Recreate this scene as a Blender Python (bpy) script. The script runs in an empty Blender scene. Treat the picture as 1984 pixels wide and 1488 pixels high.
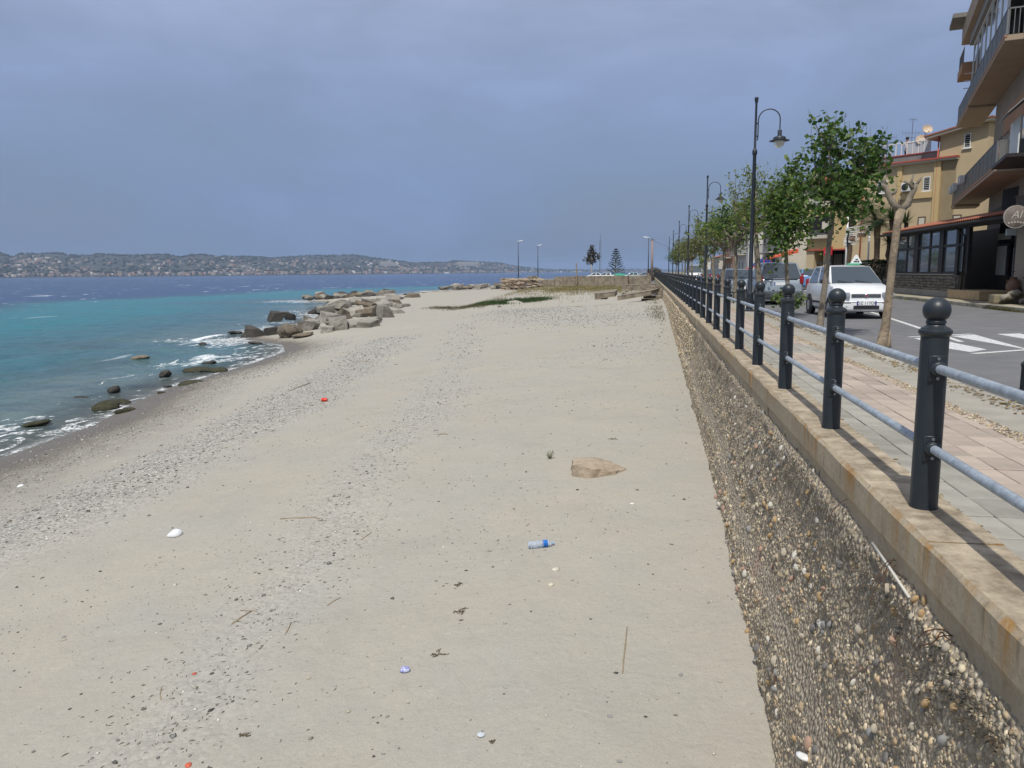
import bpy, bmesh, math, random
import numpy as np
from mathutils import Vector, Matrix
random.seed(7); rng = np.random.default_rng(7)
S = bpy.context.scene; COL = S.collection
PI = math.pi

# ---------------------------------------------------------------- camera
CAM_F, CAM_P, CAM_Y, CAM_R, CAM_H = 1500.5, 0.143366, 0.173497, -0.0087, 1.1716
_cy, _sy, _cp, _sp = math.cos(CAM_Y), math.sin(CAM_Y), math.cos(CAM_P), math.sin(CAM_P)
_fwd = np.array([-_sy*_cp, _cy*_cp, -_sp]); _rt = np.array([_cy, _sy, 0.0]); _up = np.cross(_rt, _fwd)
_cr, _sr = math.cos(CAM_R), math.sin(CAM_R)
CA, CB = _cr*_rt + _sr*_up, -_sr*_rt + _cr*_up
CC = _fwd
cam = bpy.data.cameras.new('camera'); camo = bpy.data.objects.new('camera', cam); COL.objects.link(camo)
cam.sensor_width = 36.0; cam.lens = CAM_F/1984*36.0; cam.clip_start = 0.05; cam.clip_end = 60000
M = Matrix(((CA[0], CB[0], -CC[0], 0), (CA[1], CB[1], -CC[1], 0), (CA[2], CB[2], -CC[2], CAM_H), (0, 0, 0, 1)))
camo.matrix_world = M
S.camera = camo

# ---------------------------------------------------------------- sky
SUN_ELEV, SUN_AZ = math.radians(60), math.radians(188)      # azimuth from +Y clockwise
W = bpy.data.worlds.new('World'); S.world = W; W.use_nodes = True
nt = W.node_tree; nt.nodes.clear()
def wn(t, **k):
    n = nt.nodes.new(t)
    for a, b in k.items(): setattr(n, a, b)
    return n
wo = wn('ShaderNodeOutputWorld'); bg = wn('ShaderNodeBackground'); bg.inputs['Strength'].default_value = 0.1
sky = wn('ShaderNodeTexSky', sky_type='NISHITA', sun_disc=False)
sky.sun_elevation = SUN_ELEV; sky.sun_rotation = SUN_AZ; sky.air_density = 1.3; sky.dust_density = 2.0
tc = wn('ShaderNodeTexCoord'); sx = wn('ShaderNodeSeparateXYZ'); nt.links.new(tc.outputs['Generated'], sx.inputs[0])
mp = wn('ShaderNodeMapping'); mp.inputs['Scale'].default_value = (1.6, 1.6, 4.2); nt.links.new(tc.outputs['Generated'], mp.inputs[0])
nz = wn('ShaderNodeTexNoise'); nz.inputs['Scale'].default_value = 1.7; nz.inputs['Detail'].default_value = 7; nz.inputs['Roughness'].default_value = .56
nz.inputs['Distortion'].default_value = .35
nt.links.new(mp.outputs[0], nz.inputs['Vector'])
elr = wn('ShaderNodeValToRGB')                      # overcast deck, thicker and darker low down
e = elr.color_ramp.elements; e[0].position = 0.0; e[0].color = (1.55, 2.25, 3.75, 1); e[1].position = .62; e[1].color = (4.8, 5.3, 6.6, 1)
k = elr.color_ramp.elements.new(.1); k.color = (1.85, 2.6, 4.35, 1)
k = elr.color_ramp.elements.new(.22); k.color = (2.55, 3.3, 5.3, 1)
k = elr.color_ramp.elements.new(.4); k.color = (3.9, 4.5, 6.1, 1)
nt.links.new(sx.outputs['Z'], elr.inputs[0])
tone = wn('ShaderNodeMapRange'); tone.inputs['From Min'].default_value = .3; tone.inputs['From Max'].default_value = .7
tone.inputs['To Min'].default_value = .84; tone.inputs['To Max'].default_value = 1.18; nt.links.new(nz.outputs['Fac'], tone.inputs[0])
mul = wn('ShaderNodeMixRGB', blend_type='MULTIPLY'); mul.inputs[0].default_value = 1
nt.links.new(elr.outputs[0], mul.inputs[1]); nt.links.new(tone.outputs[0], mul.inputs[2])
cov = wn('ShaderNodeMapRange'); cov.inputs['From Min'].default_value = .25; cov.inputs['From Max'].default_value = .6
cov.inputs['To Min'].default_value = .74; cov.inputs['To Max'].default_value = .95; nt.links.new(nz.outputs['Fac'], cov.inputs[0])
mx = wn('ShaderNodeMixRGB'); nt.links.new(cov.outputs[0], mx.inputs[0]); nt.links.new(sky.outputs[0], mx.inputs[1]); nt.links.new(mul.outputs[0], mx.inputs[2])
nt.links.new(mx.outputs[0], bg.inputs[0]); nt.links.new(bg.outputs[0], wo.inputs[0])

sl = bpy.data.lights.new('sun', 'SUN'); so = bpy.data.objects.new('sun', sl); COL.objects.link(so)
sl.energy = 4.0; sl.angle = math.radians(1.0); sl.color = (1.0, .965, .90)
so.location = (5, -20, 40)
SUN = Vector((math.cos(SUN_ELEV)*math.sin(SUN_AZ), math.cos(SUN_ELEV)*math.cos(SUN_AZ), math.sin(SUN_ELEV)))
so.rotation_euler = SUN.to_track_quat('Z', 'Y').to_euler()
S.view_settings.view_transform = 'Standard'; S.view_settings.look = 'None'
S.view_settings.exposure = 0.06; S.view_settings.gamma = 1.0; S.view_settings.use_curve_mapping = False
S.render.engine = 'CYCLES'
S.cycles.max_bounces = 6; S.cycles.transparent_max_bounces = 12

# ---------------------------------------------------------------- pixels to places
def ray(px, py): return CC + CA*(px-992)/CAM_F - CB*(py-744)/CAM_F
def onz(px, py, z):
    d = ray(px, py); t = (z-CAM_H)/d[2]; return Vector((t*d[0], t*d[1], z))
def ony(px, py, y):
    d = ray(px, py); t = y/d[1]; return Vector((t*d[0], y, CAM_H+t*d[2]))
def onx(px, py, x):
    d = ray(px, py); t = x/d[0]; return Vector((x, t*d[1], CAM_H+t*d[2]))
def onplane(px, py, p0, n):
    d = Vector(ray(px, py)); o = Vector((0, 0, CAM_H)); t = (Vector(p0)-o).dot(Vector(n))/d.dot(Vector(n)); return o+d*t

# ---------------------------------------------------------------- materials
MATS = {}
def mat(name, col, rough=.8, metal=0.0, var=None, bump=None, spec=.4, coat=0, emit=None, alpha=1, trans=0):
    """var: (scale, colour2[, detail]) mixes a second colour by noise; bump: (scale, strength[, distance])"""
    if name in MATS: return MATS[name]
    m = bpy.data.materials.new(name); m.use_nodes = True; t = m.node_tree; b = t.nodes['Principled BSDF']
    b.inputs['Base Color'].default_value = (*col, 1); b.inputs['Roughness'].default_value = rough
    b.inputs['Metallic'].default_value = metal; b.inputs['Specular IOR Level'].default_value = spec
    if coat: b.inputs['Coat Weight'].default_value = coat; b.inputs['Coat Roughness'].default_value = .08
    if trans: b.inputs['Transmission Weight'].default_value = trans
    if emit: b.inputs['Emission Color'].default_value = (*emit[:3], 1); b.inputs['Emission Strength'].default_value = emit[3]
    if alpha < 1: b.inputs['Alpha'].default_value = alpha
    c = t.nodes.new('ShaderNodeTexCoord')
    if var:
        n = t.nodes.new('ShaderNodeTexNoise'); n.inputs['Scale'].default_value = var[0]; n.inputs['Detail'].default_value = var[2] if len(var) > 2 else 5
        n.inputs['Roughness'].default_value = .65
        t.links.new(c.outputs['Object'], n.inputs['Vector'])
        r = t.nodes.new('ShaderNodeMapRange'); r.inputs['From Min'].default_value = .32; r.inputs['From Max'].default_value = .68
        t.links.new(n.outputs['Fac'], r.inputs[0])
        x = t.nodes.new('ShaderNodeMixRGB'); x.inputs[1].default_value = (*col, 1); x.inputs[2].default_value = (*var[1], 1)
        t.links.new(r.outputs[0], x.inputs[0]); t.links.new(x.outputs[0], b.inputs['Base Color'])
    if bump:
        n = t.nodes.new('ShaderNodeTexNoise'); n.inputs['Scale'].default_value = bump[0]; n.inputs['Detail'].default_value = 6; n.inputs['Roughness'].default_value = .65
        t.links.new(c.outputs['Object'], n.inputs['Vector'])
        u = t.nodes.new('ShaderNodeBump'); u.inputs['Strength'].default_value = bump[1]; u.inputs['Distance'].default_value = bump[2] if len(bump) > 2 else .02
        t.links.new(n.outputs['Fac'], u.inputs['Height']); t.links.new(u.outputs[0], b.inputs['Normal'])
    MATS[name] = m
    return m
def N(m, t, **k):
    n = m.node_tree.nodes.new(t)
    for a, b in k.items(): setattr(n, a, b)
    return n
def L(m, a, b): m.node_tree.links.new(a, b)
def attr_tint(m, amount=1.0, name='tint'):
    """multiply the base colour by a per-face tint attribute"""
    b = m.node_tree.nodes['Principled BSDF']; a = N(m, 'ShaderNodeAttribute', attribute_name=name)
    x = N(m, 'ShaderNodeMixRGB', blend_type='MULTIPLY'); x.inputs[0].default_value = amount
    s = b.inputs['Base Color']
    if s.links: L(m, s.links[0].from_socket, x.inputs[1])
    else: x.inputs[1].default_value = s.default_value
    L(m, a.outputs['Color'], x.inputs[2]); L(m, x.outputs[0], s)
    return m
def obj_tint(m, lo=.75, hi=1.15):
    """per-object random value so that look-alike pieces differ"""
    b = m.node_tree.nodes['Principled BSDF']; o = N(m, 'ShaderNodeObjectInfo')
    r = N(m, 'ShaderNodeMapRange'); r.inputs['To Min'].default_value = lo; r.inputs['To Max'].default_value = hi
    L(m, o.outputs['Random'], r.inputs[0])
    x = N(m, 'ShaderNodeMixRGB', blend_type='MULTIPLY'); x.inputs[0].default_value = 1
    s = b.inputs['Base Color']
    if s.links: L(m, s.links[0].from_socket, x.inputs[1])
    else: x.inputs[1].default_value = s.default_value
    L(m, r.outputs[0], x.inputs[2]); L(m, x.outputs[0], s)
    return m

# ---------------------------------------------------------------- mesh helpers
class MB:
    def __init__(s): s.v = []; s.f = []
    def add(s, vs, fs):
        o = len(s.v); s.v += [tuple(p) for p in vs]; s.f += [tuple(i+o for i in q) for q in fs]; return s
    def box(s, c, d, rz=0, m=None):
        x, y, z = d[0]/2, d[1]/2, d[2]/2
        vs = [Vector(p) for p in ((-x,-y,-z),(x,-y,-z),(x,y,-z),(-x,y,-z),(-x,-y,z),(x,-y,z),(x,y,z),(-x,y,z))]
        R_ = Matrix.Rotation(rz, 3, 'Z') if m is None else m
        return s.add([Vector(c)+R_@p for p in vs], [(0,3,2,1),(4,5,6,7),(0,1,5,4),(1,2,6,5),(2,3,7,6),(3,0,4,7)])
    def hexa(s, p):   # eight corners, bottom ring then top ring, both anticlockwise seen from above
        return s.add(p, [(0,3,2,1),(4,5,6,7),(0,1,5,4),(1,2,6,5),(2,3,7,6),(3,0,4,7)])
    def bar(s, a, b, w, h=None):
        a, b = Vector(a), Vector(b); d = (b-a); l = d.length
        q = d.to_track_quat('Y', 'Z').to_matrix()
        return s.box((a+b)/2, (w, l, h or w), m=q)
    def tube(s, pts, r, n=8, cap=True):
        pts = [Vector(p) for p in pts]; k = len(pts); rr = r if isinstance(r, (list, tuple)) else [r]*k
        o = len(s.v); prev = None
        for i, p in enumerate(pts):
            d = (pts[min(i+1, k-1)]-pts[max(i-1, 0)]).normalized()
            if prev is None:
                a = d.orthogonal().normalized()
            else:
                a = (prev-d*prev.dot(d)).normalized()
            prev = a; b = d.cross(a)
            for j in range(n):
                t = 2*PI*j/n; s.v.append(tuple(p+(a*math.cos(t)+b*math.sin(t))*rr[i]))
        for i in range(k-1):
            for j in range(n):
                s.f.append((o+i*n+j, o+i*n+(j+1)%n, o+(i+1)*n+(j+1)%n, o+(i+1)*n+j))
        if cap:
            s.f.append(tuple(o+j for j in range(n))[::-1]); s.f.append(tuple(o+(k-1)*n+j for j in range(n)))
        return s
    def lathe(s, prof, n=20, c=(0,0,0), m=None):
        o = len(s.v); k = len(prof); c = Vector(c)
        for r, z in prof:
            for j in range(n):
                t = 2*PI*j/n; p = Vector((r*math.cos(t), r*math.sin(t), z)); s.v.append(tuple(c+(m@p if m else p)))
        for i in range(k-1):
            for j in range(n):
                s.f.append((o+i*n+j, o+i*n+(j+1)%n, o+(i+1)*n+(j+1)%n, o+(i+1)*n+j))
        s.f.append(tuple(o+j for j in range(n))[::-1]); s.f.append(tuple(o+(k-1)*n+j for j in range(n)))
        return s
    def prism(s, poly, axis_a, axis_b, origin, depth):   # poly in (a,b), extruded along a x b by depth
        A, B, O = Vector(axis_a), Vector(axis_b), Vector(origin); D = A.cross(B).normalized()*depth; n = len(poly)
        f = [O+A*p[0]+B*p[1] for p in poly]
        vs = f+[p+D for p in f]
        fs = [tuple(range(n))[::-1], tuple(range(n, 2*n))]+[(i, (i+1)%n, n+(i+1)%n, n+i) for i in range(n)]
        return s.add(vs, fs)
    def mesh(s, name, bevel=0, smooth=False, seg=2):
        me = bpy.data.meshes.new(name); me.from_pydata(s.v, [], s.f); me.validate(); me.update()
        if bevel:
            b = bmesh.new(); b.from_mesh(me)
            bmesh.ops.remove_doubles(b, verts=b.verts, dist=1e-5)
            ed = [q for q in b.edges if len(q.link_faces) == 2 and q.calc_face_angle(0) > .5]
            bmesh.ops.bevel(b, geom=ed, offset=bevel, segments=seg, profile=.6, affect='EDGES', clamp_overlap=True)
            b.to_mesh(me); b.free()
        if smooth: shade(me, smooth)
        return me
    def build(s, name, material, parent=None, bevel=0, smooth=False, loc=None, seg=2):
        return link(name, s.mesh(name, bevel, smooth, seg), material, parent, loc)
def shade(me, smooth):
    me.polygons.foreach_set('use_smooth', [True]*len(me.polygons))
    if smooth is not True:
        b = bmesh.new(); b.from_mesh(me)
        for q in b.edges:
            if len(q.link_faces) == 2 and q.calc_face_angle(0) > smooth: q.smooth = False
        b.to_mesh(me); b.free()
def link(name, me, material=None, parent=None, loc=None):
    o = bpy.data.objects.new(name, me); COL.objects.link(o)
    if material is not None:
        if not me.materials: me.materials.append(material)
    if parent is not None: o.parent = parent
    if loc is not None: o.location = loc
    return o
def tag(o, label=None, cat=None, group=None, kind=None):
    if label: o['label'] = label
    if cat: o['category'] = cat
    if group: o['group'] = group
    if kind: o['kind'] = kind
    return o
def thing(name, label, cat, loc=(0,0,0), rz=0, group=None):
    o = bpy.data.objects.new(name, None); o.empty_display_size = .2; COL.objects.link(o)
    o.location = loc; o.rotation_euler = (0, 0, rz)
    return tag(o, label, cat, group)
def copy_tree(o, parent=None, loc=None, rz=None, label=None, scale=None, group=None):
    c = o.copy(); COL.objects.link(c); c.parent = parent
    if loc is not None: c.location = loc
    if rz is not None: c.rotation_euler = (0, 0, rz)
    if scale is not None: c.scale = scale if isinstance(scale, (tuple, list)) else (scale,)*3
    if label: c['label'] = label
    if group: c['group'] = group
    for ch in list(KIDS.get(o.name, []) or o.children): copy_tree(ch, c)
    return c
KIDS = {}
def np_mesh(name, v, tris, material, smooth=False, tint=None):
    """big triangle/quad mesh from numpy arrays; tint: one rgb per face"""
    me = bpy.data.meshes.new(name); v = np.asarray(v, np.float32); tris = np.asarray(tris, np.int32); nf, k = tris.shape
    me.vertices.add(len(v)); me.vertices.foreach_set('co', v.ravel())
    me.loops.add(nf*k); me.loops.foreach_set('vertex_index', tris.ravel())
    me.polygons.add(nf); me.polygons.foreach_set('loop_start', np.arange(0, nf*k, k, dtype=np.int32))
    if smooth: me.polygons.foreach_set('use_smooth', np.ones(nf, bool))
    if tint is not None:
        a = me.attributes.new('tint', 'FLOAT_COLOR', 'FACE'); c = np.ones((nf, 4), np.float32); c[:, :3] = tint; a.data.foreach_set('color', c.ravel())
    me.update(); me.validate(); me.materials.append(material)
    return me
def ico(sub=1):
    b = bmesh.new(); bmesh.ops.create_icosphere(b, subdivisions=sub, radius=1)
    v = np.array([p.co[:] for p in b.verts]); f = np.array([[q.index for q in p.verts] for p in b.faces]); b.free(); return v, f
ICO1 = ico(1); ICO2 = ico(2); ICO3 = ico(3)
OCT = (np.array([(1,0,0),(-1,0,0),(0,1,0),(0,-1,0),(0,0,1),(0,0,-1)], float), np.array([(0,2,4),(2,1,4),(1,3,4),(3,0,4),(2,0,5),(1,2,5),(3,1,5),(0,3,5)]))
def scatter_mesh(name, base, pos, size, flat, material, cols, tilt=.25, smooth=True, jitter=.18, normal=None):
    """many pebbles in one mesh: base shape squashed, turned and tinted one by one"""
    bv, bf = base; n = len(pos); k = len(bv)
    V = np.repeat(bv[None], n, 0)*(1+rng.normal(0, jitter, (n, k, 1)))
    V[:, :, 0] *= rng.uniform(.75, 1.35, (n, 1)); V[:, :, 2] *= flat*rng.uniform(.8, 1.2, (n, 1))
    a = rng.uniform(0, 2*PI, n); c, s = np.cos(a)[:, None], np.sin(a)[:, None]
    x, y, z = V[:, :, 0].copy(), V[:, :, 1].copy(), V[:, :, 2].copy()
    X, Y = x*c-y*s, x*s+y*c
    t = rng.normal(0, tilt, n); ct, st = np.cos(t)[:, None], np.sin(t)[:, None]
    Y, Z = Y*ct-z*st, Y*st+z*ct
    P = np.stack([X, Y, Z], 2)*np.asarray(size)[:, None, None]
    if normal is not None:                     # turn local z to a given normal
        nz_ = Vector(normal).normalized(); q = np.array(nz_.to_track_quat('Z', 'Y').to_matrix()); P = P@q.T
    P = P+np.asarray(pos)[:, None, :]
    F = bf[None]+(np.arange(n)*k)[:, None, None]
    return np_mesh(name, P.reshape(-1, 3), F.reshape(-1, 3), material, smooth, np.repeat(cols, len(bf), 0))

def fbm(x, y, seed=0, octs=4, f0=1.0):
    """cheap smooth noise from sums of rotated sines"""
    r = np.random.default_rng(seed); out = np.zeros(np.broadcast(x, y).shape); a = 1.0; f = f0
    for o in range(octs):
        for k_ in range(3):
            th = r.uniform(0, 2*PI); ph = r.uniform(0, 2*PI, 2); ff = f*r.uniform(.7, 1.4)
            u = x*math.cos(th)+y*math.sin(th); w = -x*math.sin(th)+y*math.cos(th)
            out += a/3*np.sin(u*ff+ph[0]+1.3*np.sin(w*ff*.7+ph[1]))
        a *= .5; f *= 2.1
    return out
# ================================================================ terrain
SEA = -3.6
_WL = np.array([(-40,-9.5),(0,-14.5),(10,-15.8),(17,-16.8),(22,-17.6),(26,-19.1),(30,-20.2),(36,-20.8),(40,-21.3),(45,-22.3),(49,-24.5),(53,-29.5),(58,-30.5),(66,-31.5),(80,-36),(95,-41.5),(103,-44.4),(119,-49.2),(126,-54),(130,-61),(136,-60),(142,-53),(160,-54),(200,-57),(225,-50),(243,-30),(255,-6),(262,3)], float)
def Xw(y): return np.interp(y, _WL[:, 0], _WL[:, 1])
_ZW = np.array([(-40,-2.7),(0,-2.45),(5,-2.24),(8,-2.05),(10.6,-1.86),(14.5,-1.73),(20.7,-1.6),(32,-1.42),(44,-1.12),(60,-1.05),(80,-1.15),(100,-1.0),(130,-.9),(200,-.8),(262,-.9)], float)
def Zw(y): return np.interp(y, _ZW[:, 0], _ZW[:, 1])
XB = 1.0
def sandz(x, y, rough=True):
    x = np.asarray(x, float); y = np.asarray(y, float)
    xw = Xw(y); u = np.clip((x-xw)/np.maximum(XB-xw, 1.), -2, 1.3); up = np.clip(u, 0, 1)
    kf = np.clip((y-38)/40, 0, 1); kf = kf*kf*(3-2*kf)
    sh = (1-kf)*(1-(1-up)**1.5)+kf*(.20*np.clip(up*6, 0, 1)+.22*up+.58*up**5)
    z = SEA+(Zw(y)-SEA)*sh
    d = np.maximum(xw-x, 0); z = np.where(u < 0, SEA-np.minimum(.1*d, 5), z)
    sm = lambda t: np.clip(t, 0, 1)**2*(3-2*np.clip(t, 0, 1))
    kb = sm((x+23+.05*(y-100))/9)*sm((y-60)/34)*(x > xw); z = z+kb*np.maximum(-1.12+.12*sm((y-90)/20)-z, 0)
    # low mound of stony ground beside the wall, some way off
    z = z+.28*np.exp(-((x+4.5)/6.5)**2-((y-52)/11)**2)+.25*np.exp(-((x+9)/5)**2-((y-62)/7)**2)
    # gentle berm line above the gravel
    dd = x-xw; z = z+.10*np.exp(-((dd-6.5)/1.6)**2)*np.clip((60-y)/20, 0, 1)
    if rough:
        z = z+.05*fbm(x, y, 3, 3, .45)*np.clip(dd/6, 0, 1)+.018*fbm(x, y, 6, 3, 2.2)*np.clip(dd/5, 0, 1)+.006*fbm(x, y, 5, 2, 7.)*np.clip(dd/3, 0, 1)
    return z
def on_sand(px, py):
    d = ray(px, py); t = 1.0
    lo, hi = .5, 600.
    ts = np.geomspace(.5, 600, 3000); P = d[None]*ts[:, None]; P[:, 2] += CAM_H
    b = np.nonzero(P[:, 2] < sandz(P[:, 0], P[:, 1]))[0]
    i = b[0] if len(b) else len(ts)-1
    lo, hi = ts[max(i-1, 0)], ts[i]
    for _ in range(25):
        m = (lo+hi)/2; p = d*m
        if p[2]+CAM_H < sandz(p[0], p[1]): hi = m
        else: lo = m
    p = d*hi
    return Vector((p[0], p[1], p[2]+CAM_H))
def px_size(p):                     # metres per photo pixel at a place
    return float(np.dot(np.array(p)-np.array([0, 0, CAM_H]), CC))/CAM_F

def polyline_world(pts): return np.array([on_sand(*p)[:2] for p in pts])
GA = polyline_world([(-250,1150),(0,1030),(150,970),(300,900),(450,830),(560,780),(640,735),(700,700),(760,655)])
GB = polyline_world([(905,625),(885,690),(850,760),(790,830),(720,900),(680,960),(600,1080),(500,1200),(420,1300),(330,1400),(250,1480)])
GC = polyline_world([(1010,600),(1090,615),(1170,620),(1260,610)])
GD = polyline_world([(1180,690),(1215,670),(1270,650)])
GE = polyline_world([(760,600),(860,596),(960,590),(1060,578)])
def dist_poly(x, y, P):
    x = np.asarray(x, float); y = np.asarray(y, float); best = np.full(np.broadcast(x, y).shape, 1e9)
    for i in range(len(P)-1):
        a, b = P[i], P[i+1]; ab = b-a; t = np.clip(((x-a[0])*ab[0]+(y-a[1])*ab[1])/(ab@ab+1e-9), 0, 1)
        best = np.minimum(best, np.hypot(x-a[0]-t*ab[0], y-a[1]-t*ab[1]))
    return best
def gravel(x, y):
    n = fbm(x, y, 11, 3, .8)
    ga = np.clip(1.5-dist_poly(x, y, GA)/1.3+.3*n, 0, 1)
    gb = .42*np.clip(1.1-dist_poly(x, y, GB)/(.75+.012*y)+.5*n, 0, 1)
    gc = .75*np.clip(1.2-dist_poly(x, y, GC)/4.5+.3*n, 0, 1)
    gd = .35*np.clip(1.1-dist_poly(x, y, GD)/2.2+.4*n, 0, 1)
    dd = x-Xw(y); ge = .8*np.clip(1.35-np.abs(dd-2.6)/2.0+.35*n, 0, 1)*np.clip((52-y)/10, 0, 1)
    return np.maximum.reduce([ga, gb, gc, gd, ge])
def wetness(x, y):
    dd = x-Xw(y)+.35*fbm(x, y, 21, 2, .35)
    return np.clip(1.25-dd/np.interp(y, [10, 25, 45, 60], [6.0, 4.6, 3.8, 2.4]), 0, 1)

# ---- sand sheet
def axis(parts):
    out = []
    for a, b, n in parts: out += list(np.linspace(a, b, n, endpoint=False))
    return np.array(out+[parts[-1][1]])
gx = axis([(-90,-34,60),(-34,-14,90),(-14,1.35,150)])
gy = axis([(-20,3,20),(3,26,200),(26,60,150),(60,140,120),(140,266,80)])
GX, GY = np.meshgrid(gx, gy); GZ = sandz(GX, GY)
nx, ny = len(gx), len(gy)
idx = np.arange(nx*ny).reshape(ny, nx)
quads = np.stack([idx[:-1, :-1], idx[:-1, 1:], idx[1:, 1:], idx[1:, :-1]], -1).reshape(-1, 4)
sand_m = mat('sand', (.40,.365,.30), .92, spec=.2)
me = np_mesh('sand_beach', np.stack([GX, GY, GZ], -1).reshape(-1, 3), quads, sand_m, True)
for nm, arr in (('wet', wetness(GX, GY)), ('grav', gravel(GX, GY)), ('shoal', np.clip((SEA-GZ)/3, 0, 1))):
    a = me.attributes.new(nm, 'FLOAT', 'POINT'); a.data.foreach_set('value', arr.ravel().astype(np.float32))
tag(link('sand_beach', me), kind='structure')
b = sand_m.node_tree.nodes['Principled BSDF']
tcn = N(sand_m, 'ShaderNodeTexCoord')
def noise(m, vec, scale, detail=4, rough=.6, dist=0):
    n = N(m, 'ShaderNodeTexNoise'); n.inputs['Scale'].default_value = scale; n.inputs['Detail'].default_value = detail
    n.inputs['Roughness'].default_value = rough; n.inputs['Distortion'].default_value = dist
    if vec is not None: L(m, vec, n.inputs['Vector'])
    return n
def rng_(m, s, a, b_, c=0, d=1):
    r = N(m, 'ShaderNodeMapRange'); r.inputs['From Min'].default_value = a; r.inputs['From Max'].default_value = b_
    r.inputs['To Min'].default_value = c; r.inputs['To Max'].default_value = d; L(m, s, r.inputs[0]); return r.outputs[0]
def mixc(m, f, a, b_, mode='MIX'):
    x = N(m, 'ShaderNodeMixRGB', blend_type=mode)
    for i, s in ((0, f), (1, a), (2, b_)):
        if isinstance(s, (int, float)): x.inputs[i].default_value = s
        elif isinstance(s, tuple): x.inputs[i].default_value = (*s, 1)
        else: L(m, s, x.inputs[i])
    return x.outputs[0]
def math_(m, op, a, b_=None, clamp=False):
    x = N(m, 'ShaderNodeMath', operation=op); x.use_clamp = clamp
    for i, s in ((0, a), (1, b_)):
        if s is None: continue
        if isinstance(s, (int, float)): x.inputs[i].default_value = s
        else: L(m, s, x.inputs[i])
    return x.outputs[0]
def attr(m, name): return N(m, 'ShaderNodeAttribute', attribute_name=name).outputs['Fac']
def bump(m, h, strength, dist, nrm=None):
    u = N(m, 'ShaderNodeBump'); u.inputs['Strength'].default_value = strength; u.inputs['Distance'].default_value = dist
    L(m, h, u.inputs['Height'])
    if nrm is not None: L(m, nrm, u.inputs['Normal'])
    return u.outputs[0]
ob = tcn.outputs['Object']
grain = noise(sand_m, ob, 90, 3, .7).outputs['Fac']
grain2 = noise(sand_m, ob, 22, 5, .75).outputs['Fac']
big = noise(sand_m, ob, .6, 7, .68).outputs['Fac']
c = mixc(sand_m, rng_(sand_m, big, .35, .65), (.39,.355,.287), (.355,.34,.295))
c = mixc(sand_m, rng_(sand_m, grain, .3, .7, 0, .55), c, (.235,.218,.188), 'MIX')
c = mixc(sand_m, rng_(sand_m, grain2, .56, .74, 0, .38), c, (.17,.155,.13))
patch = noise(sand_m, ob, .85, 8, .72, .6).outputs['Fac']
c = mixc(sand_m, rng_(sand_m, patch, .5, .68, 0, .32), c, (.27,.25,.215))
mid_ = noise(sand_m, ob, 9, 6, .78).outputs['Fac']
c = mixc(sand_m, rng_(sand_m, mid_, .55, .72, 0, .35), c, (.25,.235,.20))
c = mixc(sand_m, rng_(sand_m, mid_, .42, .28, 0, .3), c, (.52,.49,.42))
spk = noise(sand_m, ob, 140, 2, .8).outputs['Fac']
c = mixc(sand_m, rng_(sand_m, spk, .68, .74, 0, .5), c, (.62,.59,.53))
# gravel: mottled stones painted under the real pebbles
vor = N(sand_m, 'ShaderNodeTexVoronoi'); vor.inputs['Scale'].default_value = 26; L(sand_m, ob, vor.inputs['Vector'])
hue = N(sand_m, 'ShaderNodeSeparateColor'); L(sand_m, vor.outputs['Color'], hue.inputs[0])
gcol = mixc(sand_m, hue.outputs[0], (.16,.155,.148), (.47,.45,.40))
gm = math_(sand_m, 'MULTIPLY', attr(sand_m, 'grav'), rng_(sand_m, grain2, .36, .56, .35, 1), True)
c = mixc(sand_m, math_(sand_m, 'MULTIPLY', gm, .95), c, gcol)
wet = attr(sand_m, 'wet')
wn_ = math_(sand_m, 'ADD', wet, rng_(sand_m, noise(sand_m, ob, 1.3, 5, .7).outputs['Fac'], .3, .7, -.3, .3), True)
wn_ = math_(sand_m, 'MULTIPLY', wn_, wet, True)
c = mixc(sand_m, math_(sand_m, 'MULTIPLY', wn_, .95), c, (.125,.105,.078))
soak = rng_(sand_m, wet, .78, 1.0)
c = mixc(sand_m, math_(sand_m, 'MULTIPLY', soak, .6), c, (.115,.108,.098))
L(sand_m, c, b.inputs['Base Color'])
L(sand_m, rng_(sand_m, wet, .8, 1.1, .92, .38), b.inputs['Roughness'])
rip = N(sand_m, 'ShaderNodeTexWave', bands_direction='Y'); rip.inputs['Scale'].default_value = 2.2; rip.inputs['Distortion'].default_value = 14
rip.inputs['Detail'].default_value = 3; rip.inputs['Detail Scale'].default_value = 1.4; L(sand_m, ob, rip.inputs['Vector'])
n1 = bump(sand_m, rip.outputs['Fac'], .05, .02)
n1 = bump(sand_m, noise(sand_m, ob, 4.2, 6, .62, .5).outputs['Fac'], .42, .06, n1)
n1 = bump(sand_m, grain2, .42, .02, n1); n1 = bump(sand_m, grain, .3, .006, n1)
gb_ = math_(sand_m, 'MULTIPLY', vor.outputs['Distance'], gm)
n1 = bump(sand_m, math_(sand_m, 'SUBTRACT', 1.0, gb_), .55, .03, n1)
L(sand_m, n1, b.inputs['Normal'])

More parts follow.
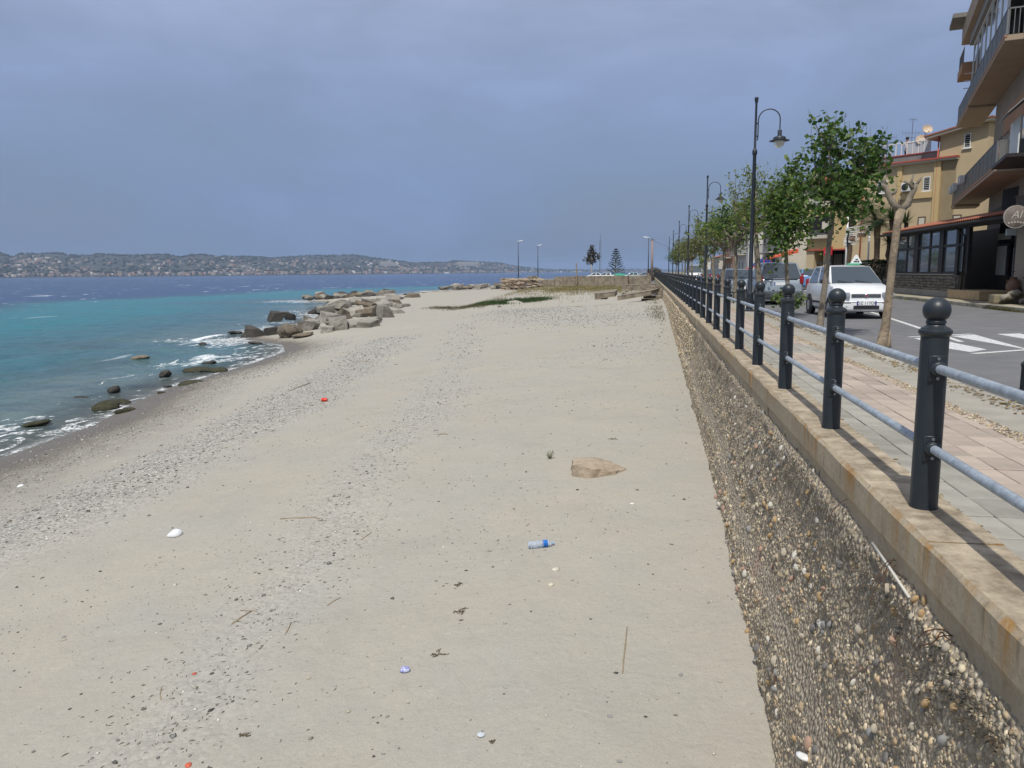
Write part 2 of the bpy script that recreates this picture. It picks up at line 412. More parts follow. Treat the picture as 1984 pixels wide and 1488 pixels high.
# ================================================================ sea
wlp = np.array([(Xw(t), t) for t in np.arange(-40, 262, 2.)])
def shore(x, y):
    d = np.full(x.shape, 1e9)
    for i in range(len(wlp)-1):
        d = np.minimum(d, dist_poly(x, y, wlp[i:i+2]))
    land = (x > Xw(y)) & (y < 262)
    return np.where(land, -d, d)
qx = np.unique(np.concatenate([-np.geomspace(75, 12000, 40), axis([(-75,-45,75),(-45,-13,130),(-13,3,6)]), np.geomspace(6, 9000, 16)]))
qy = np.unique(np.concatenate([-np.geomspace(4, 3000, 10), axis([(-2,14,20),(14,60,200),(60,150,180)]), np.geomspace(152, 14000, 60)]))
QX, QY = np.meshgrid(qx, qy); near = np.exp(-np.maximum(QY-40, 0)/90)*np.exp(-np.maximum(-60-QX, 0)/40)
SD = np.where((QX > -600) & (QY < 900), shore(np.clip(QX, -600, 60), np.clip(QY, -40, 900)), 800.)
calm = np.clip(SD/7, .08, 1)
wv = np.zeros(QX.shape)
for kx, ky, a, ph in ((.55,.25,.075,0),(.95,-.2,.045,1.3),(1.5,.7,.03,2.2),(2.3,-.9,.018,.4),(.3,.75,.05,3.1),(3.1,1.2,.012,5)):
    w_ = np.sin(kx*QX+ky*QY+ph+.8*fbm(QX, QY, 31, 2, .12)); wv += a*(1-np.abs(w_))*1.6-a*.6
brk = .11*np.exp(-((SD-4.2+1.2*fbm(QX, QY, 33, 2, .25))/.55)**2)*np.clip(fbm(QX, QY, 34, 2, .3)+.1, 0, 1)
brk += .05*np.exp(-((SD-8.5+1.5*fbm(QX, QY, 36, 2, .2))/.7)**2)*np.clip(fbm(QX, QY, 35, 2, .25)-.1, 0, 1)
QZ = SEA+wv*near*calm+brk*near+.012*np.clip(1-SD/2, 0, 1)
nx, ny = len(qx), len(qy); idx = np.arange(nx*ny).reshape(ny, nx)
quads = np.stack([idx[:-1, :-1], idx[:-1, 1:], idx[1:, 1:], idx[1:, :-1]], -1).reshape(-1, 4)
sea_m = mat('sea_water', (.02,.1,.15), .2, spec=.1)
me = np_mesh('sea', np.stack([QX, QY, QZ], -1).reshape(-1, 3), quads, sea_m, True)
for nm, arr in (('shore', SD), ('crest', np.clip(brk*near*8, 0, 1))):
    a = me.attributes.new(nm, 'FLOAT', 'POINT'); a.data.foreach_set('value', arr.ravel().astype(np.float32))
tag(link('sea', me), kind='structure')
t_ = sea_m.node_tree; b = t_.nodes['Principled BSDF']; tcn = N(sea_m, 'ShaderNodeTexCoord'); ob = tcn.outputs['Object']
sd = attr(sea_m, 'shore')
wob = math_(sea_m, 'ADD', sd, rng_(sea_m, noise(sea_m, ob, .07, 4, .55).outputs['Fac'], .3, .7, -5, 5))
rp = N(sea_m, 'ShaderNodeValToRGB'); cr = rp.color_ramp
L(sea_m, rng_(sea_m, wob, 0, 100), rp.inputs[0])
cr.elements[0].position = 0; cr.elements[0].color = (.13,.165,.145, 1); cr.elements[1].position = 1; cr.elements[1].color = (.005,.035,.11, 1)
for p_, c_ in ((.05,(.07,.135,.13)),(.12,(.035,.12,.13)),(.24,(.008,.155,.165)),(.42,(.005,.155,.17)),(.48,(.014,.075,.10)),(.55,(.010,.05,.11)),(.66,(.005,.036,.115))):
    k = cr.elements.new(p_); k.color = (*c_, 1)
c = rp.outputs[0]
# weed and stones on the bottom, seen as dark patches near the shore
pat = noise(sea_m, ob, .22, 4, .6, .4).outputs['Fac']
pm = math_(sea_m, 'MULTIPLY', rng_(sea_m, pat, .5, .62), rng_(sea_m, sd, 22, 10))
c = mixc(sea_m, math_(sea_m, 'MULTIPLY', pm, .5), c, (.045,.075,.07))
# wind streaks
mpn = N(sea_m, 'ShaderNodeMapping'); mpn.inputs['Scale'].default_value = (.05, .3, .3); mpn.inputs['Rotation'].default_value = (0, 0, .25); L(sea_m, ob, mpn.inputs[0])
st = noise(sea_m, mpn.outputs[0], 1.0, 5, .7).outputs['Fac']
c = mixc(sea_m, rng_(sea_m, st, .4, .68, 0, .3), c, (.012,.05,.11))
chop = noise(sea_m, ob, 1.1, 5, .65, .3).outputs['Fac']
c = mixc(sea_m, rng_(sea_m, chop, .55, .72, 0, .4), c, (.075,.16,.22))
c = mixc(sea_m, rng_(sea_m, chop, .46, .32, 0, .45), c, (.006,.04,.06))
# foam: lace near the edge, broken caps further out
mf = N(sea_m, 'ShaderNodeMapping'); mf.inputs['Scale'].default_value = (.8, .35, .8); mf.inputs['Rotation'].default_value = (0, 0, .45); L(sea_m, ob, mf.inputs[0])
fn = noise(sea_m, mf.outputs[0], 1.5, 8, .68, 1.6).outputs['Fac']
fl = noise(sea_m, ob, 7, 5, .7, 1.0).outputs['Fac']
zone = noise(sea_m, ob, .13, 3, .5).outputs['Fac']
th = math_(sea_m, 'ADD', rng_(sea_m, sd, 0, 9, .49, .70), rng_(sea_m, zone, .35, .65, .1, -.1))
near_f = math_(sea_m, 'MULTIPLY', rng_(sea_m, math_(sea_m, 'SUBTRACT', fn, th), 0, .05), rng_(sea_m, fl, .38, .56))
near_f = math_(sea_m, 'MULTIPLY', near_f, rng_(sea_m, sd, 14, 7))
edge = math_(sea_m, 'MULTIPLY', math_(sea_m, 'MULTIPLY', rng_(sea_m, sd, .45, .12), rng_(sea_m, fl, .40, .56)), rng_(sea_m, noise(sea_m, ob, .9, 3, .6).outputs['Fac'], .38, .58, .25, 1))
crest = math_(sea_m, 'MULTIPLY', rng_(sea_m, attr(sea_m, 'crest'), .25, .6), rng_(sea_m, fl, .36, .5))
mw = N(sea_m, 'ShaderNodeMapping'); mw.inputs['Scale'].default_value = (.11, .05, .1); mw.inputs['Rotation'].default_value = (0, 0, -.3); L(sea_m, ob, mw.inputs[0])
cap = noise(sea_m, mw.outputs[0], 1.9, 6, .72, .9).outputs['Fac']
cap = math_(sea_m, 'MULTIPLY', rng_(sea_m, cap, .63, .66), rng_(sea_m, sd, 25, 60))
foam = math_(sea_m, 'ADD', math_(sea_m, 'MAXIMUM', near_f, edge), math_(sea_m, 'MAXIMUM', crest, cap), True)
c = mixc(sea_m, foam, c, (.78,.80,.80))
L(sea_m, c, b.inputs['Base Color'])
L(sea_m, rng_(sea_m, foam, 0, 1, .17, .8), b.inputs['Roughness'])
n1 = bump(sea_m, noise(sea_m, ob, .45, 5, .65, .4).outputs['Fac'], .7, .6)
n1 = bump(sea_m, noise(sea_m, mf.outputs[0], 3.6, 5, .65, .3).outputs['Fac'], .5, .14, n1)
n1 = bump(sea_m, foam, .3, .05, n1)
L(sea_m, n1, b.inputs['Normal'])
tr = N(sea_m, 'ShaderNodeBsdfTransparent'); ms = N(sea_m, 'ShaderNodeMixShader')
al = math_(sea_m, 'MAXIMUM', rng_(sea_m, sd, .1, 3.2, .3, 1), foam)
L(sea_m, al, ms.inputs[0]); L(sea_m, tr.outputs[0], ms.inputs[1]); L(sea_m, b.outputs[0], ms.inputs[2])
L(sea_m, ms.outputs[0], t_.nodes['Material Output'].inputs['Surface'])

# ================================================================ land behind the wall
ROAD = -.2
asph = mat('asphalt', (.115,.115,.12), .9, var=(1.6, (.16,.158,.155), 8), bump=(60, .5, .01))
conc = mat('pavement_concrete', (.33,.305,.255), .92, var=(2.2, (.24,.22,.18), 8), bump=(30, .4, .01))
earth = mat('dry_earth', (.26,.22,.15), .95, var=(.6, (.17,.16,.09), 6), bump=(6, .6, .05))
g = MB(); g.add([(1.35,-60,-.5),(500,-60,-.5),(900,900,-.5),(-6,900,-.5),(-6,264,-.5),(1.35,264,-.5)], [(0,1,2,3,4,5)])
tag(g.build('ground', earth), kind='structure')
def strip(name, m, x0, x1, y0, y1, z0, z1=None, n=1, th=None):
    z1 = z0 if z1 is None else z1; g = MB(); ys = np.linspace(y0, y1, n+1)
    vs = []
    for y in ys: vs += [(x0, y, z0), (x1, y, z1)]
    g.add(vs, [(2*i, 2*i+1, 2*i+3, 2*i+2) for i in range(n)])
    return tag(g.build(name, m), kind='structure')
XK = 3.38                                            # kerb face on the sea side of the road
XF = 11.45                                           # far kerb
strip('road', asph, XK, XF, -20, 263, ROAD, n=8)
# tree strip: patched concrete slabs between paving and kerb
strip('tree_strip', conc, 2.72, 3.24, -6, 170, -.052, -.062, n=4)
strip('far_pavement', mat('far_paving', (.36,.31,.22), .9, var=(3, (.27,.24,.17)), bump=(25, .3, .01)), XF+.14, 16, -10, 90, -.07)
kerb_m = obj_tint(mat('kerb_stone', (.40,.37,.31), .9, var=(9, (.27,.25,.2), 6), bump=(40, .5, .01)), .8, 1.15)
def kerb(name, label, x, y0, y1, n, zt):
    r = thing(name, label, 'kerb', (x, y0, ROAD)); l = (y1-y0)/n
    me = None
    for i in range(n):
        if me is None: me = MB().box((0, l/2, (zt-ROAD)/2-.05), (.14, l-.012, zt-ROAD+.1)).mesh('kerb_stone', .012)
        o = link('kerb_stone', me, kerb_m, r, (random.uniform(-.012, .012), i*l, random.uniform(-.012, .004)))
        o.rotation_euler = (0, 0, random.uniform(-.008, .008))
kerb('kerb', 'worn pale stone kerb between the trees and the parking spaces', XK-.07, 2, 92, 90, -.055)
kerb('kerb', 'broken stone kerb with weeds in front of the restaurant', XF+.07, 14, 80, 66, -.06)
# ---- road paint
paint = mat('road_paint', (.66,.66,.64), .8, var=(14, (.34,.34,.34), 8), bump=(70, .4, .006))
def mark(pts, label, name='road_marking'):
    c = Vector((0,0,0))
    for p in pts: c += Vector(p)
    c /= len(pts); g = MB(); g.add([Vector(p)-c for p in pts], [tuple(range(len(pts)))])
    return tag(g.build(name, paint, loc=c), label, 'road marking')
zp = ROAD+.004
def line(x0, y0, x1, y1, w, label):
    d = Vector((x1-x0, y1-y0, 0)).normalized(); s = Vector((d.y, -d.x, 0))*w/2
    a, b_ = Vector((x0, y0, zp)), Vector((x1, y1, zp))
    return mark([a-s, a+s, b_+s, b_-s], label)
P = lambda x, y: onz(x, y, zp)
a, b_ = P(1832, 652), P(1741, 622); d = (a-b_).normalized()
line(*(b_-d*40)[:2], *(a+d*1.2)[:2], .12, 'long white line marking off the parking bays')
line(*P(1760, 653)[:2], *P(1882, 647)[:2], .12, 'white bar crossing the road beside the zebra stripes')
line(*P(1885, 685)[:2], *P(2010, 676)[:2], .12, 'white bar at the camera-side end of the zebra stripes'.replace('camera-side', 'kerb'))
for q, lb in (([(1843,651),(1888,648),(2040,690),(2040,700),(1984,676)], 'broad white zebra stripe with a pointed end'),
              ([(1930,647),(1975,646),(2040,658),(2040,666)], 'white zebra stripe reaching toward the restaurant'),
              ([(1770,655),(1800,654),(1912,677),(1880,682),(1835,675)], 'worn white zebra stripe beside the kerb')):
    mark([P(*p) for p in q], lb)
# ================================================================ sea wall
wallm = mat('wall_concrete', (.40,.325,.225), .93)
b = wallm.node_tree.nodes['Principled BSDF']; ob = N(wallm, 'ShaderNodeTexCoord').outputs['Object']
geo = N(wallm, 'ShaderNodeNewGeometry'); sepp = N(wallm, 'ShaderNodeSeparateXYZ'); L(wallm, geo.outputs['Position'], sepp.inputs[0])
wp = geo.outputs['Position']
blot = noise(wallm, wp, 1.4, 6, .65).outputs['Fac']; fine = noise(wallm, wp, 28, 6, .7).outputs['Fac']
c = mixc(wallm, rng_(wallm, blot, .3, .7), (.43,.355,.245), (.30,.25,.175))
c = mixc(wallm, rng_(wallm, fine, .5, .75, 0, .55), c, (.16,.125,.08))
# rust and lichen runs: stretched down the face, strongest just under the edge
mpv = N(wallm, 'ShaderNodeMapping'); mpv.inputs['Scale'].default_value = (1, 1, .16); L(wallm, wp, mpv.inputs[0])
run = noise(wallm, mpv.outputs[0], 5.5, 5, .7).outputs['Fac']
topd = rng_(wallm, sepp.outputs['Z'], -.3, -.02)
rm = math_(wallm, 'MULTIPLY', math_(wallm, 'MULTIPLY', rng_(wallm, run, .44, .6), rng_(wallm, noise(wallm, wp, .9, 3, .5).outputs['Fac'], .42, .58)), topd)
c = mixc(wallm, math_(wallm, 'MULTIPLY', rm, .95), c, (.33,.165,.03))
run2 = noise(wallm, mpv.outputs[0], 14, 4, .7).outputs['Fac']
c = mixc(wallm, math_(wallm, 'MULTIPLY', rng_(wallm, run2, .55, .7), rng_(wallm, topd, 0, 1, .2, .6)), c, (.11,.09,.06))
sn = N(wallm, 'ShaderNodeSeparateXYZ'); L(wallm, geo.outputs['True Normal'], sn.inputs[0])
topc = mixc(wallm, rng_(wallm, noise(wallm, wp, 5.5, 9, .7).outputs['Fac'], .36, .62), (.43,.36,.26), (.19,.15,.10))
c = mixc(wallm, rng_(wallm, sn.outputs['Z'], .6, .8), c, topc)
L(wallm, c, b.inputs['Base Color']); L(wallm, bump(wallm, fine, .6, .012, bump(wallm, blot, .3, .03)), b.inputs['Normal'])
capm = mat('cap_concrete', (.42,.35,.25), .93, var=(4.5, (.20,.16,.105), 9), bump=(35, .7, .012))

sw = thing('sea_wall', 'long concrete sea wall with rust stains above an eroded pebble face', 'wall', (1.2, 0, 0))
WY0, WY1 = 1.0, 168.0
rw = random.Random(3)
# upper course in cast lengths, each with its own slight offset, and a recessed lower course
y = WY0; i = 0
while y < WY1:
    l = rw.uniform(2.2, 3.4) if y < 40 else 8.0
    l = min(l, WY1-y); off = rw.uniform(-.008, .008)
    g = MB(); x0, x1 = 0+off, .315+rw.uniform(-.004, .004)
    n = max(2, int(l/.22)) if y < 40 else 2
    ys = np.linspace(y+.004, y+l-.004, n)
    rows = []
    for yy in ys:      # a chipped outer arris
        ch = rw.uniform(.004, .02)
        rows.append([(x0, yy, -.175), (x0+rw.uniform(-.003, .003), yy, -ch-.01), (x0+ch+.004, yy, 0+rw.uniform(-.004, .002)), (x1, yy, rw.uniform(-.003, .003)), (x1, yy, -.3), (x0+.05, yy, -.3)])
    vs = [p for r_ in rows for p in r_]; k = 6
    fs = [(a*k+j, a*k+(j+1)%k, (a+1)*k+(j+1)%k, (a+1)*k+j) for a in range(n-1) for j in range(k)]
    fs += [tuple(range(k))[::-1], tuple((n-1)*k+j for j in range(k))]
    g.add(vs, fs); g.build('upper_course', wallm, sw)
    y += l
y = WY0
while y < WY1:
    l = rw.uniform(2.6, 4.2) if y < 40 else 10.0
    l = min(l, WY1-y); off = rw.uniform(.006, .02)
    g = MB(); n = max(2, int(l/.12)) if y < 40 else 2; ys = np.linspace(y+.003, y+l-.003, n); vs = []
    for yy in ys:
        zb = -float(np.interp(yy, [0, 2.6, 4.5, 6, 8, 19, 60], [.5, .42, .33, .29, .29, .36, .4]))+rw.uniform(-.035, .03)
        vs += [(off, yy, zb), (off, yy, -.18), (.3, yy, -.18), (.3, yy, zb)]
    fs = [(a*4+j, a*4+(j+1)%4, (a+1)*4+(j+1)%4, (a+1)*4+j) for a in range(n-1) for j in range(4)]+[(3,2,1,0), tuple((n-1)*4+j for j in range(4))]
    g.add(vs, fs); g.build('lower_course', wallm, sw)
    y += l
# ---- pebble face
pebm = mat('pebble_matrix', (.27,.235,.18), .95, var=(9, (.16,.135,.10), 9), bump=(45, .9, .03))
b = pebm.node_tree.nodes['Principled BSDF']; ob = N(pebm, 'ShaderNodeTexCoord').outputs['Object']
vo = N(pebm, 'ShaderNodeTexVoronoi'); vo.inputs['Scale'].default_value = 30; L(pebm, ob, vo.inputs['Vector'])
hs = N(pebm, 'ShaderNodeSeparateColor'); L(pebm, vo.outputs['Color'], hs.inputs[0])
c = mixc(pebm, hs.outputs[0], (.31,.255,.175), (.52,.455,.345))
c = mixc(pebm, rng_(pebm, vo.outputs['Distance'], .3, .6), c, (.24,.20,.15))
c = mixc(pebm, rng_(pebm, noise(pebm, ob, .9, 5, .6).outputs['Fac'], .46, .66, 0, .5), c, (.22,.19,.145))
pk = noise(pebm, ob, .5, 3, .5).outputs['Fac']
c = mixc(pebm, rng_(pebm, pk, .6, .7, 0, .5), c, (.42,.25,.18))
L(pebm, c, b.inputs['Base Color']); L(pebm, bump(pebm, math_(pebm, 'SUBTRACT', 1.0, vo.outputs['Distance']), .9, .03), b.inputs['Normal'])
def face_pt(y, s):
    """s: 0 under the concrete, 1 at the sand; returns x, z of the eroded face"""
    z0 = -.2; z1 = sandz(.98, y)-.06
    z = z0+(z1-z0)*s
    k = np.clip((y-2)/6, 0, 1)
    led = .075*(1/(1+np.exp(-(s-.68-.05*np.sin(y*.9))*38)))              # the lower part stands out as a ledge
    x = 1.205-.075*(-z)-.02*s-led*np.clip((30-y)/10, 0, 1)+.10*np.clip(1-(-z-.2)/.13, 0, 1)
    return x, z
ys = np.concatenate([np.arange(1, 26, .05), np.arange(26, 60, .2), np.arange(60, 168.2, 1.)]); ss = np.linspace(0, 1, 46)
YY, SS = np.meshgrid(ys, ss, indexing='ij'); FX, FZ = face_pt(YY, SS)
FX = FX-.02*fbm(YY, FZ, 41, 4, 3.5)*np.clip((40-YY)/20, .3, 1)-.012*fbm(YY*1.0, FZ*1.3, 42, 3, 16)
n0, n1_ = YY.shape; idx = np.arange(n0*n1_).reshape(n0, n1_)
quads = np.stack([idx[:-1, :-1], idx[:-1, 1:], idx[1:, 1:], idx[1:, :-1]], -1).reshape(-1, 4)
me = np_mesh('pebble_face', np.stack([FX-1.2, YY, FZ], -1).reshape(-1, 3), quads, pebm, True)
link('pebble_face', me, None, sw)
stone_cols = np.array([(.40,.35,.27),(.47,.42,.34),(.28,.25,.20),(.55,.50,.40),(.34,.28,.20),(.42,.32,.22),(.24,.215,.18),(.37,.34,.29),(.50,.42,.30),(.44,.38,.285)])*np.array([1.06,1.0,.88])
def stone_tints(n, r=rng): return np.clip(stone_cols[r.integers(0, len(stone_cols), n)]*r.uniform(.75, 1.2, (n, 1)), 0, .75)
pm_ = attr_tint(mat('pebbles', (1,1,1), .85, bump=(60, .35, .004)))
def face_scatter(n, y0, y1, power=1.6):
    u = rng.random(n); yy = y0+(y1-y0)*u**power; s = rng.random(n)**.9
    keep = ~((np.abs(s-.66-.05*np.sin(yy*.9)) < .045) & (rng.random(n) < .9))
    bare = fbm(yy, s*2, 55, 2, 1.6) > .75
    keep &= ~(bare & (rng.random(n) < .6)); yy, s = yy[keep], s[keep]
    x, z = face_pt(yy, s)
    x = x-.02*fbm(yy, z, 41, 4, 3.5)*np.clip((40-yy)/20, .3, 1)-.012*fbm(yy*1.0, z*1.3, 42, 3, 16)
    return np.stack([x-1.2, yy, z], 1), s
pos, s = face_scatter(38000, 2.5, 24)
size = np.clip(rng.lognormal(math.log(.0115), .45, len(pos)), .004, .032)*(.75+.5*s)
stain = np.clip(1-.4*np.clip(.32-s, 0, 1)/.32*(fbm(pos[:, 1], s*5, 93, 3, 1.3) > -.3)-.18*(fbm(pos[:, 1], pos[:, 2], 94, 3, 2.2) > .35), .4, 1)[:, None]
pos[:, 0] += size*.42
me = scatter_mesh('pebbles', ICO1, pos, size, .7, pm_, stone_tints(len(pos))*stain, normal=(-1, 0, .25), tilt=.4)
tag(link('pebbles', me, None, sw), kind='stuff')
pos, s = face_scatter(12000, 20, 60, 1.3)
me = scatter_mesh('far_pebbles', OCT, pos, rng.uniform(.02, .05, len(pos)), .6, pm_, stone_tints(len(pos)), normal=(-1, 0, .25), tilt=.4)
tag(link('far_pebbles', me, None, sw), kind='stuff')
# the larger cobbles one by one, sharing a handful of shapes
peb_shapes = []
for k in range(6):
    v, f = ICO2; r_ = np.random.default_rng(60+k)
    w = v*(1+.09*fbm(v[:, 0:1]*2+k, v[:, 1:2]*2+v[:, 2:3], 70+k, 2, 1.)); w = w*np.array([r_.uniform(1., 1.4), 1, r_.uniform(.5, .75)])
    peb_shapes.append((w, f))
cob_m = [mat('cobble_%s' % n_, c_, .85, var=(25, tuple(q*.7 for q in c_), 6), bump=(60, .3, .003)) for n_, c_ in (('buff', (.42,.37,.29)), ('grey', (.27,.265,.25)), ('pale', (.55,.52,.45)), ('ochre', (.42,.29,.15)), ('pink', (.40,.26,.19)), ('dark', (.17,.16,.15)))]
cob_me = []
for k, (w, f) in enumerate(peb_shapes):
    for m_ in range(len(cob_m)):
        cob_me.append(np_mesh('cobble', w, f, cob_m[m_], True))
pos, s = face_scatter(330, 2.9, 11, 1.2)
for p, ss_ in zip(pos[:240], s[:240]):
    o = link('cobble', random.choice(cob_me), None, sw, Vector(p)+Vector((-.004, 0, 0)))
    z_ = random.uniform(.018, .034)*(.8+.4*ss_); o.scale = (z_,)*3
    o.rotation_euler = (random.uniform(-.5, .5), -1.2+random.uniform(-.4, .4), random.uniform(0, 6.28))
# dry moss and dead stems hanging just under the concrete
r_ = np.random.default_rng(91); n = 7000; yy = 2.6+r_.random(n)**1.4*24; ss_ = np.abs(r_.normal(.04, .1, n))+.06; keep = (fbm(yy, ss_*6, 92, 3, 1.1) > -.25) & (ss_ < .42); yy, ss_ = yy[keep], ss_[keep]; n = len(yy); x_, z_ = face_pt(yy, ss_); h_ = r_.uniform(.012, .05, n)
b0_ = np.stack([x_-1.2-.005, yy, z_], 1); V = np.stack([b0_+np.stack([np.zeros(n), -.005-0*h_, 0*h_], 1), b0_+np.stack([np.zeros(n), .005+0*h_, 0*h_], 1), b0_+np.stack([-h_*.8, r_.normal(0, .02, n), h_*r_.uniform(-.2, .9, n)], 1)], 1).reshape(-1, 3)
tag(link('dry_moss', np_mesh('dry_moss', V, np.arange(3*n).reshape(-1, 3), attr_tint(mat('dry_moss', (1,1,1), .95)), False, np.array([(.07,.055,.035),(.11,.085,.05),(.05,.045,.03)])[r_.integers(0, 3, n)]), None, sw), kind='stuff')
# rusty reinforcement sticking out, and a length of pale conduit left in the joint
rust = mat('rusty_wire', (.05,.032,.022), .85, var=(60, (.09,.045,.022)))
for k, (px, py, n_) in enumerate(((1725, 1085, 3), (1838, 1235, 3), (1632, 962, 1))):
    p0 = onx(px, py, 1.19)-Vector((1.2, 0, 0)); g = MB()
    for j in range(n_):
        a = Vector((.02, rw.uniform(-.03, .03), rw.uniform(-.02, .02)))+p0; pts = [a]
        d = Vector((-.06, rw.uniform(-.06, .02), rw.uniform(-.07, .06)))
        for q in range(5):
            pts.append(pts[-1]+d*.55); d = d+Vector((rw.uniform(-.01, .03), rw.uniform(-.04, .04), rw.uniform(-.05, .03)))
        g.tube(pts, .0028, 6)
    g.build('rebar_wire', rust, sw)
c0, c1 = onx(1690, 1052, 1.185), onx(1762, 1158, 1.185)
MB().tube([c0-Vector((1.2,0,0)), (c0+c1)/2-Vector((1.205,0,-.01)), c1-Vector((1.2,0,0))], .007, 8).build('conduit', mat('pale_conduit', (.5,.48,.43), .6), sw, smooth=True)

# ================================================================ promenade paving
WZ = -.045
pave_g = mat('paver_grey', (.32,.305,.26), .9, var=(5, (.24,.225,.19), 8), bump=(70, .5, .006))
pave_p = mat('paver_pink', (.40,.325,.265), .9, var=(5, (.31,.26,.21), 8), bump=(70, .5, .006))
for m_ in (pave_g, pave_p): obj_tint(m_, .82, 1.12)
bedm = mat('paving_bed', (.17,.15,.115), .95, var=(20, (.10,.095,.07)), bump=(60, .5, .01))
bed = strip('promenade', bedm, 1.5, 2.72, -6, 170, WZ-.014, n=4)
PW, PL = .20, .33
def paver_mesh(w, l, name):
    return MB().box((0, 0, -.02), (w-.007, l-.007, .04)).mesh(name, .004, seg=1)
pm_g, pm_p = paver_mesh(PW, PL, 'paver'), paver_mesh(PW, PL, 'paver'); pm_g.materials.append(pave_g); pm_p.materials.append(pave_p)
cnt = 0; vs_far = {0: MB(), 1: MB()}
rows = int((120-2.4)/PL)
for r_ in range(rows):
    yc = 2.4+PL*(r_+.5)
    for k in range(6):
        xc = 1.512+PW*(k+.5); bay = ((yc-3.1) % 9.0)
        pink = (k >= 2 and bay > 1.25) or (k < 2 and False)
        z_ = WZ+random.uniform(-.003, .003)
        if yc < 60 and cnt < 300 and yc < 19:
            o = link('paver', pm_p if pink else pm_g, None, bed, (xc, yc, z_)); o.rotation_euler = (random.uniform(-.006, .006), random.uniform(-.006, .006), random.uniform(-.006, .006)); cnt += 1
        elif yc < 60:
            vs_far[int(pink)].box((xc, yc, z_-.02), (PW-.007, PL-.007, .04))
        elif k == 0:
            vs_far[0].box((1.712, yc, WZ-.02), (.395, PL-.006, .04)); vs_far[1].box((2.312, yc, WZ-.02), (.79, PL-.006, .04))
for k, m_ in ((0, pave_g), (1, pave_p)): tag(vs_far[k].build('pavers', m_, bed), kind='stuff')
# slim channel of broken stone between paving and slabs
pos = np.stack([rng.uniform(2.60, 2.74, 3500), 2.5+rng.random(3500)**1.5*26, np.full(3500, WZ+.002)], 1)
tag(link('gravel', scatter_mesh('gravel', OCT, pos, rng.uniform(.006, .018, 3500), .6, pm_, stone_tints(3500)*.85), None, bed), kind='stuff')
# litter of dry leaves and grit along the kerb
pos = np.concatenate([np.stack([rng.normal(3.22, .06, 1300), rng.uniform(5, 26, 1300), np.full(1300, -.05)], 1), np.stack([rng.normal(1.535, .02, 700), 3+rng.random(700)**1.6*15, np.full(700, WZ+.002)], 1)])
cl = np.array([(.30,.19,.07),(.22,.15,.07),(.13,.11,.06),(.33,.26,.15)])[rng.integers(0, 4, len(pos))]
lm_ = attr_tint(mat('dry_litter', (1,1,1), .9))
me = scatter_mesh('leaf_litter', OCT, pos, rng.uniform(.006, .024, len(pos)), .25, lm_, cl); tag(link('leaf_litter', me), 'dry brown leaf litter gathered along kerb and wall', 'litter', kind='stuff')

# ================================================================ railing
postm = mat('post_paint', (.016,.021,.026), .42, spec=.4, var=(7, (.022,.028,.033), 5), bump=(120, .06, .002))
galv = mat('galvanised', (.40,.45,.50), .5, metal=.25, var=(26, (.22,.25,.285), 10), bump=(60, .25, .003))
boltm = mat('bolt_steel', (.35,.36,.37), .35, metal=.9)
rail = thing('railing', 'dark grey post railing with galvanised rails along the sea wall', 'railing', (1.367, 4.02, 0))
prof = [(.0655,-.01),(.0655,.0),(.064,.02),(.0625,.845),(.0625,.850),(.068,.856),(.0735,.864),(.075,.873),(.0725,.881),(.064,.886),(.0635,.889),(.048,.897),(.041,.903),(.040,.908),(.0445,.912),(.0445,.922),(.041,.926),(.0405,.929)]
bc, br = .974, .0625
for k in range(0, 15):
    t = -.72+k*(PI/2+.72)/14; prof.append((max(br*math.cos(t), .0008), bc+br*math.sin(t)))
post_me = MB().lathe(prof, 28).mesh('post', smooth=.7); post_me.materials.append(postm)
post_lo = MB().lathe([(.065,0),(.063,.85),(.075,.873),(.045,.9),(.042,.925),(.06,.955),(.063,.975),(.045,1.02),(.001,1.037)], 10).mesh('post', smooth=.7); post_lo.materials.append(postm)
ZU, ZL = .70, .31
def flange():
    g = MB(); g.box((0, -.0615, 0), (.078, .012, .125)); g.lathe([(.036,0),(.036,.02),(.031,.03),(.026,.03)], 18, (0, -.066, 0), Matrix.Rotation(PI/2, 3, 'X'))
    me = g.mesh('flange', .003, .7, 1); me.materials.append(postm); return me
flg = flange()
blt = MB().lathe([(.0075,0),(.0075,.006),(.004,.0065),(.0035,.003)], 8, (0,0,0), Matrix.Rotation(PI/2, 3, 'X')).mesh('bolt', smooth=.6); blt.materials.append(boltm)
NP = 82
def rail_mesh(name): 
    g = MB(); pts = [(0, y_, 0) for y_ in np.linspace(.05, 1.95, 9)]; g.tube(pts, .0225, 16); me = g.mesh(name, smooth=.8); me.materials.append(galv); return me
rme = rail_mesh('rail'); rlo = MB().tube([(0,.05,0),(0,1.95,0)], .0225, 6).mesh('rail', smooth=.8); rlo.materials.append(galv)
for i in range(-1, NP):
    near_ = i < 14; y_ = 2.0*i
    p = link('post', post_me if near_ else post_lo, None, rail, (0, y_, 0)); p.rotation_euler = (random.uniform(-.006, .006), random.uniform(-.006, .006), random.uniform(0, 6))
    p.rotation_euler.z = 0
    for z_ in (ZU, ZL):
        link('rail', rme if near_ else rlo, None, rail, (random.uniform(-.003, .003), y_, z_))
        if i < 9:
            f1 = link('flange', flg, None, p, (0, 0, z_))
            f2 = link('flange', flg, None, p, (0, 0, z_)); f2.rotation_euler = (0, 0, PI)
            if i < 4:
                for dz in (.047, -.047): link('bolt', blt, None, p, (0, -.0675, z_+dz))
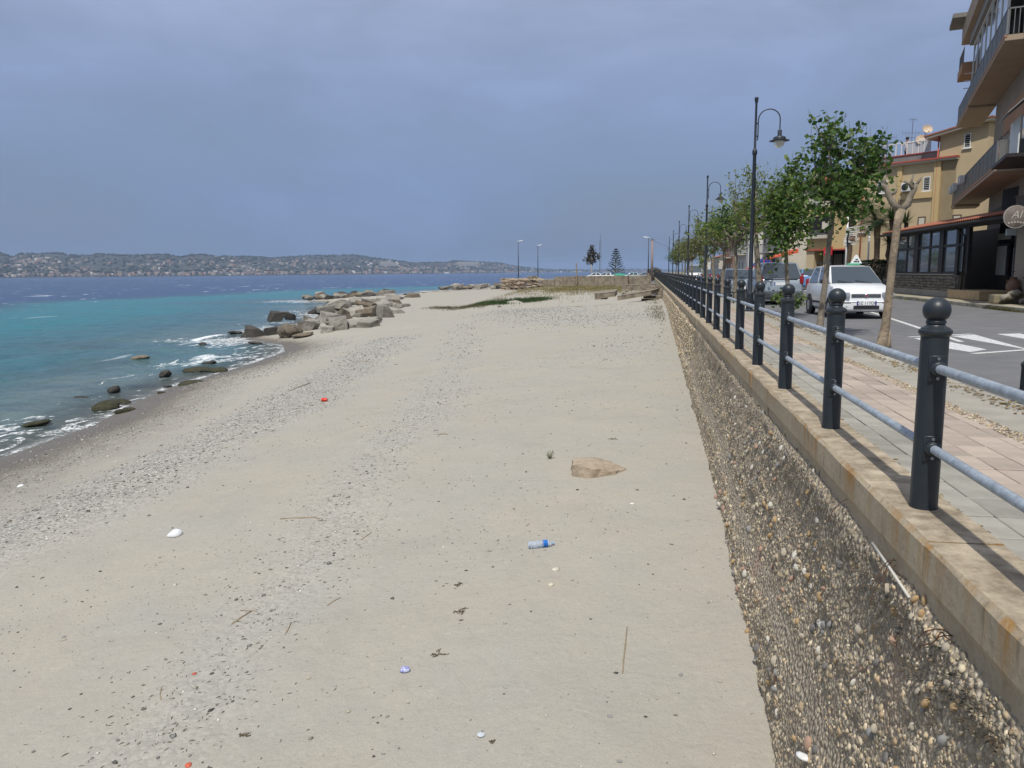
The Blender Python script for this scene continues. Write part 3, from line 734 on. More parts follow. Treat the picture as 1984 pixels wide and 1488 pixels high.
# ================================================================ pebbles and litter on the sand
def beach_scatter(n, box, dens, jit=0):
    x0, x1, y0, y1 = box; x = rng.uniform(x0, x1, n); y = y0+(y1-y0)*rng.random(n)
    keep = (rng.random(n) < dens(x, y)) & (x < .93) & (x > Xw(y)+.3); x, y = x[keep], y[keep]
    return np.stack([x, y, sandz(x, y)], 1)
bc_ = np.array([(.20,.195,.185),(.30,.29,.265),(.42,.40,.35),(.10,.095,.088),(.15,.13,.105),(.55,.53,.48),(.26,.235,.19),(.06,.055,.05)])
bp_ = np.array([.2,.2,.13,.14,.12,.05,.1,.06])
def bt(n): return bc_[rng.choice(len(bc_), n, p=bp_)]*rng.uniform(.8, 1.2, (n, 1))
parts = []
p = beach_scatter(90000, (-24, .9, 3, 30), lambda x, y: .9*gravel(x, y)**1.3*np.clip(26/np.maximum(y, 9)-.4, .35, 1)); s_ = np.clip(rng.lognormal(math.log(.013), .45, len(p)), .005, .04)
parts.append(('beach_gravel', OCT, p, s_))
p = beach_scatter(45000, (-34, .9, 28, 75), lambda x, y: .8*gravel(x, y)); parts.append(('far_gravel', OCT, p, rng.uniform(.012, .045, len(p))))
p = beach_scatter(90000, (-16, .9, 3, 26), lambda x, y: .1+.34*np.clip(fbm(x, y, 77, 4, .9)+.15, 0, 1)**1.5); s_ = np.clip(rng.lognormal(math.log(.0058), .6, len(p)), .002, .026)
parts.append(('scattered_pebbles', OCT, p, s_))
peb_b = attr_tint(mat('beach_pebbles', (1,1,1), .8))
for nm, base, p, s_ in parts:
    p[:, 2] += s_*.12
    me = scatter_mesh(nm, base, p, s_, .55, peb_b, bt(len(p)))
    tag(link(nm, me), {'beach_gravel': 'grey gravel bands and drift lines lying on the sand', 'far_gravel': 'stony ground on the far part of the beach', 'scattered_pebbles': 'small pebbles sprinkled over the smooth sand'}[nm], 'gravel', kind='stuff')
# twigs and shreds of weed in the drift line
n = 900; i = rng.integers(0, len(GB)-1, n); t = rng.random(n)[:, None]; q = GB[i]*(1-t)+GB[i+1]*t+rng.normal(0, .5, (n, 2)); q = q[(q[:, 1] < 30) & (q[:, 0] < .9)]
V = []; F = []
for k, (x, y) in enumerate(q):
    l = random.uniform(.015, .07); a = random.uniform(0, PI); w = random.uniform(.002, .005); z = float(sandz(x, y))
    dx, dy = math.cos(a)*l/2, math.sin(a)*l/2; sx_, sy_ = -math.sin(a)*w, math.cos(a)*w; o = len(V)
    V += [(x-dx, y-dy, z), (x+sx_, y+sy_, z+w*2), (x+dx, y+dy, z+w), (x-sx_, y-sy_, z+w*.4)]; F += [(o, o+1, o+2), (o, o+2, o+3)]
me = np_mesh('twigs', V, F, mat('driftwood_dark', (.10,.08,.055), .9)); tag(link('twigs', me), 'dark twigs and weed shreds in the drift line', 'twigs', kind='stuff')

# ---- stones that stand out one by one
st_lab = 'small rounded stone lying alone on the smooth sand'
for k in range(80):
    for _ in range(50):
        px, py = random.uniform(60, 1480), random.uniform(780, 1480)
        p = on_sand(px, py)
        if p.x < .8 and p.x > Xw(p.y)+2: break
    o = link('beach_stone', random.choice([m_ for m_ in cob_me if m_.materials[0].name in ('cobble_grey', 'cobble_buff', 'cobble_dark')]), None, None, p+Vector((0, 0, .004)))
    z_ = min(.03, random.lognormvariate(math.log(.0125), .4)); o.scale = (z_, z_, z_*.8); o.rotation_euler = (random.uniform(-.2, .2), random.uniform(-.2, .2), random.uniform(0, 6))
    tag(o, 'small rounded '+o.data.materials[0].name.split('_')[1].split('.')[0]+' stone lying alone on the smooth sand', 'stone', 'single stones on the smooth sand')

# ---- sand-crusted slab
def blob(name, dims, seed, material, sub=3, amp=.18, f=1.6, flat_bottom=None, smooth=True):
    v, f_ = ICO3 if sub == 3 else ICO2
    w = v*(1+amp*fbm(v[:, 0:1]*f+seed, v[:, 1:2]*f+v[:, 2:3]*1.7, seed, 3, 1.))
    w = w*np.array(dims)/2
    if flat_bottom is not None: w[:, 2] = np.maximum(w[:, 2], flat_bottom)
    return np_mesh(name, w, f_, material, smooth)
slabm = mat('crusted_slab', (.42,.34,.25), .95, var=(6, (.27,.215,.155), 9), bump=(18, .9, .03))
p = on_sand(1155, 912); k = px_size(p)
g = MB(); n = 26; top = []; bot = []
for i in range(n):
    a = 2*PI*i/n; rx, ry = 54*k, .36
    r_ = 1+.1*math.sin(3*a+1)+.06*math.sin(7*a)
    x_, y_ = math.cos(a)*rx*r_, math.sin(a)*ry*r_
    h = .11*(1-.75*max(0, math.cos(a)))+.02
    top.append((x_*.93, y_*.93, h)); bot.append((x_, y_, -.05))
g.add(top+bot+[(0, 0, .16)], [(i, n+i, n+(i+1)%n, (i+1)%n)[::-1] for i in range(n)]+[(i, (i+1)%n, 2*n) for i in range(n)])
o = g.build('stone_slab', slabm, loc=p); o.rotation_euler = (0, 0, -.12); shade(o.data, .9)
sb = o.modifiers.new('sub', 'SUBSURF'); sb.levels = 2; sb.render_levels = 2
tx = bpy.data.textures.new('crust', 'CLOUDS'); tx.noise_scale = .09
dm = o.modifiers.new('crust', 'DISPLACE'); dm.texture = tx; dm.strength = .05
tag(o, 'flat sand-crusted brown slab of stone lying in the sand', 'slab')

# ---- plastic bottle
p = on_sand(1047, 1060)
bt_ = thing('plastic_bottle', 'clear ribbed plastic water bottle with a blue label lying on the sand', 'bottle', p+Vector((0, 0, .04)), math.radians(20))
clear = mat('clear_plastic', (.72,.80,.92), .12, trans=.75, spec=.5); clear.node_tree.nodes['Principled BSDF'].inputs['IOR'].default_value = 1.15
prof = [(.030,-.150),(.040,-.146),(.043,-.138)]
for i in range(9): prof += [(.044, -.13+i*.017), (.0405, -.1215+i*.017)]
prof += [(.044,.028),(.044,.085),(.040,.10),(.026,.128),(.0145,.143),(.0145,.160)]
RX = Matrix.Rotation(PI/2, 3, 'Y')
MB().lathe(prof, 22, (0,0,0), RX).build('body', clear, bt_, smooth=.9)
MB().lathe([(.0447,.030),(.0449,.032),(.0449,.082),(.0447,.084)], 22, (0,0,0), RX).build('label_band', mat('blue_label', (.015,.13,.45), .35), bt_, smooth=.9)
MB().lathe([(.0165,.150),(.0165,.168),(.015,.170)], 14, (0,0,0), RX).build('cap', mat('pale_blue_cap', (.25,.4,.6), .4), bt_, smooth=.9)
# ---- white plastic lump, red can, blue wrapper, glassy disc, foam chips
p = on_sand(340, 1038); k = px_size(p)
whm = mat('white_plastic', (.72,.73,.73), .55, var=(12, (.58,.59,.6)))
v, f_ = ICO3; w = v.copy(); w = w*(1+.12*fbm(v[:, 0:1]*2, v[:, 1:2]*2+v[:, 2:3], 5, 3, 1.)); w[:, 0] = np.where(w[:, 0] < 0, w[:, 0]*1.15, w[:, 0]*.95); w[:, 2] *= 1-.55*np.clip(-w[:, 0], 0, 1); w[:, 1] *= 1-.5*np.clip(-w[:, 0], 0, 1)
w = w*np.array([15*k, .09, .075]); w[:, 2] = np.maximum(w[:, 2], -.02)
o = link('plastic_jug', np_mesh('plastic_jug', w, f_, whm, True), None, None, p+Vector((0, 0, .02))); o.rotation_euler = (0, -.15, .35); tag(o, 'crumpled white plastic container lying on the sand', 'litter')
p = on_sand(629, 778); k = px_size(p)
cn = thing('drink_can', 'bright red crushed drink can on the grey gravel', 'can', p+Vector((0, 0, .05)), .1)
redm = mat('red_can', (.62,.05,.03), .35, metal=.3)
MB().lathe([(.045,-.085),(.055,-.075),(.052,-.02),(.056,.03),(.055,.075),(.045,.085)], 16, (0,0,0), RX).build('body', redm, cn, smooth=.9)
MB().lathe([(.044,.0852),(.044,.089),(.038,.090),(.037,.086)], 16, (0,0,0), RX).build('rim', boltm, cn, smooth=.9)
MB().lathe([(.044,-.091),(.044,-.0852),(.03,-.085)], 16, (0,0,0), RX).build('base', mat('can_base', (.6,.35,.3), .4, metal=.5), cn, smooth=.9)
p = on_sand(785, 1300); k = px_size(p)
v, f_ = ICO2; w = v*(1+.4*rng.random((len(v), 1))); w = w*np.array([9*k, .035, .028]); w[:, 2] = np.maximum(w[:, 2], -.008)
o = link('wrapper', np_mesh('wrapper', w, f_, mat('blue_white_wrapper', (.10,.11,.42), .4, var=(55, (.6,.62,.7), 2))), None, None, p+Vector((0, 0, .008))); tag(o, 'crumpled blue and white wrapper on the sand', 'litter')
p = on_sand(932, 1425); k = px_size(p)
o = MB().lathe([(.2*k*8,0),(8*k,.004),(8*k,.008),(6*k,.014),(2*k,.016)], 18).build('plastic_disc', mat('milky_plastic', (.52,.56,.58), .3, var=(60, (.4,.43,.46))), loc=p+Vector((0,0,.002)), smooth=.9); tag(o, 'milky round plastic disc half sunk in the sand', 'litter')
for (px, py, sx_, lb, cl) in ((40, 942, 7, 'white foam chip on the dark gravel by the water', (.75,.75,.73)), (377, 1306, 5, 'small red plastic fragment on the sand', (.42,.10,.06)), (365, 1483, 8, 'torn orange-red plastic strip on the sand', (.55,.12,.06)), (1076, 1104, 8, 'pale cream shell piece beyond the bottle', (.55,.53,.44)), (1068, 1133, 7, 'cream shell fragment with a pointed end', (.55,.51,.40)), (1225, 977, 6, 'white shell piece on smooth sand beside the slab', (.62,.61,.56)), (1263, 577, 15, 'white sheet of litter by the broken steps', (.72,.68,.72)), (1418, 1002, 7, 'white plastic scrap at the foot of the pebble wall', (.68,.68,.66)), (1558, 1468, 15, 'white broken plastic piece at the wall foot', (.7,.7,.69))):
    if px in (1418, 1558):
        p = onx(px, py, 1.02 if px == 1418 else .97)
    else: p = on_sand(px, py)
    k = px_size(p); r_ = random.Random(px)
    v, f_ = ICO2; w = v*(1+.25*fbm(v[:, 0:1]*2.2+px, v[:, 1:2]*2+v[:, 2:3], px, 2, 1.)); w = w*np.array([sx_*k, sx_*k*.8, sx_*k*.35])
    o = link('litter_fragment', np_mesh('litter_fragment', w, f_, mat('frag_%d' % px, cl, .6, var=(40, tuple(q*.75 for q in cl)))), None, None, p+Vector((0, 0, sx_*k*.12))); o.rotation_euler = (.1, -.1, r_.uniform(0, 3)); tag(o, lb, 'litter')
# ---- sticks and weed
stickm = mat('stick', (.34,.27,.18), .9, var=(30, (.18,.14,.09)), bump=(60, .4, .003))
def stick(pts, r, label, name='stick', m=stickm):
    W_ = [on_sand(*q) for q in pts]; b0 = W_[0]
    return tag(MB().tube([q-b0+Vector((0, 0, r*.6)) for q in W_], [r*.9]+[r]*(len(W_)-2)+[r*.55], 8).build(name, m, loc=b0, smooth=True), label, 'stick')
stick([(1206,1306),(1208,1280),(1212,1245),(1215,1215)], .0065, 'straight pale stick lying on smooth sand near the wall')
stick([(543,1006),(580,1004),(610,1003),(632,1010)], .010, 'thin curved cane lying on the sand')
stick([(449,1210),(470,1195),(488,1184)], .008, 'forked grey stick with bits of weed')
stick([(466,1183),(478,1184),(489,1184),(499,1185)], .006, 'short crooked twig crossing the forked stick')
stick([(634,1174),(645,1166),(660,1158)], .006, 'thin twig with a knob at one end')
stick([(554,1227),(560,1216),(564,1206)], .007, 'short brown splinter of driftwood')
stick([(700,1046),(710,1039),(720,1032)], .006, 'reddish splinter in the drift line')
stick([(560,758),(580,750),(602,742)], .018, 'thick bleached branch on the gravel by the shore')
stick([(847,843),(860,841),(868,842)], .012, 'dark piece of driftwood among scattered pebbles')
stick([(690,704),(700,700),(714,701)], .016, 'dark stick along the upper gravel edge')
stick([(312,1356),(310,1345),(313,1332)], .005, 'fine curved weed stem on the sand')
weedm = mat('dry_weed', (.10,.08,.05), .95)
for (px, py, w_, lb) in ((847, 1268, 14, 'loop of dark dried seaweed on the sand'), (890, 1133, 9, 'small knot of dried seaweed with a shoot'), (892, 1185, 14, 'string of seaweed bits above the weed loop'), (473, 1426, 9, 'dark seaweed tuft among scattered grit'), (955, 1437, 6, 'tiny dark weed knot beside the plastic disc'), (1190, 851, 7, 'small green-grey weed sprig beyond the slab')):
    p = on_sand(px, py); k = px_size(p); g = MB(); r_ = random.Random(px)
    for j in range(11):
        a = r_.uniform(0, 6.28); pts = [Vector((r_.gauss(0, .35)*w_*k, r_.gauss(0, .3)*w_*k, .004))]
        for q in range(5):
            a += r_.uniform(-.9, .9); pts.append(pts[-1]+Vector((math.cos(a), math.sin(a), r_.uniform(-.1, .25)))*w_*k*.2)
            pts[-1].z = max(pts[-1].z, .003)
        g.tube(pts, r_.uniform(.002, .005), 5)
    tag(g.build('seaweed', weedm, loc=p), lb, 'seaweed')
# ---- the small sprouting plant
p = on_sand(1066, 889); pl = thing('beach_plant', 'small grey-green plant sprouting from bare sand', 'plant', p); k = px_size(p); r_ = random.Random(4)
gs, gl = MB(), MB()
for j in range(17):
    a = r_.uniform(0, 6.28); ln = r_.uniform(.06, .17); d = Vector((math.cos(a)*r_.uniform(.2, .9), math.sin(a)*.6, 1)).normalized(); pts = [Vector((0, 0, -.01))]
    for q in range(4): pts.append(pts[-1]+d*ln/4+Vector((r_.uniform(-.006, .006), 0, 0)))
    gs.tube(pts, [.004,.0035,.003,.002,.001], 5)
    for q in range(9):
        c_ = pts[0].lerp(pts[-1], r_.uniform(.25, 1)); u = Vector((r_.gauss(0, 1), r_.gauss(0, 1), r_.gauss(.4, .6))).normalized()*.018; w = u.orthogonal().normalized()*.0055
        gl.add([c_, c_+u*.5+w, c_+u, c_+u*.5-w], [(0, 1, 2, 3)])
gs.build('stem', mat('plant_stem', (.13,.12,.07), .9), pl); tag(gl.build('foliage', mat('plant_leaf', (.16,.19,.11), .8), pl), kind='stuff')

# ================================================================ rocks
def rock_mat(name, c1, c2): return obj_tint(mat(name, c1, .93, var=(4.5, c2, 10), bump=(9, 1.0, .12)), .72, 1.15)
pale = rock_mat('rock_pale', (.34,.315,.265), (.175,.16,.135)); brown = rock_mat('rock_brown', (.25,.205,.15), (.12,.10,.07))
darkr = rock_mat('rock_wet', (.085,.075,.062), (.045,.042,.036)); weedy = rock_mat('rock_weedy', (.085,.08,.035), (.035,.035,.022)); brk_m = mat('rubble_block', (.40,.31,.22), .95, var=(2, (.24,.19,.14), 9), bump=(8, .8, .06))
def rock_mesh(seed, blocky=True, rough=.06):
    r_ = random.Random(seed); b_ = bmesh.new()
    if blocky:
        bmesh.ops.create_cube(b_, size=1)
        for v in b_.verts: v.co += Vector([r_.uniform(-.2, .2) for _ in range(3)])
        for _ in range(r_.randint(2, 4)):       # broken corners
            nrm = Vector([r_.gauss(0, 1) for _ in range(3)]).normalized()
            bmesh.ops.bisect_plane(b_, geom=b_.verts[:]+b_.edges[:]+b_.faces[:], plane_co=nrm*r_.uniform(.34, .52), plane_no=nrm, clear_outer=True)
            ed = [e_ for e_ in b_.edges if e_.is_boundary]
            if ed: bmesh.ops.holes_fill(b_, edges=ed)
        bmesh.ops.bevel(b_, geom=b_.edges[:], offset=r_.uniform(.02, .05), segments=2, profile=.7, affect='EDGES', clamp_overlap=True)
        bmesh.ops.triangulate(b_, faces=b_.faces[:]); bmesh.ops.subdivide_edges(b_, edges=[e_ for e_ in b_.edges if e_.calc_length() > .22], cuts=2, use_grid_fill=True)
    else:
        bmesh.ops.create_icosphere(b_, subdivisions=3, radius=.55)
        for v in b_.verts: v.co.z *= .8
    bmesh.ops.triangulate(b_, faces=b_.faces[:])
    co = np.array([v.co[:] for v in b_.verts]); n_ = rough*fbm(co[:, 0]*3+seed, co[:, 1]*3+co[:, 2]*2.3, seed, 4, 1.4)
    nr = co/np.maximum(np.linalg.norm(co, axis=1, keepdims=True), 1e-3)
    for v, d, q in zip(b_.verts, n_, nr): v.co += Vector(q*d)
    me = bpy.data.meshes.new('rock'); b_.to_mesh(me); b_.free(); shade(me, .55); return me
RB = [rock_mesh(100+i) for i in range(9)]; RR = [rock_mesh(200+i, False, .12) for i in range(6)]
ROCKM = {}
def rock(name, p, dims, m, label, group=None, blocky=True, seed=0, tilt=.35, cat='rock', yaw=None, sink=.15):
    r_ = random.Random(seed*7+int(p[0]*100)); base = r_.choice(RB if blocky else RR); key = (base.name, m.name)
    if key not in ROCKM: me = base.copy(); me.materials.clear(); me.materials.append(m); ROCKM[key] = me
    o = link(name, ROCKM[key], None, None, Vector(p)+Vector((0, 0, dims[2]*(.5-sink))))
    o.scale = dims; o.rotation_euler = (r_.uniform(-tilt, tilt), r_.uniform(-tilt, tilt), r_.uniform(0, 6.28) if yaw is None else yaw)
    return tag(o, label, cat, group)
def spot(px, py, z=None):
    return on_sand(px, py) if z is None else onz(px, py, z)
gp = 'blocks of the breakwater pile on the sand'; lp = 'pale weathered stone block in the jumbled pile between sand and water'
# (bottom-centre pixel, width px, height px, material, label)
lb_ = 'brown weathered stone block in the jumbled pile between sand and water'; ld_ = 'dark wet block at the water side of the jumbled pile'
def R1(px, py, w, h, m, label=lp, group=gp, blocky=True, z=None, tilt=.22, dy=0, depth=1.0, lift=0, yaw=None):
    if label is lp: label = lp if m is pale else (lb_ if m is brown else ld_)
    p = spot(px, py, z); p = p+Vector((0, dy, lift)); k = px_size(p)
    return rock('breakwater_block' if blocky else 'boulder', p, (w*k*.95, w*k*.95*depth, h*k*.74), m, label, group, blocky, seed=int(px+py), tilt=tilt, yaw=yaw)
zs = SEA+.1
R1(495, 655, 44, 32, darkr, 'big dark wet cube-shaped block at the seaward tip of the pile', None, z=SEA-.1, tilt=.06, yaw=.35)
R1(526, 653, 34, 34, darkr, 'dark wet slanting block wedged beside the cube-shaped one', None, z=SEA, tilt=.12, yaw=.6)
R1(505, 635, 28, 22, darkr, 'dark block perched above the big wet cube', None, z=SEA, dy=3.2, lift=.55)
R1(523, 633, 22, 20, darkr, 'smaller dark block beside the perched one', None, z=SEA, dy=4, lift=.55)
R1(455, 647, 24, 10, darkr, 'low dark rock with spray just off the pile tip', None, z=SEA, blocky=False)
R1(563, 652, 44, 42, brown, 'rounded brown boulder with a pitted face', None, blocky=False, tilt=.1)
R1(588, 652, 36, 13, brown, 'flat brown rock at the foot of the boulder', None, blocky=False)
R1(600, 640, 34, 30, pale); R1(583, 640, 30, 30, pale, dy=2.2); R1(620, 628, 42, 34, pale, dy=2); R1(636, 643, 34, 20, pale, 'wedge-shaped pale block lying at the front of the pile', None, tilt=.3)
R1(660, 638, 36, 34, pale); R1(650, 622, 30, 26, brown, dy=1.5); R1(686, 634, 40, 20, pale); R1(712, 633, 38, 26, pale); R1(730, 626, 26, 18, pale); R1(672, 618, 40, 26, pale, dy=2.5, lift=.25)
R1(640, 606, 46, 22, pale, dy=3, lift=.35); R1(612, 612, 40, 22, pale, dy=3, lift=.3); R1(700, 615, 34, 26, brown, dy=1.5); R1(720, 612, 30, 26, pale, dy=.5); R1(745, 615, 34, 32, pale, 'squarish grey block standing at the landward end of the pile', None, tilt=.08)
R1(765, 607, 34, 16, pale); R1(735, 598, 36, 18, pale, dy=2); R1(710, 596, 36, 18, pale, dy=3); R1(690, 602, 34, 18, brown, dy=3, lift=.2); R1(755, 596, 34, 13, pale); R1(780, 594, 34, 10, pale); R1(720, 589, 32, 12, brown, dy=2); R1(745, 587, 32, 14, pale, dy=1); R1(765, 580, 30, 16, pale); R1(800, 576, 28, 14, brown, 'pointed block standing apart at the end of the pile', None)
R1(600, 607, 26, 16, darkr, dy=5, z=SEA); R1(582, 612, 24, 14, darkr, dy=4, z=SEA); R1(660, 595, 30, 14, pale, dy=4); R1(625, 598, 26, 14, brown, dy=4); R1(675, 590, 30, 12, pale, dy=4)
rk_ = random.Random(12)
for k in range(26):
    t = rk_.random(); px, py = 585+t*200, 634-t*44+rk_.uniform(-9, 8)
    R1(px, py, rk_.uniform(12, 22), rk_.uniform(8, 15), rk_.choice([pale, pale, brown]), 'small broken stone filling gaps in the jumbled pile', 'small stones in the breakwater pile', dy=rk_.uniform(0, 2.5), lift=rk_.uniform(0, .3))
for k in range(34):           # dark groyne across the little bay
    t = k/33; px, py = 592+t*165+rk_.uniform(-4, 4), 583-t*5+rk_.uniform(-6, 2)
    m_ = rk_.choice([darkr, brown, pale, darkr]); R1(px, py, rk_.uniform(13, 25), rk_.uniform(10, 18), m_, {darkr: 'dark', brown: 'brown', pale: 'pale'}[m_]+' rock in the low groyne beyond the small bay', 'rocks of the far groyne', blocky=rk_.random() < .4, z=SEA+.1, dy=rk_.uniform(-2, 5), lift=rk_.uniform(-.1, .35))
for k in range(16):
    t = k/15; px, py = 755+t*120+rk_.uniform(-4, 4), 577-t*12+rk_.uniform(-2, 1)
    R1(px, py, rk_.uniform(10, 20), rk_.uniform(3, 7), rk_.choice([brown, pale, darkr]), 'low rock along the far water edge', 'rocks along the far shore', blocky=False, z=SEA+.15, dy=rk_.uniform(0, 6))
for k in range(24):
    t = k/23; px, py = 858+t*112+rk_.uniform(-3, 3), 563-t*3-rk_.uniform(0, 4)
    m_ = rk_.choice([pale, pale, brown]); R1(px, py, rk_.uniform(12, 24), rk_.uniform(6, 11)*(.6+.4*t), m_, ('pale' if m_ is pale else 'brown')+' boulder in the bank leading to the ruined wall', 'boulders by the ruined wall', z=SEA+.9, dy=rk_.uniform(0, 8), lift=rk_.uniform(0, .5))
# stones in the shallows
for (px, py, w, h, m, lb) in ((270,697,34,8,brown,'brown flat rock awash well out in the green water'),(320,731,24,14,darkr,'dark upright rock splashed by the waves'),(383,721,50,9,weedy,'long low weedy rock in the shallows'),(424,722,32,9,weedy,'weedy rock at the edge of the wash'),(404,707,26,7,darkr,'low dark rock in the wash beyond the weedy ones'),(372,751,52,12,weedy,'long green weedy rock at the water line'),(314,766,17,8,weedy,'small round weedy rock on wet sand'),(222,762,24,14,darkr,'dark rock standing in the foam'),(206,795,48,16,weedy,'broad mossy rock in the foam'),(236,784,36,9,weedy,'low mossy rock behind the broad one'),(246,803,36,13,weedy,'mossy rock stranded on wet sand'),(70,826,50,11,weedy,'flat brown-green rock awash in the white wash'),(392,669,14,5,darkr,'small dark rock showing in the green water'),(495,667,28,6,darkr,'dark rock awash in front of the pile'),(572,664,40,7,weedy,'flat dark slab on the wet sand by the pile'),(160,772,26,5,darkr,'barely showing dark rock in the waves'),(325,752,16,6,darkr,'small wet stone among weedy rocks')):
    R1(px, py, w, h*1.7, m, lb, None, blocky=False, z=SEA-.04, tilt=.2)
# ================================================================ street lamps
iron = mat('lamp_iron', (.012,.018,.026), .45, spec=.5, var=(9, (.022,.028,.036)))
bowl = mat('lamp_bowl', (.72,.72,.68), .25, trans=.3)
def make_lamp():
    r = thing('street_lamp', 'tall dark lamp post', 'street lamp', group='lamps along the promenade')
    MB().lathe([(.14,0),(.14,.04),(.10,.07),(.095,.5),(.10,.53),(.085,.58),(.066,.62),(.050,4.55),(.058,4.57),(.072,4.6),(.072,4.68),(.055,4.72),(.036,4.76),(.031,6.02),(.04,6.05),(.055,6.12),(.058,6.16),(.05,6.19),(.02,6.2)], 14).build('post', iron, r, smooth=.7)
    g = MB(); pts = [(.065,0,4.98),(.072,0,5.1),(.072,0,5.55)]
    for k in range(1, 12):
        a = PI-k*PI/11*1.02; pts.append((.072+.305+.305*math.cos(a), 0, 5.55+.30*math.sin(a)))
    pts += [(.68,0,5.35),(.68,0,5.24)]
    g.tube(pts, .017, 10); g.build('arm', iron, r, smooth=.8)
    for z_ in (5.1, 5.46): MB().box((.035, 0, z_), (.09, .05, .04)).build('bracket', iron, r, .006)
    h = MB().lathe([(.02,5.26),(.055,5.25),(.06,5.24),(.06,5.1),(.065,5.085),(.11,5.075),(.165,5.05),(.18,5.02),(.18,4.985),(.285,4.955),(.285,4.945),(.17,4.965),(.05,4.97)], 22, (.68,0,0)).build('lamp_shade', iron, r, smooth=.5)
    MB().lathe([(.148,4.955),(.148,4.92),(.135,4.85),(.10,4.79),(.05,4.755),(.01,4.745)], 20, (.68,0,0)).build('bowl', bowl, h, smooth=True)
    return r
lamp = make_lamp(); LX = 3.02
lamp_y = [24.3, 43.2, 62.2, 81.2, 100.2, 119.2]
lab = ['dark curved-arm street lamp rising beside the tallest leafy tree', 'dark curved-arm street lamp half hidden by the second clump of plane trees', 'dark curved-arm street lamp standing clear past the clumped trees', 'dark curved-arm street lamp in the middle of the far tree row', 'dark curved-arm street lamp at the start of the far tree row', 'small dark street lamp near the promenade end', 'dark curved-arm street lamp casting a shadow on the paving']
for k, y_ in enumerate(lamp_y):
    o = lamp if k == 0 else copy_tree(lamp)
    o.location = (LX, y_, -.06); o['label'] = lab[k]
# ================================================================ trees
leafm = mat('leaf_green', (1,1,1), .55, spec=.3); attr_tint(leafm)
def translucent(m, f=.3):
    t = m.node_tree; b = t.nodes['Principled BSDF']; s = b.inputs['Base Color'].links[0].from_socket
    tr = t.nodes.new('ShaderNodeBsdfTranslucent'); hx = t.nodes.new('ShaderNodeMixRGB'); hx.blend_type = 'MULTIPLY'; hx.inputs[0].default_value = 1; hx.inputs[2].default_value = (1.3, 1.5, .6, 1)
    t.links.new(s, hx.inputs[1]); t.links.new(hx.outputs[0], tr.inputs['Color'])
    ms = t.nodes.new('ShaderNodeMixShader'); ms.inputs[0].default_value = f; t.links.new(b.outputs[0], ms.inputs[1]); t.links.new(tr.outputs[0], ms.inputs[2])
    t.links.new(ms.outputs[0], t.nodes['Material Output'].inputs['Surface'])
translucent(leafm, .38)
barkm = mat('plane_bark', (.26,.22,.165), .9, var=(5, (.14,.12,.09), 7), bump=(14, .7, .03))
barkp = mat('plane_bark_pale', (.34,.27,.185), .9, var=(6.5, (.14,.105,.072), 8), bump=(16, .9, .03))
twigm = mat('twig_bark', (.12,.10,.075), .9)
GREENS = {'deep': [(.042,.085,.022),(.06,.115,.03),(.085,.145,.036),(.034,.066,.02),(.12,.17,.05)], 'fresh': [(.16,.21,.055),(.125,.175,.045),(.22,.25,.08),(.09,.13,.036),(.19,.21,.075)], 'olive': [(.15,.16,.065),(.115,.125,.052),(.19,.185,.09),(.085,.095,.042)]}
def leaf_mesh(name, cen, dirs, size, palette, wide=.8, seed=0):
    """one bent five-point leaf per centre"""
    r_ = np.random.default_rng(seed); n = len(cen); d = dirs/np.maximum(np.linalg.norm(dirs, axis=1, keepdims=True), 1e-6)
    h = r_.normal(0, 1, (n, 3)); s = np.cross(d, h); s /= np.maximum(np.linalg.norm(s, axis=1, keepdims=True), 1e-6); u = np.cross(s, d)
    sz = np.asarray(size)[:, None]; c = np.asarray(cen)
    P0 = c; P1 = c+d*sz*.45+s*sz*.5*wide+u*sz*.08; P2 = c+d*sz; P3 = c+d*sz*.45-s*sz*.5*wide+u*sz*.08; P4 = c+d*sz*.8+s*sz*.28*wide-u*sz*.05; P5 = c+d*sz*.8-s*sz*.28*wide-u*sz*.05
    V = np.stack([P0, P1, P4, P2, P5, P3], 1).reshape(-1, 3); b = (np.arange(n)*6)[:, None]
    F = np.concatenate([b+np.array([[0,1,2]]), b+np.array([[0,2,3]]), b+np.array([[0,3,4]]), b+np.array([[0,4,5]])], 1).reshape(-1, 3)
    pal = np.array(palette); cols = pal[r_.integers(0, len(pal), n)]*r_.uniform(.75, 1.25, (n, 1))
    return np_mesh(name, V, F, leafm, False, np.repeat(cols, 4, 0))
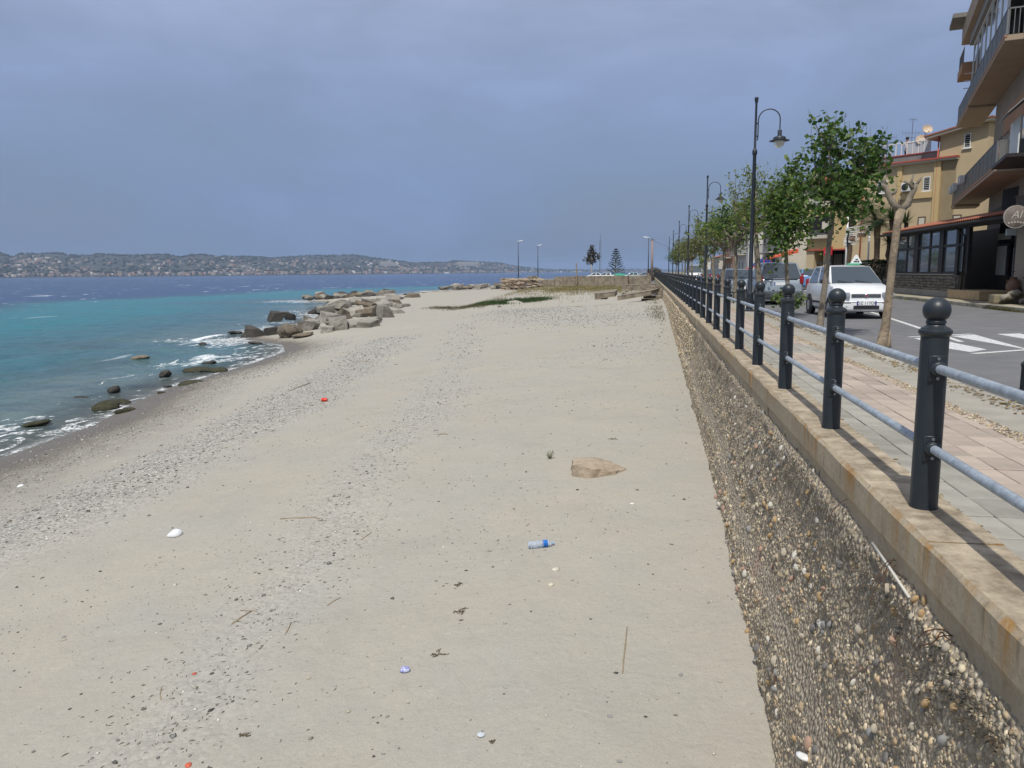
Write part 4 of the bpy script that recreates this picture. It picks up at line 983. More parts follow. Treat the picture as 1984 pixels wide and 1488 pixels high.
def tree(name, label, base, trunk, heads, shoots, palette, leaf=.11, nleaf=26, group=None, bark=barkm, seed=1, spread=.55, up=1.0, r0=.09, droop=0, cat='tree', tips=6, fill=0, fillr=(1,1,1), fillc=(0,0,2)):
    """trunk: points from the foot; heads: limb ends; from every head a bundle of shoots with leaves"""
    r_ = random.Random(seed); root = thing(name, label, cat, base, 0, group); T = [Vector(p) for p in trunk]
    g = MB(); k = len(T); g.tube([T[0]-Vector((0,0,.15))]+[t_+Vector((r_.uniform(-.012,.012), r_.uniform(-.012,.012), 0)) for t_ in T], [r0*1.5]+[r0*(1.2 if i == 0 else 1-.32*i/(k-1)) for i in range(k)], 12)
    for h in heads:
        h = Vector(h); m_ = T[-1].lerp(h, .5)+Vector((r_.uniform(-.08,.08), r_.uniform(-.08,.08), r_.uniform(-.06,.1))); g.tube([T[-1]-Vector((0,0,.06)), m_, h], [r0*.62, r0*.45, r0*.32], 8)
    g.build('trunk', bark, root, smooth=True)
    tw = MB(); C, D, Z = [], [], []
    for h in heads:
        h = Vector(h)
        for j in range(shoots):
            a = r_.uniform(0, 2*PI); o_ = r_.uniform(.1, 1)*spread; ln = r_.uniform(.55, 1.25)*up
            d = Vector((math.cos(a)*o_, math.sin(a)*o_, 1-droop*r_.random()*1.6)).normalized(); pts = [h]
            for q in range(5):
                pts.append(pts[-1]+d*ln/5); d = (d+Vector((r_.uniform(-.12,.12), r_.uniform(-.12,.12), .06-droop*.16))).normalized()
            tw.tube(pts, [.011,.009,.007,.006,.004,.0025], 4, False)
            lt = nleaf if j > tips else nleaf//2
            for q in range(lt):
                t_ = r_.random()**.8*(.86 if j <= tips else 1); i = min(int(t_*5), 4); p = pts[i].lerp(pts[i+1], t_*5-i); w = .05+.13*(1-t_)
                C.append(p+Vector((r_.gauss(0, w), r_.gauss(0, w), r_.gauss(0, w)))); D.append((r_.gauss(0, 1), r_.gauss(0, 1), r_.gauss(-.15, .6))); Z.append(leaf*r_.uniform(.55, 1.2))
    for j in range(fill):                            # inner and hanging clumps
        c_ = Vector([r_.gauss(0, .42)*q for q in fillr])+Vector(fillc)
        for q in range(r_.randint(5, 11)):
            C.append(c_+Vector((r_.gauss(0, .09), r_.gauss(0, .09), r_.gauss(0, .09)))); D.append((r_.gauss(0, 1), r_.gauss(0, 1), r_.gauss(-.2, .6))); Z.append(leaf*r_.uniform(.55, 1.2))
    tw.build('twig', twigm, root)
    if C: link('crown', leaf_mesh('crown', np.array([tuple(q) for q in C]), np.array(D), Z, palette, seed=seed), None, root)
    return root
TZ = -.06
def at(px, py, y_, base): return ony(px, py, y_)-Vector(base)
# A: the bare pollarded one
b0 = onz(1708, 672, TZ); q = lambda x, y: at(x, y, b0.y, b0)
tr = thing('plane_tree', 'bare pollarded plane tree with stubby forked branches beside the zebra crossing', 'tree', b0)
g = MB(); g.tube([Vector((-.02,0,-.15)), Vector((0,0,0)), q(1716,630), q(1724,560), q(1730,500), q(1738,440), q(1745,405)], [.12,.092,.066,.058,.056,.058,.072], 16)
g.tube([Vector((.05,0,-.05)), Vector((.09,-.02,.03)), q(1722,640)], [.08,.05,.03], 8); g.tube([Vector((-.08,0,-.06)), Vector((-.045,-.04,.04)), q(1712,640)], [.07,.05,.03], 8)
o = g.build('trunk', barkp, tr, smooth=True)
br = [([(1744,408),(1730,394),(1722,380),(1716,362),(1709,358)], .058), ([(1746,406),(1758,396),(1765,378),(1772,366),(1775,357)], .058), ([(1716,364),(1712,350),(1716,340)], .03), ([(1770,368),(1762,356),(1752,351)], .035), ([(1772,362),(1781,350),(1785,342)], .028), ([(1768,372),(1766,352),(1770,338)], .025), ([(1722,380),(1735,372),(1738,366)], .03), ([(1742,400),(1742,388),(1744,380)], .02)]
for pts, r_ in br:
    MB().tube([q(*p) for p in pts], [r_*(1-.45*i/(len(pts)-1)) for i in range(len(pts))], 10).build('branch', barkm, tr, smooth=True)
# B: the near leafy one
b0 = onz(1588, 641, TZ); q = lambda x, y: at(x, y, b0.y, b0)
v3 = lambda x, y, dy=0: q(x, y)+Vector((0, dy, 0))
tree('plane_tree', 'young leafy plane tree with a thin leaning trunk beside the white car', b0, [(0,0,0), q(1592,590), q(1600,540), q(1606,480), q(1612,420), q(1617,380)],
     [v3(1590,340,.2), v3(1655,335,-.2), v3(1625,310,.1), v3(1680,355,.3), v3(1575,385,-.2), v3(1700,330,.1), v3(1600,300,-.3), v3(1640,380,.4)], 9, GREENS['deep'], .115, 22, seed=11, spread=.75, up=.82, r0=.062, fill=150, fillr=(.95,1.0,.75), fillc=tuple(q(1635,375)), tips=3)
# C: low bushy one
b0 = onz(1528, 606, TZ); q = lambda x, y: at(x, y, b0.y, b0)
tree('plane_tree', 'dense bushy plane tree between the lamp and the leaning tree', b0, [(0,0,0), q(1527,570), q(1526,540), q(1524,505), q(1522,470)],
     [v3(1500,430), v3(1540,425,.3), v3(1520,390,-.2), v3(1550,380,.2), v3(1495,400,.3), v3(1530,350,.1), v3(1508,460,-.2), v3(1548,455,-.2)], 10, GREENS['deep'][1:]+GREENS['fresh'][:2], .12, 20, seed=12, spread=.7, up=.75, r0=.07, fill=230, fillr=(.75,.9,1.2), fillc=tuple(q(1524,425)), tips=3)
sh = thing('tree_shoots', 'low leafy shoots sprouting around the foot of the bushy tree', 'shrub', b0); C, D, Z = [], [], []; r_ = random.Random(5); tw = MB()
for j in range(34):
    a = r_.uniform(0, 6.28); d = Vector((math.cos(a)*.7, math.sin(a)*.5, r_.uniform(.5, 1.2))).normalized(); ln = r_.uniform(.3, .75); pts = [Vector((0,0,0)), d*ln*.5, d*ln+Vector((0,0,-.05))]; tw.tube(pts, [.008,.006,.003], 4)
    for k in range(14): C.append(tuple(d*ln*r_.uniform(.35, 1.05)+Vector((r_.gauss(0,.06), r_.gauss(0,.06), r_.gauss(0,.06))))); D.append((r_.gauss(0,1), r_.gauss(0,1), r_.gauss(0,.5))); Z.append(r_.uniform(.06, .13))
tw.build('stem', twigm, sh); tag(link('foliage', leaf_mesh('foliage', np.array(C), np.array(D), Z, GREENS['fresh']+GREENS['deep'][:2], seed=9), None, sh), kind='stuff')
# D: tall grey trunk by the lamp
b0 = onz(1472, 586, TZ); q = lambda x, y: at(x, y, b0.y, b0)
tree('plane_tree', 'tall plane tree with thick grey-green trunk and upright shoots by the lamp', b0, [(0,0,0), q(1471,560), q(1469,520), q(1466,480), q(1464,450)],
     [v3(1440,420), v3(1480,415,.4), v3(1455,390,-.3), v3(1425,400,.3), v3(1490,390,-.2), v3(1465,370,.2), v3(1430,440,-.3), v3(1500,430,.3)], 11, GREENS['fresh'], .10, 20, seed=13, spread=.65, up=1.2, r0=.125, fill=110, fillr=(1.0,1.1,1.0), fillc=tuple(q(1460,425)), bark=barkm, tips=5)
# E..: the row beyond, each grown from its own seed
row = [(36.5, 4.0, .11, 'deep', 'plane tree with twin pale trunk behind the tall grey one'), (41.5, 3.9, .1, 'fresh', 'yellow-green plane tree past the twin-trunk one'), (47, 3.85, .1, 'fresh', 'round-headed plane tree beside the second street lamp'), (53, 3.9, .09, 'olive', 'thin-leaved plane tree between second and third lamps'), (70, 3.9, .1, 'olive', 'olive-green plane tree beyond the sapling'), (77, 3.9, .1, 'olive', 'plane tree fourth past the sapling gap'), (84, 3.9, .09, 'fresh', 'plane tree in the far row under the fourth lamp'), (92, 3.9, .09, 'olive', 'plane tree in the far row before the fifth lamp'), (101, 3.9, .09, 'deep', 'dark plane tree toward the promenade end'), (112, 3.9, .09, 'deep', 'last dark green plane tree of the promenade row')]
for k, (y_, x_, r0_, pal, lb) in enumerate(row):
    r_ = random.Random(300+k); b0 = Vector((x_-.1, y_, TZ)); hz = r_.uniform(2.1, 2.6)
    hd = [(math.cos(a)*r_.uniform(.4, .9), math.sin(a)*r_.uniform(.4, .9), hz+r_.uniform(.25, 1.0)) for a in np.linspace(0, 5.6, 7)]
    tree('plane_tree', lb, b0, [(0,0,0), (r_.uniform(-.05,.05),0,.8), (r_.uniform(-.1,.1),0,1.6), (r_.uniform(-.1,.1),0,hz)], hd, 10, GREENS[pal], .13, 14, 'plane trees along the promenade', seed=400+k, spread=.85, up=1.25, r0=r0_, fill=95, fillr=(1.5,1.3,1.1), fillc=(0,0,hz+.9), tips=3)
b0 = Vector((4.3, 63.5, TZ))
tree('sapling', 'slim bright green sapling in the gap of the tree row', b0, [(0,0,0),(0,0,.8),(0,0,1.3)], [(0,0,1.5),(.2,0,1.6),(-.2,.1,1.7),(0,0,2.2)], 7, GREENS['fresh'][:3], .12, 12, seed=77, spread=.5, up=.6, r0=.04, fill=30, fillr=(.5,.5,.9), fillc=(0,0,2.0))
# ================================================================ vehicles
glass = mat('car_glass', (.035,.05,.06), .04, spec=.8, coat=.6)
tyrem = mat('tyre', (.02,.02,.021), .85); rimm = mat('wheel_rim', (.42,.43,.44), .35, metal=.7); blackp = mat('black_trim', (.018,.019,.02), .6)
chrome = mat('chrome', (.6,.61,.62), .2, metal=.9); lampc = mat('headlamp', (.30,.33,.36), .08, spec=.8, coat=.8); redl = mat('tail_lamp', (.25,.008,.012), .15, coat=.6); amber = mat('amber_lamp', (.6,.22,.02), .2, coat=.5)
platem = mat('plate_white', (.72,.73,.72), .5); plateb = mat('plate_blue', (.02,.05,.28), .5); inkm = mat('plate_ink', (.02,.02,.03), .6)
def text_mesh(s, size, m, ext=.002, align='CENTER'):
    cu = bpy.data.curves.new('txt', 'FONT'); cu.body = s; cu.size = size; cu.align_x = align; cu.align_y = 'CENTER'; cu.extrude = ext
    ob_ = bpy.data.objects.new('txt', cu); COL.objects.link(ob_); dg = bpy.context.evaluated_depsgraph_get()
    me = bpy.data.meshes.new_from_object(ob_.evaluated_get(dg)); bpy.data.objects.remove(ob_); me.materials.clear(); me.materials.append(m); me.name = 'lettering'
    return me
def paintm(name, c, r=.3): return mat(name, c, r, spec=.5, coat=.7, var=(3, tuple(q*.9 for q in c)))
def car(label, loc, rz, color, Lg=3.55, Wd=1.58, H=1.5, belt=.97, hood=.92, nose=.70, ws=(.85,1.62), rw=(3.18,3.50), rear_h=.95, detail='front', cat='car', name='parked_car', group=None, plate=None, trim=None):
    r = thing(name, label, cat, loc, rz, group); hw = Wd/2; ry0, ry1 = rw
    st = [(0,hw*.74,.28,nose-.14),(.05,hw*.86,.22,nose),(.2,hw*.95,.19,nose+.085),(.5,hw*.99,.18,hood-.03),(ws[0],hw,.18,belt),(ws[0]+.5,hw,.18,belt+.01),(Lg*.6,hw,.18,belt+.015),(ry1-.15,hw*.985,.2,belt+.01),(Lg-.08,hw*.95,.24,rear_h),(Lg,hw*.86,.3,rear_h-.12)]
    g = MB(); secs = []
    for (y, w, zb, zt) in st:
        half = [(w*.86,zb),(w*.985,zb+.1),(w,zb+(zt-zb)*.45),(w*.985,zt-.12),(w*.95,zt-.035),(w*.84,zt)]
        ring = [(-x, y, z) for x, z in half]+[(0, y, zt+.012)]+[(x, y, z) for x, z in half[::-1]]
        secs.append(ring)
    k = len(secs[0]); vs = [p for s in secs for p in s]
    fs = [(a*k+j, a*k+(j+1)%k, (a+1)*k+(j+1)%k, (a+1)*k+j)[::-1] for a in range(len(secs)-1) for j in range(k)]+[tuple(range(k)), tuple((len(secs)-1)*k+j for j in range(k))[::-1]]
    g.add(vs, fs); body = g.build('body', color, r, smooth=.6)
    # greenhouse
    tw = hw*.735; zt = H-.035; y0, y1 = ws; B = [(-hw*.93,y0,belt-.02),(hw*.93,y0,belt-.02),(hw*.93,ry1-.04,belt-.02),(-hw*.93,ry1-.04,belt-.02)]; T = [(-tw,y1,zt),(tw,y1,zt),(tw,ry0,zt),(-tw,ry0,zt)]
    g = MB(); g.hexa(B+T); cab = g.build('cabin', color, r, .085, .6, seg=4)
    ym = (y1+ry0)/2; g = MB(); rs = []
    for yy, dz in ((y1+.03, 0), (y1+.3, .03), (ym, .035), (ry0-.2, .025), (ry0-.02, 0)): rs += [(-tw*.97,yy,zt-.012),(-tw*.8,yy,zt+dz*.7),(0,yy,zt+dz),(tw*.8,yy,zt+dz*.7),(tw*.97,yy,zt-.012)]
    g.add(rs, [(a*5+j, a*5+j+1, (a+1)*5+j+1, (a+1)*5+j) for a in range(4) for j in range(4)]); g.build('roof', color, r, smooth=True)
    def pane(name, a, b_, c_, d_, ins=.05, off=.006, m=glass, flip=False):
        P_ = [Vector(a), Vector(b_), Vector(c_), Vector(d_)]; cen = sum(P_, Vector())/4; n_ = (P_[1]-P_[0]).cross(P_[3]-P_[0]).normalized()
        if n_.dot(cen-Vector((0, Lg/2, .7))) < 0: n_ = -n_
        Q = [p+(cen-p).normalized()*ins+n_*off for p in P_]; g_ = MB(); g_.add(Q+[p-n_*.004 for p in Q], [(0,1,2,3),(7,6,5,4)]+[(i, i+4, (i+1)%4+4, (i+1)%4) for i in range(4)])
        return g_.build(name, m, r)
    wsg = pane('windscreen', B[0], B[1], T[1], T[0], .055); pane('rear_window', B[3], B[2], T[2], T[3], .07)
    for s in (-1, 1):
        bx, tx_ = s*hw*.93, s*tw; mid = ym-.05
        lerp = lambda t: ((bx, y0+(ry1-.04-y0)*t, belt-.02), (tx_, y1+(ry0-y1)*t, zt))
        for t0, t1 in ((.04,.5),(.53,.93)):
            a, d_ = lerp(t0); b_, c_ = lerp(t1); pane('side_window', a, b_, c_, d_, .045)
    # wheels
    for s in (-1, 1):
        for wy in (Lg*.19, Lg*.81):
            MB().lathe([(.05,-.02),(.33,-.02),(.345,0),(.33,.02),(.05,.02)], 24, (s*(hw*.985), wy, .3), Matrix.Rotation(PI/2, 3, 'Y')).build('wheel_arch', blackp, r, smooth=.7)
            w_ = MB().lathe([(.17,-.085),(.26,-.085),(.285,-.06),(.285,.06),(.26,.085),(.17,.085)], 24, (s*(hw-.06), wy, .285), Matrix.Rotation(PI/2, 3, 'Y')).build('wheel', tyrem, r, smooth=.7)
            MB().lathe([(.02,-.09),(.175,-.075),(.18,0),(.175,.075),(.02,.09)], 16, (s*(hw-.052), wy, .285), Matrix.Rotation(PI/2, 3, 'Y')).build('rim', rimm, w_, smooth=.7)
        mr = MB(); mr.box((s*(hw+.07), ws[0]+.28, belt+.06), (.16, .08, .12)); mr.build('mirror', trim or blackp, r, .025, .7)
        MB().box((s*hw*.985, Lg*.5, .42), (.03, Lg*.5, .06)).build('side_strip', blackp, r, .01)
        # corner lamps, front and back
        hl = MB().box((s*hw*.735, .035, nose-.035), (hw*.40, .14, .155), rz=s*.38).build('headlight', lampc, r, .035, .7)
        MB().lathe([(.05,0),(.05,.012),(.02,.018)], 14, (s*hw*.70, -.045, nose-.035), Matrix.Rotation(PI/2, 3, 'X')).build('reflector', chrome, hl, smooth=.7)
        MB().box((s*hw*.86, Lg-.035, rear_h-.02), (.16, .11, .30)).build('tail_light', redl, r, .03, .7)
    def plate(y, z, s, txt):
        p_ = MB().box((0, y, z), (.52, .014, .115)).build('number_plate', platem, r, .004)
        for sx_ in (-.24, .24): MB().box((sx_, y+s*.001, z), (.038, .016, .113)).build('plate_band', plateb, p_)
        if txt:
            t_ = link('lettering', text_mesh(txt, .115, inkm), None, p_, (0, y+s*.0085, z)); t_.rotation_euler = (PI/2, 0, 0 if s < 0 else PI)
    if detail in ('front', 'both'):
        MB().box((0, .012, nose-.055), (hw*.98, .03, .10)).build('grille', blackp, r, .012)
        for dz in (.032, 0, -.032): MB().box((0, -.006, nose-.055+dz), (hw*.98, .018, .010)).build('grille_bar', chrome, r, .003)
        bd = MB().lathe([(.05,0),(.05,.012),(.04,.018),(.036,.012)], 16, (0, -.008, nose-.055), Matrix.Rotation(PI/2, 3, 'X')).build('badge', chrome, r, smooth=.6)
        MB().lathe([(.034,0),(.034,.02)], 12, (0, -.006, nose-.055), Matrix.Rotation(PI/2, 3, 'X')).build('emblem', mat('badge_red', (.2,.03,.05), .3), bd)
        bm = MB(); bm.hexa([(-hw*.78,-.05,.26),(hw*.78,-.05,.26),(hw*.95,.2,.26),(-hw*.95,.2,.26),(-hw*.80,-.055,nose-.21),(hw*.80,-.055,nose-.21),(hw*.97,.2,nose-.17),(-hw*.97,.2,nose-.17)]); bm.build('front_bumper', color, r, .03, .7)
        MB().box((0, -.045, .33), (hw*.86, .03, .10)).build('lower_intake', blackp, r, .01)
        MB().box((0, -.052, nose-.235), (hw*1.02, .012, .014)).build('bumper_line', blackp, r)
        for s in (-1, 1):
            MB().box((s*hw*.70, -.028, .345), (.26, .03, .11)).build('fog_recess', blackp, r, .012)
            MB().lathe([(.04,0),(.04,.01),(.02,.016)], 12, (s*hw*.66, -.038, .345), Matrix.Rotation(PI/2, 3, 'X')).build('fog_light', lampc, r, smooth=.7)
            MB().box((s*hw*.68, -.05, .455), (.26, .014, .035)).build('bumper_strip', blackp, r, .006)
        for s in (-.1, .42):
            MB().bar((s*hw*1.2, y0-.0, belt+.008), (s*hw*1.2-.42, y0+.10, belt+.085), .022, .014).build('wiper', blackp, r)
        plate(-.068, .445, -1, plate_txt.get(label))
    if detail in ('rear', 'both'):
        MB().box((0, Lg+.0, .42), (Wd*.93, .14, .26)).build('rear_bumper', trim or color, r, .05, .7)
        MB().box((0, Lg-.055, rear_h+.02), (.62, .05, .05)).build('tailgate_handle', chrome, r, .01)
        plate(Lg-.005+.0, rear_h-.17, 1, None)
        MB().box((0, ry1+.01, belt-.015), (Wd*.7, .06, .018)).build('tailgate_trim', blackp, r)
        MB().bar((0, ry1+.0, belt+.03), (.34, ry1-.03, belt+.16), .018, .012).build('rear_wiper', blackp, r)
    return r
plate_txt = {'white small hatchback with a triangular roof sign parked facing the crossing': 'DZ 117DP'}
white_p, silver_p, navy_p, blue_p, dkg_p = paintm('paint_white', (.74,.75,.74)), paintm('paint_silver', (.27,.32,.37)), paintm('paint_navy', (.03,.045,.08)), paintm('paint_blue', (.10,.24,.46)), paintm('paint_grey', (.09,.10,.11))
fr = onz(1679, 619, ROAD)
wc = car('white small hatchback with a triangular roof sign parked facing the crossing', (fr.x-.02, fr.y+.08, ROAD), math.radians(3), white_p)
# roof bars and the roof sign with its green foot
for s in (-1, 1): MB().tube([(s*.52,1.7,1.5),(s*.52,1.75,1.56),(s*.52,3.1,1.56),(s*.52,3.15,1.5)], .018, 8).build('roof_rail', blackp, wc, smooth=True)
sg = MB().prism([(-.17,0),(.17,0),(.03,.25),(-.03,.25)], (1,0,0), (0,0,1), (.27,1.96,1.54), .03).build('roof_sign', platem, wc, .006)
MB().box((.2,1.95,1.52), (.36,.12,.05)).build('sign_foot', mat('green_foot', (.08,.35,.22), .5), wc, .01)
for (x_, z_, w_, h_) in ((.25,1.60,.10,.035), (.28,1.66,.07,.03), (.33,1.60,.04,.05)): MB().box((x_,1.926,z_), (w_,.006,h_)).build('sign_mark', inkm, sg)
MB().box((.28,.93+.30,1.18), (.10,.004,.10), m=Matrix.Rotation(-.88, 3, 'X')).build('parking_disc', platem, wc)
p = onz(1512, 591, ROAD)
mpv = car('silver-grey people carrier with a wide rear window behind the bushy tree', (p.x, p.y+.2, ROAD), PI, silver_p, 4.3, 1.78, 1.68, 1.02, .98, .78, (1.0,1.95), (3.85,4.22), 1.0, 'rear', trim=dkg_p)
mpv.location = (p.x, p.y+4.3, ROAD)
p = onz(1432, 575, ROAD)
car('silver saloon facing the promenade, parked in line past the people carrier', (p.x+.1, p.y, ROAD), .03, silver_p, 4.0, 1.7, 1.45, .93, .9, .72, (1.05,1.75), (3.2,3.75), .98, 'front')
p = onz(1574, 562, ROAD)
car('light blue hatchback seen from behind across the road', (p.x, p.y+3.7, ROAD), PI, blue_p, 3.7, 1.62, 1.44, .95, .9, .72, (.95,1.6), (3.2,3.6), .98, 'rear')
p = onz(1716, 566, ROAD)
car('white estate with a tall red tail lamp outside the restaurant', (p.x-.2, p.y+3.9, ROAD), PI, white_p, 3.9, 1.7, 1.5, .98, .93, .75, (1.0,1.7), (3.5,3.8), 1.15, 'rear')
for (px, py, c_, rz, lb, kw) in ((1346, 549, white_p, 0, 'white van facing the camera side of the road past the sapling'.replace('the camera side of the road ', 'down the road '), dict(Lg=4.6, Wd=1.85, H=2.0, belt=1.15, hood=1.1, nose=.9, ws=(.7,1.2), rw=(4.3,4.55))), (1392, 556, navy_p, PI, 'dark blue car parked beneath the yellow-green trees', {}), (1374, 552, blue_p, PI, 'blue car half hidden behind dark blue one', {}), (1420, 563, dkg_p, 0, 'dark grey car parked behind the silver saloon', {})):
    p = onz(px, py, ROAD); lg = kw.get('Lg', 3.55)
    car(lb, (p.x, p.y+(lg if rz else 0), ROAD), rz, c_, detail='front' if rz == 0 else 'rear', **kw)
# cars in the far car park, side on
CPZ = -.62
for k, (px, c_, lb) in enumerate(((1150, white_p, 'white car at the end of the far car park by the mast'), (1172, white_p, 'white car next to the mast in the far car park'), (1222, paintm('paint_pale_green', (.42,.52,.50)), 'pale green car in the far car park'), (1248, silver_p, 'silver car by the far lamp in the far car park'))):
    p = ony(px, 545, 176)
    car(lb, (p.x-1.8, p.y, CPZ), -PI/2+.15*(-1)**k, c_, 4.1, 1.7, 1.5, detail='none')
# a green tarpaulin-covered boat between them
g = MB(); pts = []
for t in np.linspace(0, 1, 9): pts.append((t*4.6-2.3, 0, .55+.25*math.sin(PI*t)))
g.tube(pts, [.1,.45,.6,.65,.66,.62,.55,.4,.12], 10); p = ony(1200, 545, 178)
tag(g.build('covered_boat', mat('green_tarp', (.03,.27,.17), .6, var=(2, (.02,.19,.12))), loc=(p.x, p.y, CPZ-.1), smooth=True), 'small boat under a green cover in the far car park', 'boat')
# ================================================================ buildings
ochre = mat('render_ochre', (.50,.395,.24), .92, var=(.5, (.44,.345,.21), 7), bump=(25, .25, .01))
ochre_d = mat('render_ochre_deep', (.52,.385,.19), .92, var=(.7, (.46,.34,.17), 6), bump=(25, .2, .01))
cream = mat('render_cream', (.50,.46,.38), .92, var=(.5, (.42,.385,.32), 6), bump=(20, .2, .01))
tiler = mat('roof_tile', (.36,.13,.07), .85, var=(4, (.24,.09,.055), 6), bump=(20, .5, .02))
redtrim = mat('red_trim', (.36,.08,.05), .7); greyp = mat('grey_parapet', (.22,.215,.21), .9, var=(1.2, (.15,.15,.15)))
whitef = mat('white_frame', (.66,.66,.63), .6); shut = mat('shutter_grey', (.34,.35,.33), .7); brownf = mat('brown_frame', (.09,.055,.035), .6); dark_in = mat('dark_interior', (.012,.011,.010), .8)
wing = mat('window_glass', (.05,.06,.065), .05, spec=.8, coat=.4)
brick_br = mat('render_brown', (.30,.245,.19), .93, var=(.6, (.24,.195,.15), 7), bump=(25, .25, .01))
salmon = mat('render_salmon', (.40,.22,.13), .92, var=(.8, (.34,.19,.115)), bump=(25, .2, .01))
metalw = mat('white_metal', (.66,.66,.65), .45); metalg = mat('grey_metal', (.20,.205,.21), .5, metal=.4); steel = mat('antenna_steel', (.16,.165,.17), .5, metal=.6)
class Frame:
    """a facade: origin o (world), u along it to the right seen from outside, n outwards"""
    def __init__(s, o, u):
        s.o = Vector(o); s.u = Vector((u[0], u[1], 0)).normalized(); s.n = Vector((s.u.y, -s.u.x, 0)); s.rz = math.atan2(s.u.y, s.u.x)
    def px(s, x, y, d=0):
        p = onplane(x, y, s.o+s.n*d, s.n); r = p-s.o; return r.dot(s.u), r.z
    def M(s): return Matrix((( s.u.x, -s.n.x, 0), (s.u.y, -s.n.y, 0), (0, 0, 1)))
def part(root, name, m, u0, u1, z0, z1, d0, d1, bevel=0, parent=None):
    """box in facade coordinates (root local: x = u, -y = outwards)"""
    return MB().box(((u0+u1)/2, -(d0+d1)/2, (z0+z1)/2), (abs(u1-u0), abs(d1-d0), abs(z1-z0))).build(name, m, parent or root, bevel)
def window(root, u0, u1, z0, z1, style='shutter', d=0.0, fm=whitef):
    w = part(root, 'window', dark_in, u0, u1, z0, z1, d-.04, d+.012)
    t = .05
    for a, b_, c_, e_ in ((u0-t, u0, z0-t, z1+t), (u1, u1+t, z0-t, z1+t), (u0, u1, z1, z1+t), (u0, u1, z0-t, z0)): part(root, 'frame', fm, a, b_, c_, e_, d-.02, d+.045, 0, w)
    part(root, 'sill', fm, u0-.14, u1+.14, z0-t-.06, z0-t-.005, d-.01, d+.10, .008, w)
    if style in ('shutter', 'double'):
        n = int((z1-z0)/.11)
        for i in range(n):
            z = z0+(i+.5)*(z1-z0)/n
            MB().box(((u0+u1)/2, -(d+.024), z), (u1-u0-.02, .05, .018), m=Matrix.Rotation(.55, 3, 'X')).build('slat', shut, w)
        if style == 'double': part(root, 'mullion', fm, (u0+u1)/2-.03, (u0+u1)/2+.03, z0, z1, d+.012, d+.055, 0, w)
    elif style == 'roller': part(root, 'roller', mat('roller_blind', (.52,.48,.40), .8), u0+.01, u1-.01, z0+.01, z1-.01, d+.013, d+.03, 0, w)
    else:
        part(root, 'pane', wing, u0+.01, u1-.01, z0+.01, z1-.01, d+.013, d+.022, 0, w)
        part(root, 'mullion', fm, (u0+u1)/2-.02, (u0+u1)/2+.02, z0, z1, d+.022, d+.04, 0, w)
    return w
# ---- ochre house that faces up the road
F = Frame((11.55, 60.15, -.05), (.707, -.707)); GZ_ = -.05
U = lambda x, y: F.px(x, y)
oh = thing('ochre_house', 'ochre house with red roof edges and a roof terrace beyond the restaurant', 'house', F.o, F.rz)
uL, _ = U(1562, 500); uR, _ = U(1848, 400); zr = U(1770, 318)[1]; uT, _ = U(1820, 300); uE, _ = U(1912, 300); zt0 = U(1827, 257)[1]; zt1 = U(1904, 239)[1]; uS, _ = U(1675, 400)
shop_z = U(1620, 482)[1]; us0, us1 = U(1577, 500)[0], U(1642, 500)[0]
# low wing: wall above and beside the shop opening
part(oh, 'wall', ochre, us1, uR, 0, zr, 0, -7); part(oh, 'wall', ochre_d, uL, us1-.004, shop_z, zr-2.2, 0, -7); part(oh, 'wall', ochre, uL, us0, 0, shop_z-.004, 0, -7)
part(oh, 'shop_recess', dark_in, us0+.004, us1-.004, 0, shop_z-.004, -1.6, -1.7); part(oh, 'shop_soffit', redtrim, uL-.05, us1-.006, shop_z-.1, shop_z-.004, .0, .12)
for k in range(5): part(oh, 'shop_shutter', mat('shutter_dark', (.10,.095,.085), .7), us0+.25+k*.75, us0+.9+k*.75, 0, shop_z-.35, -.9, -.95, .01)
part(oh, 'shop_pier', ochre_d, us0+.75, us0+1.05, 0, shop_z-.006, -.004, -.3)
part(oh, 'balcony_recess', dark_in, U(1588,0)[0], U(1638,0)[0], U(1600,455)[1], U(1600,418)[1], -.02, .012); part(oh, 'roller', mat('roller_blind', (.52,.48,.40), .8), U(1614,0)[0], U(1637,0)[0], U(1620,447)[1], U(1620,428)[1], .013, .04)
part(oh, 'balcony_slab', mat('render_cream', (0,0,0)), U(1586,0)[0], U(1628,0)[0], U(1600,462)[1], U(1600,455)[1], .0, .35, .01)
for k in range(3): part(oh, 'balcony_rail', metalg, U(1588,0)[0], U(1626,0)[0], U(1600,453-k*3)[1], U(1600,452-k*3)[1], .28, .32)
# eaves with red fascia, parapet of the terrace
part(oh, 'eaves', cream, uS, uR+.12, zr, zr+.10, .28, -7.05); part(oh, 'fascia', redtrim, uS-.02, uR+.14, zr+.104, zr+.2, .34, -7.07)
part(oh, 'parapet', greyp, uS+1.0, uT-.004, zr+.204, zr+.62, -.15, -.4); part(oh, 'parapet_cap', redtrim, uS+1.0, uT-.008, zr+.624, zr+.68, -.1, -.45)
ur0, ur1 = U(1700, 300)[0], U(1797, 300)[0]
for k in range(10):
    u_ = ur0+(ur1-ur0)*k/9; part(oh, 'terrace_post', metalw, u_-.03, u_+.03, zr+.684, zr+1.42, -.25, -.31)
part(oh, 'terrace_rail', metalw, ur0, ur1, zr+1.42, zr+1.49, -.24, -.32)
for k in range(5, 9):
    u_ = ur0+(ur1-ur0)*k/9; part(oh, 'terrace_panel', mat('frosted_panel', (.42,.44,.46), .4), u_+.05, u_+(ur1-ur0)/9-.05, zr+.72, zr+1.40, -.27, -.285)
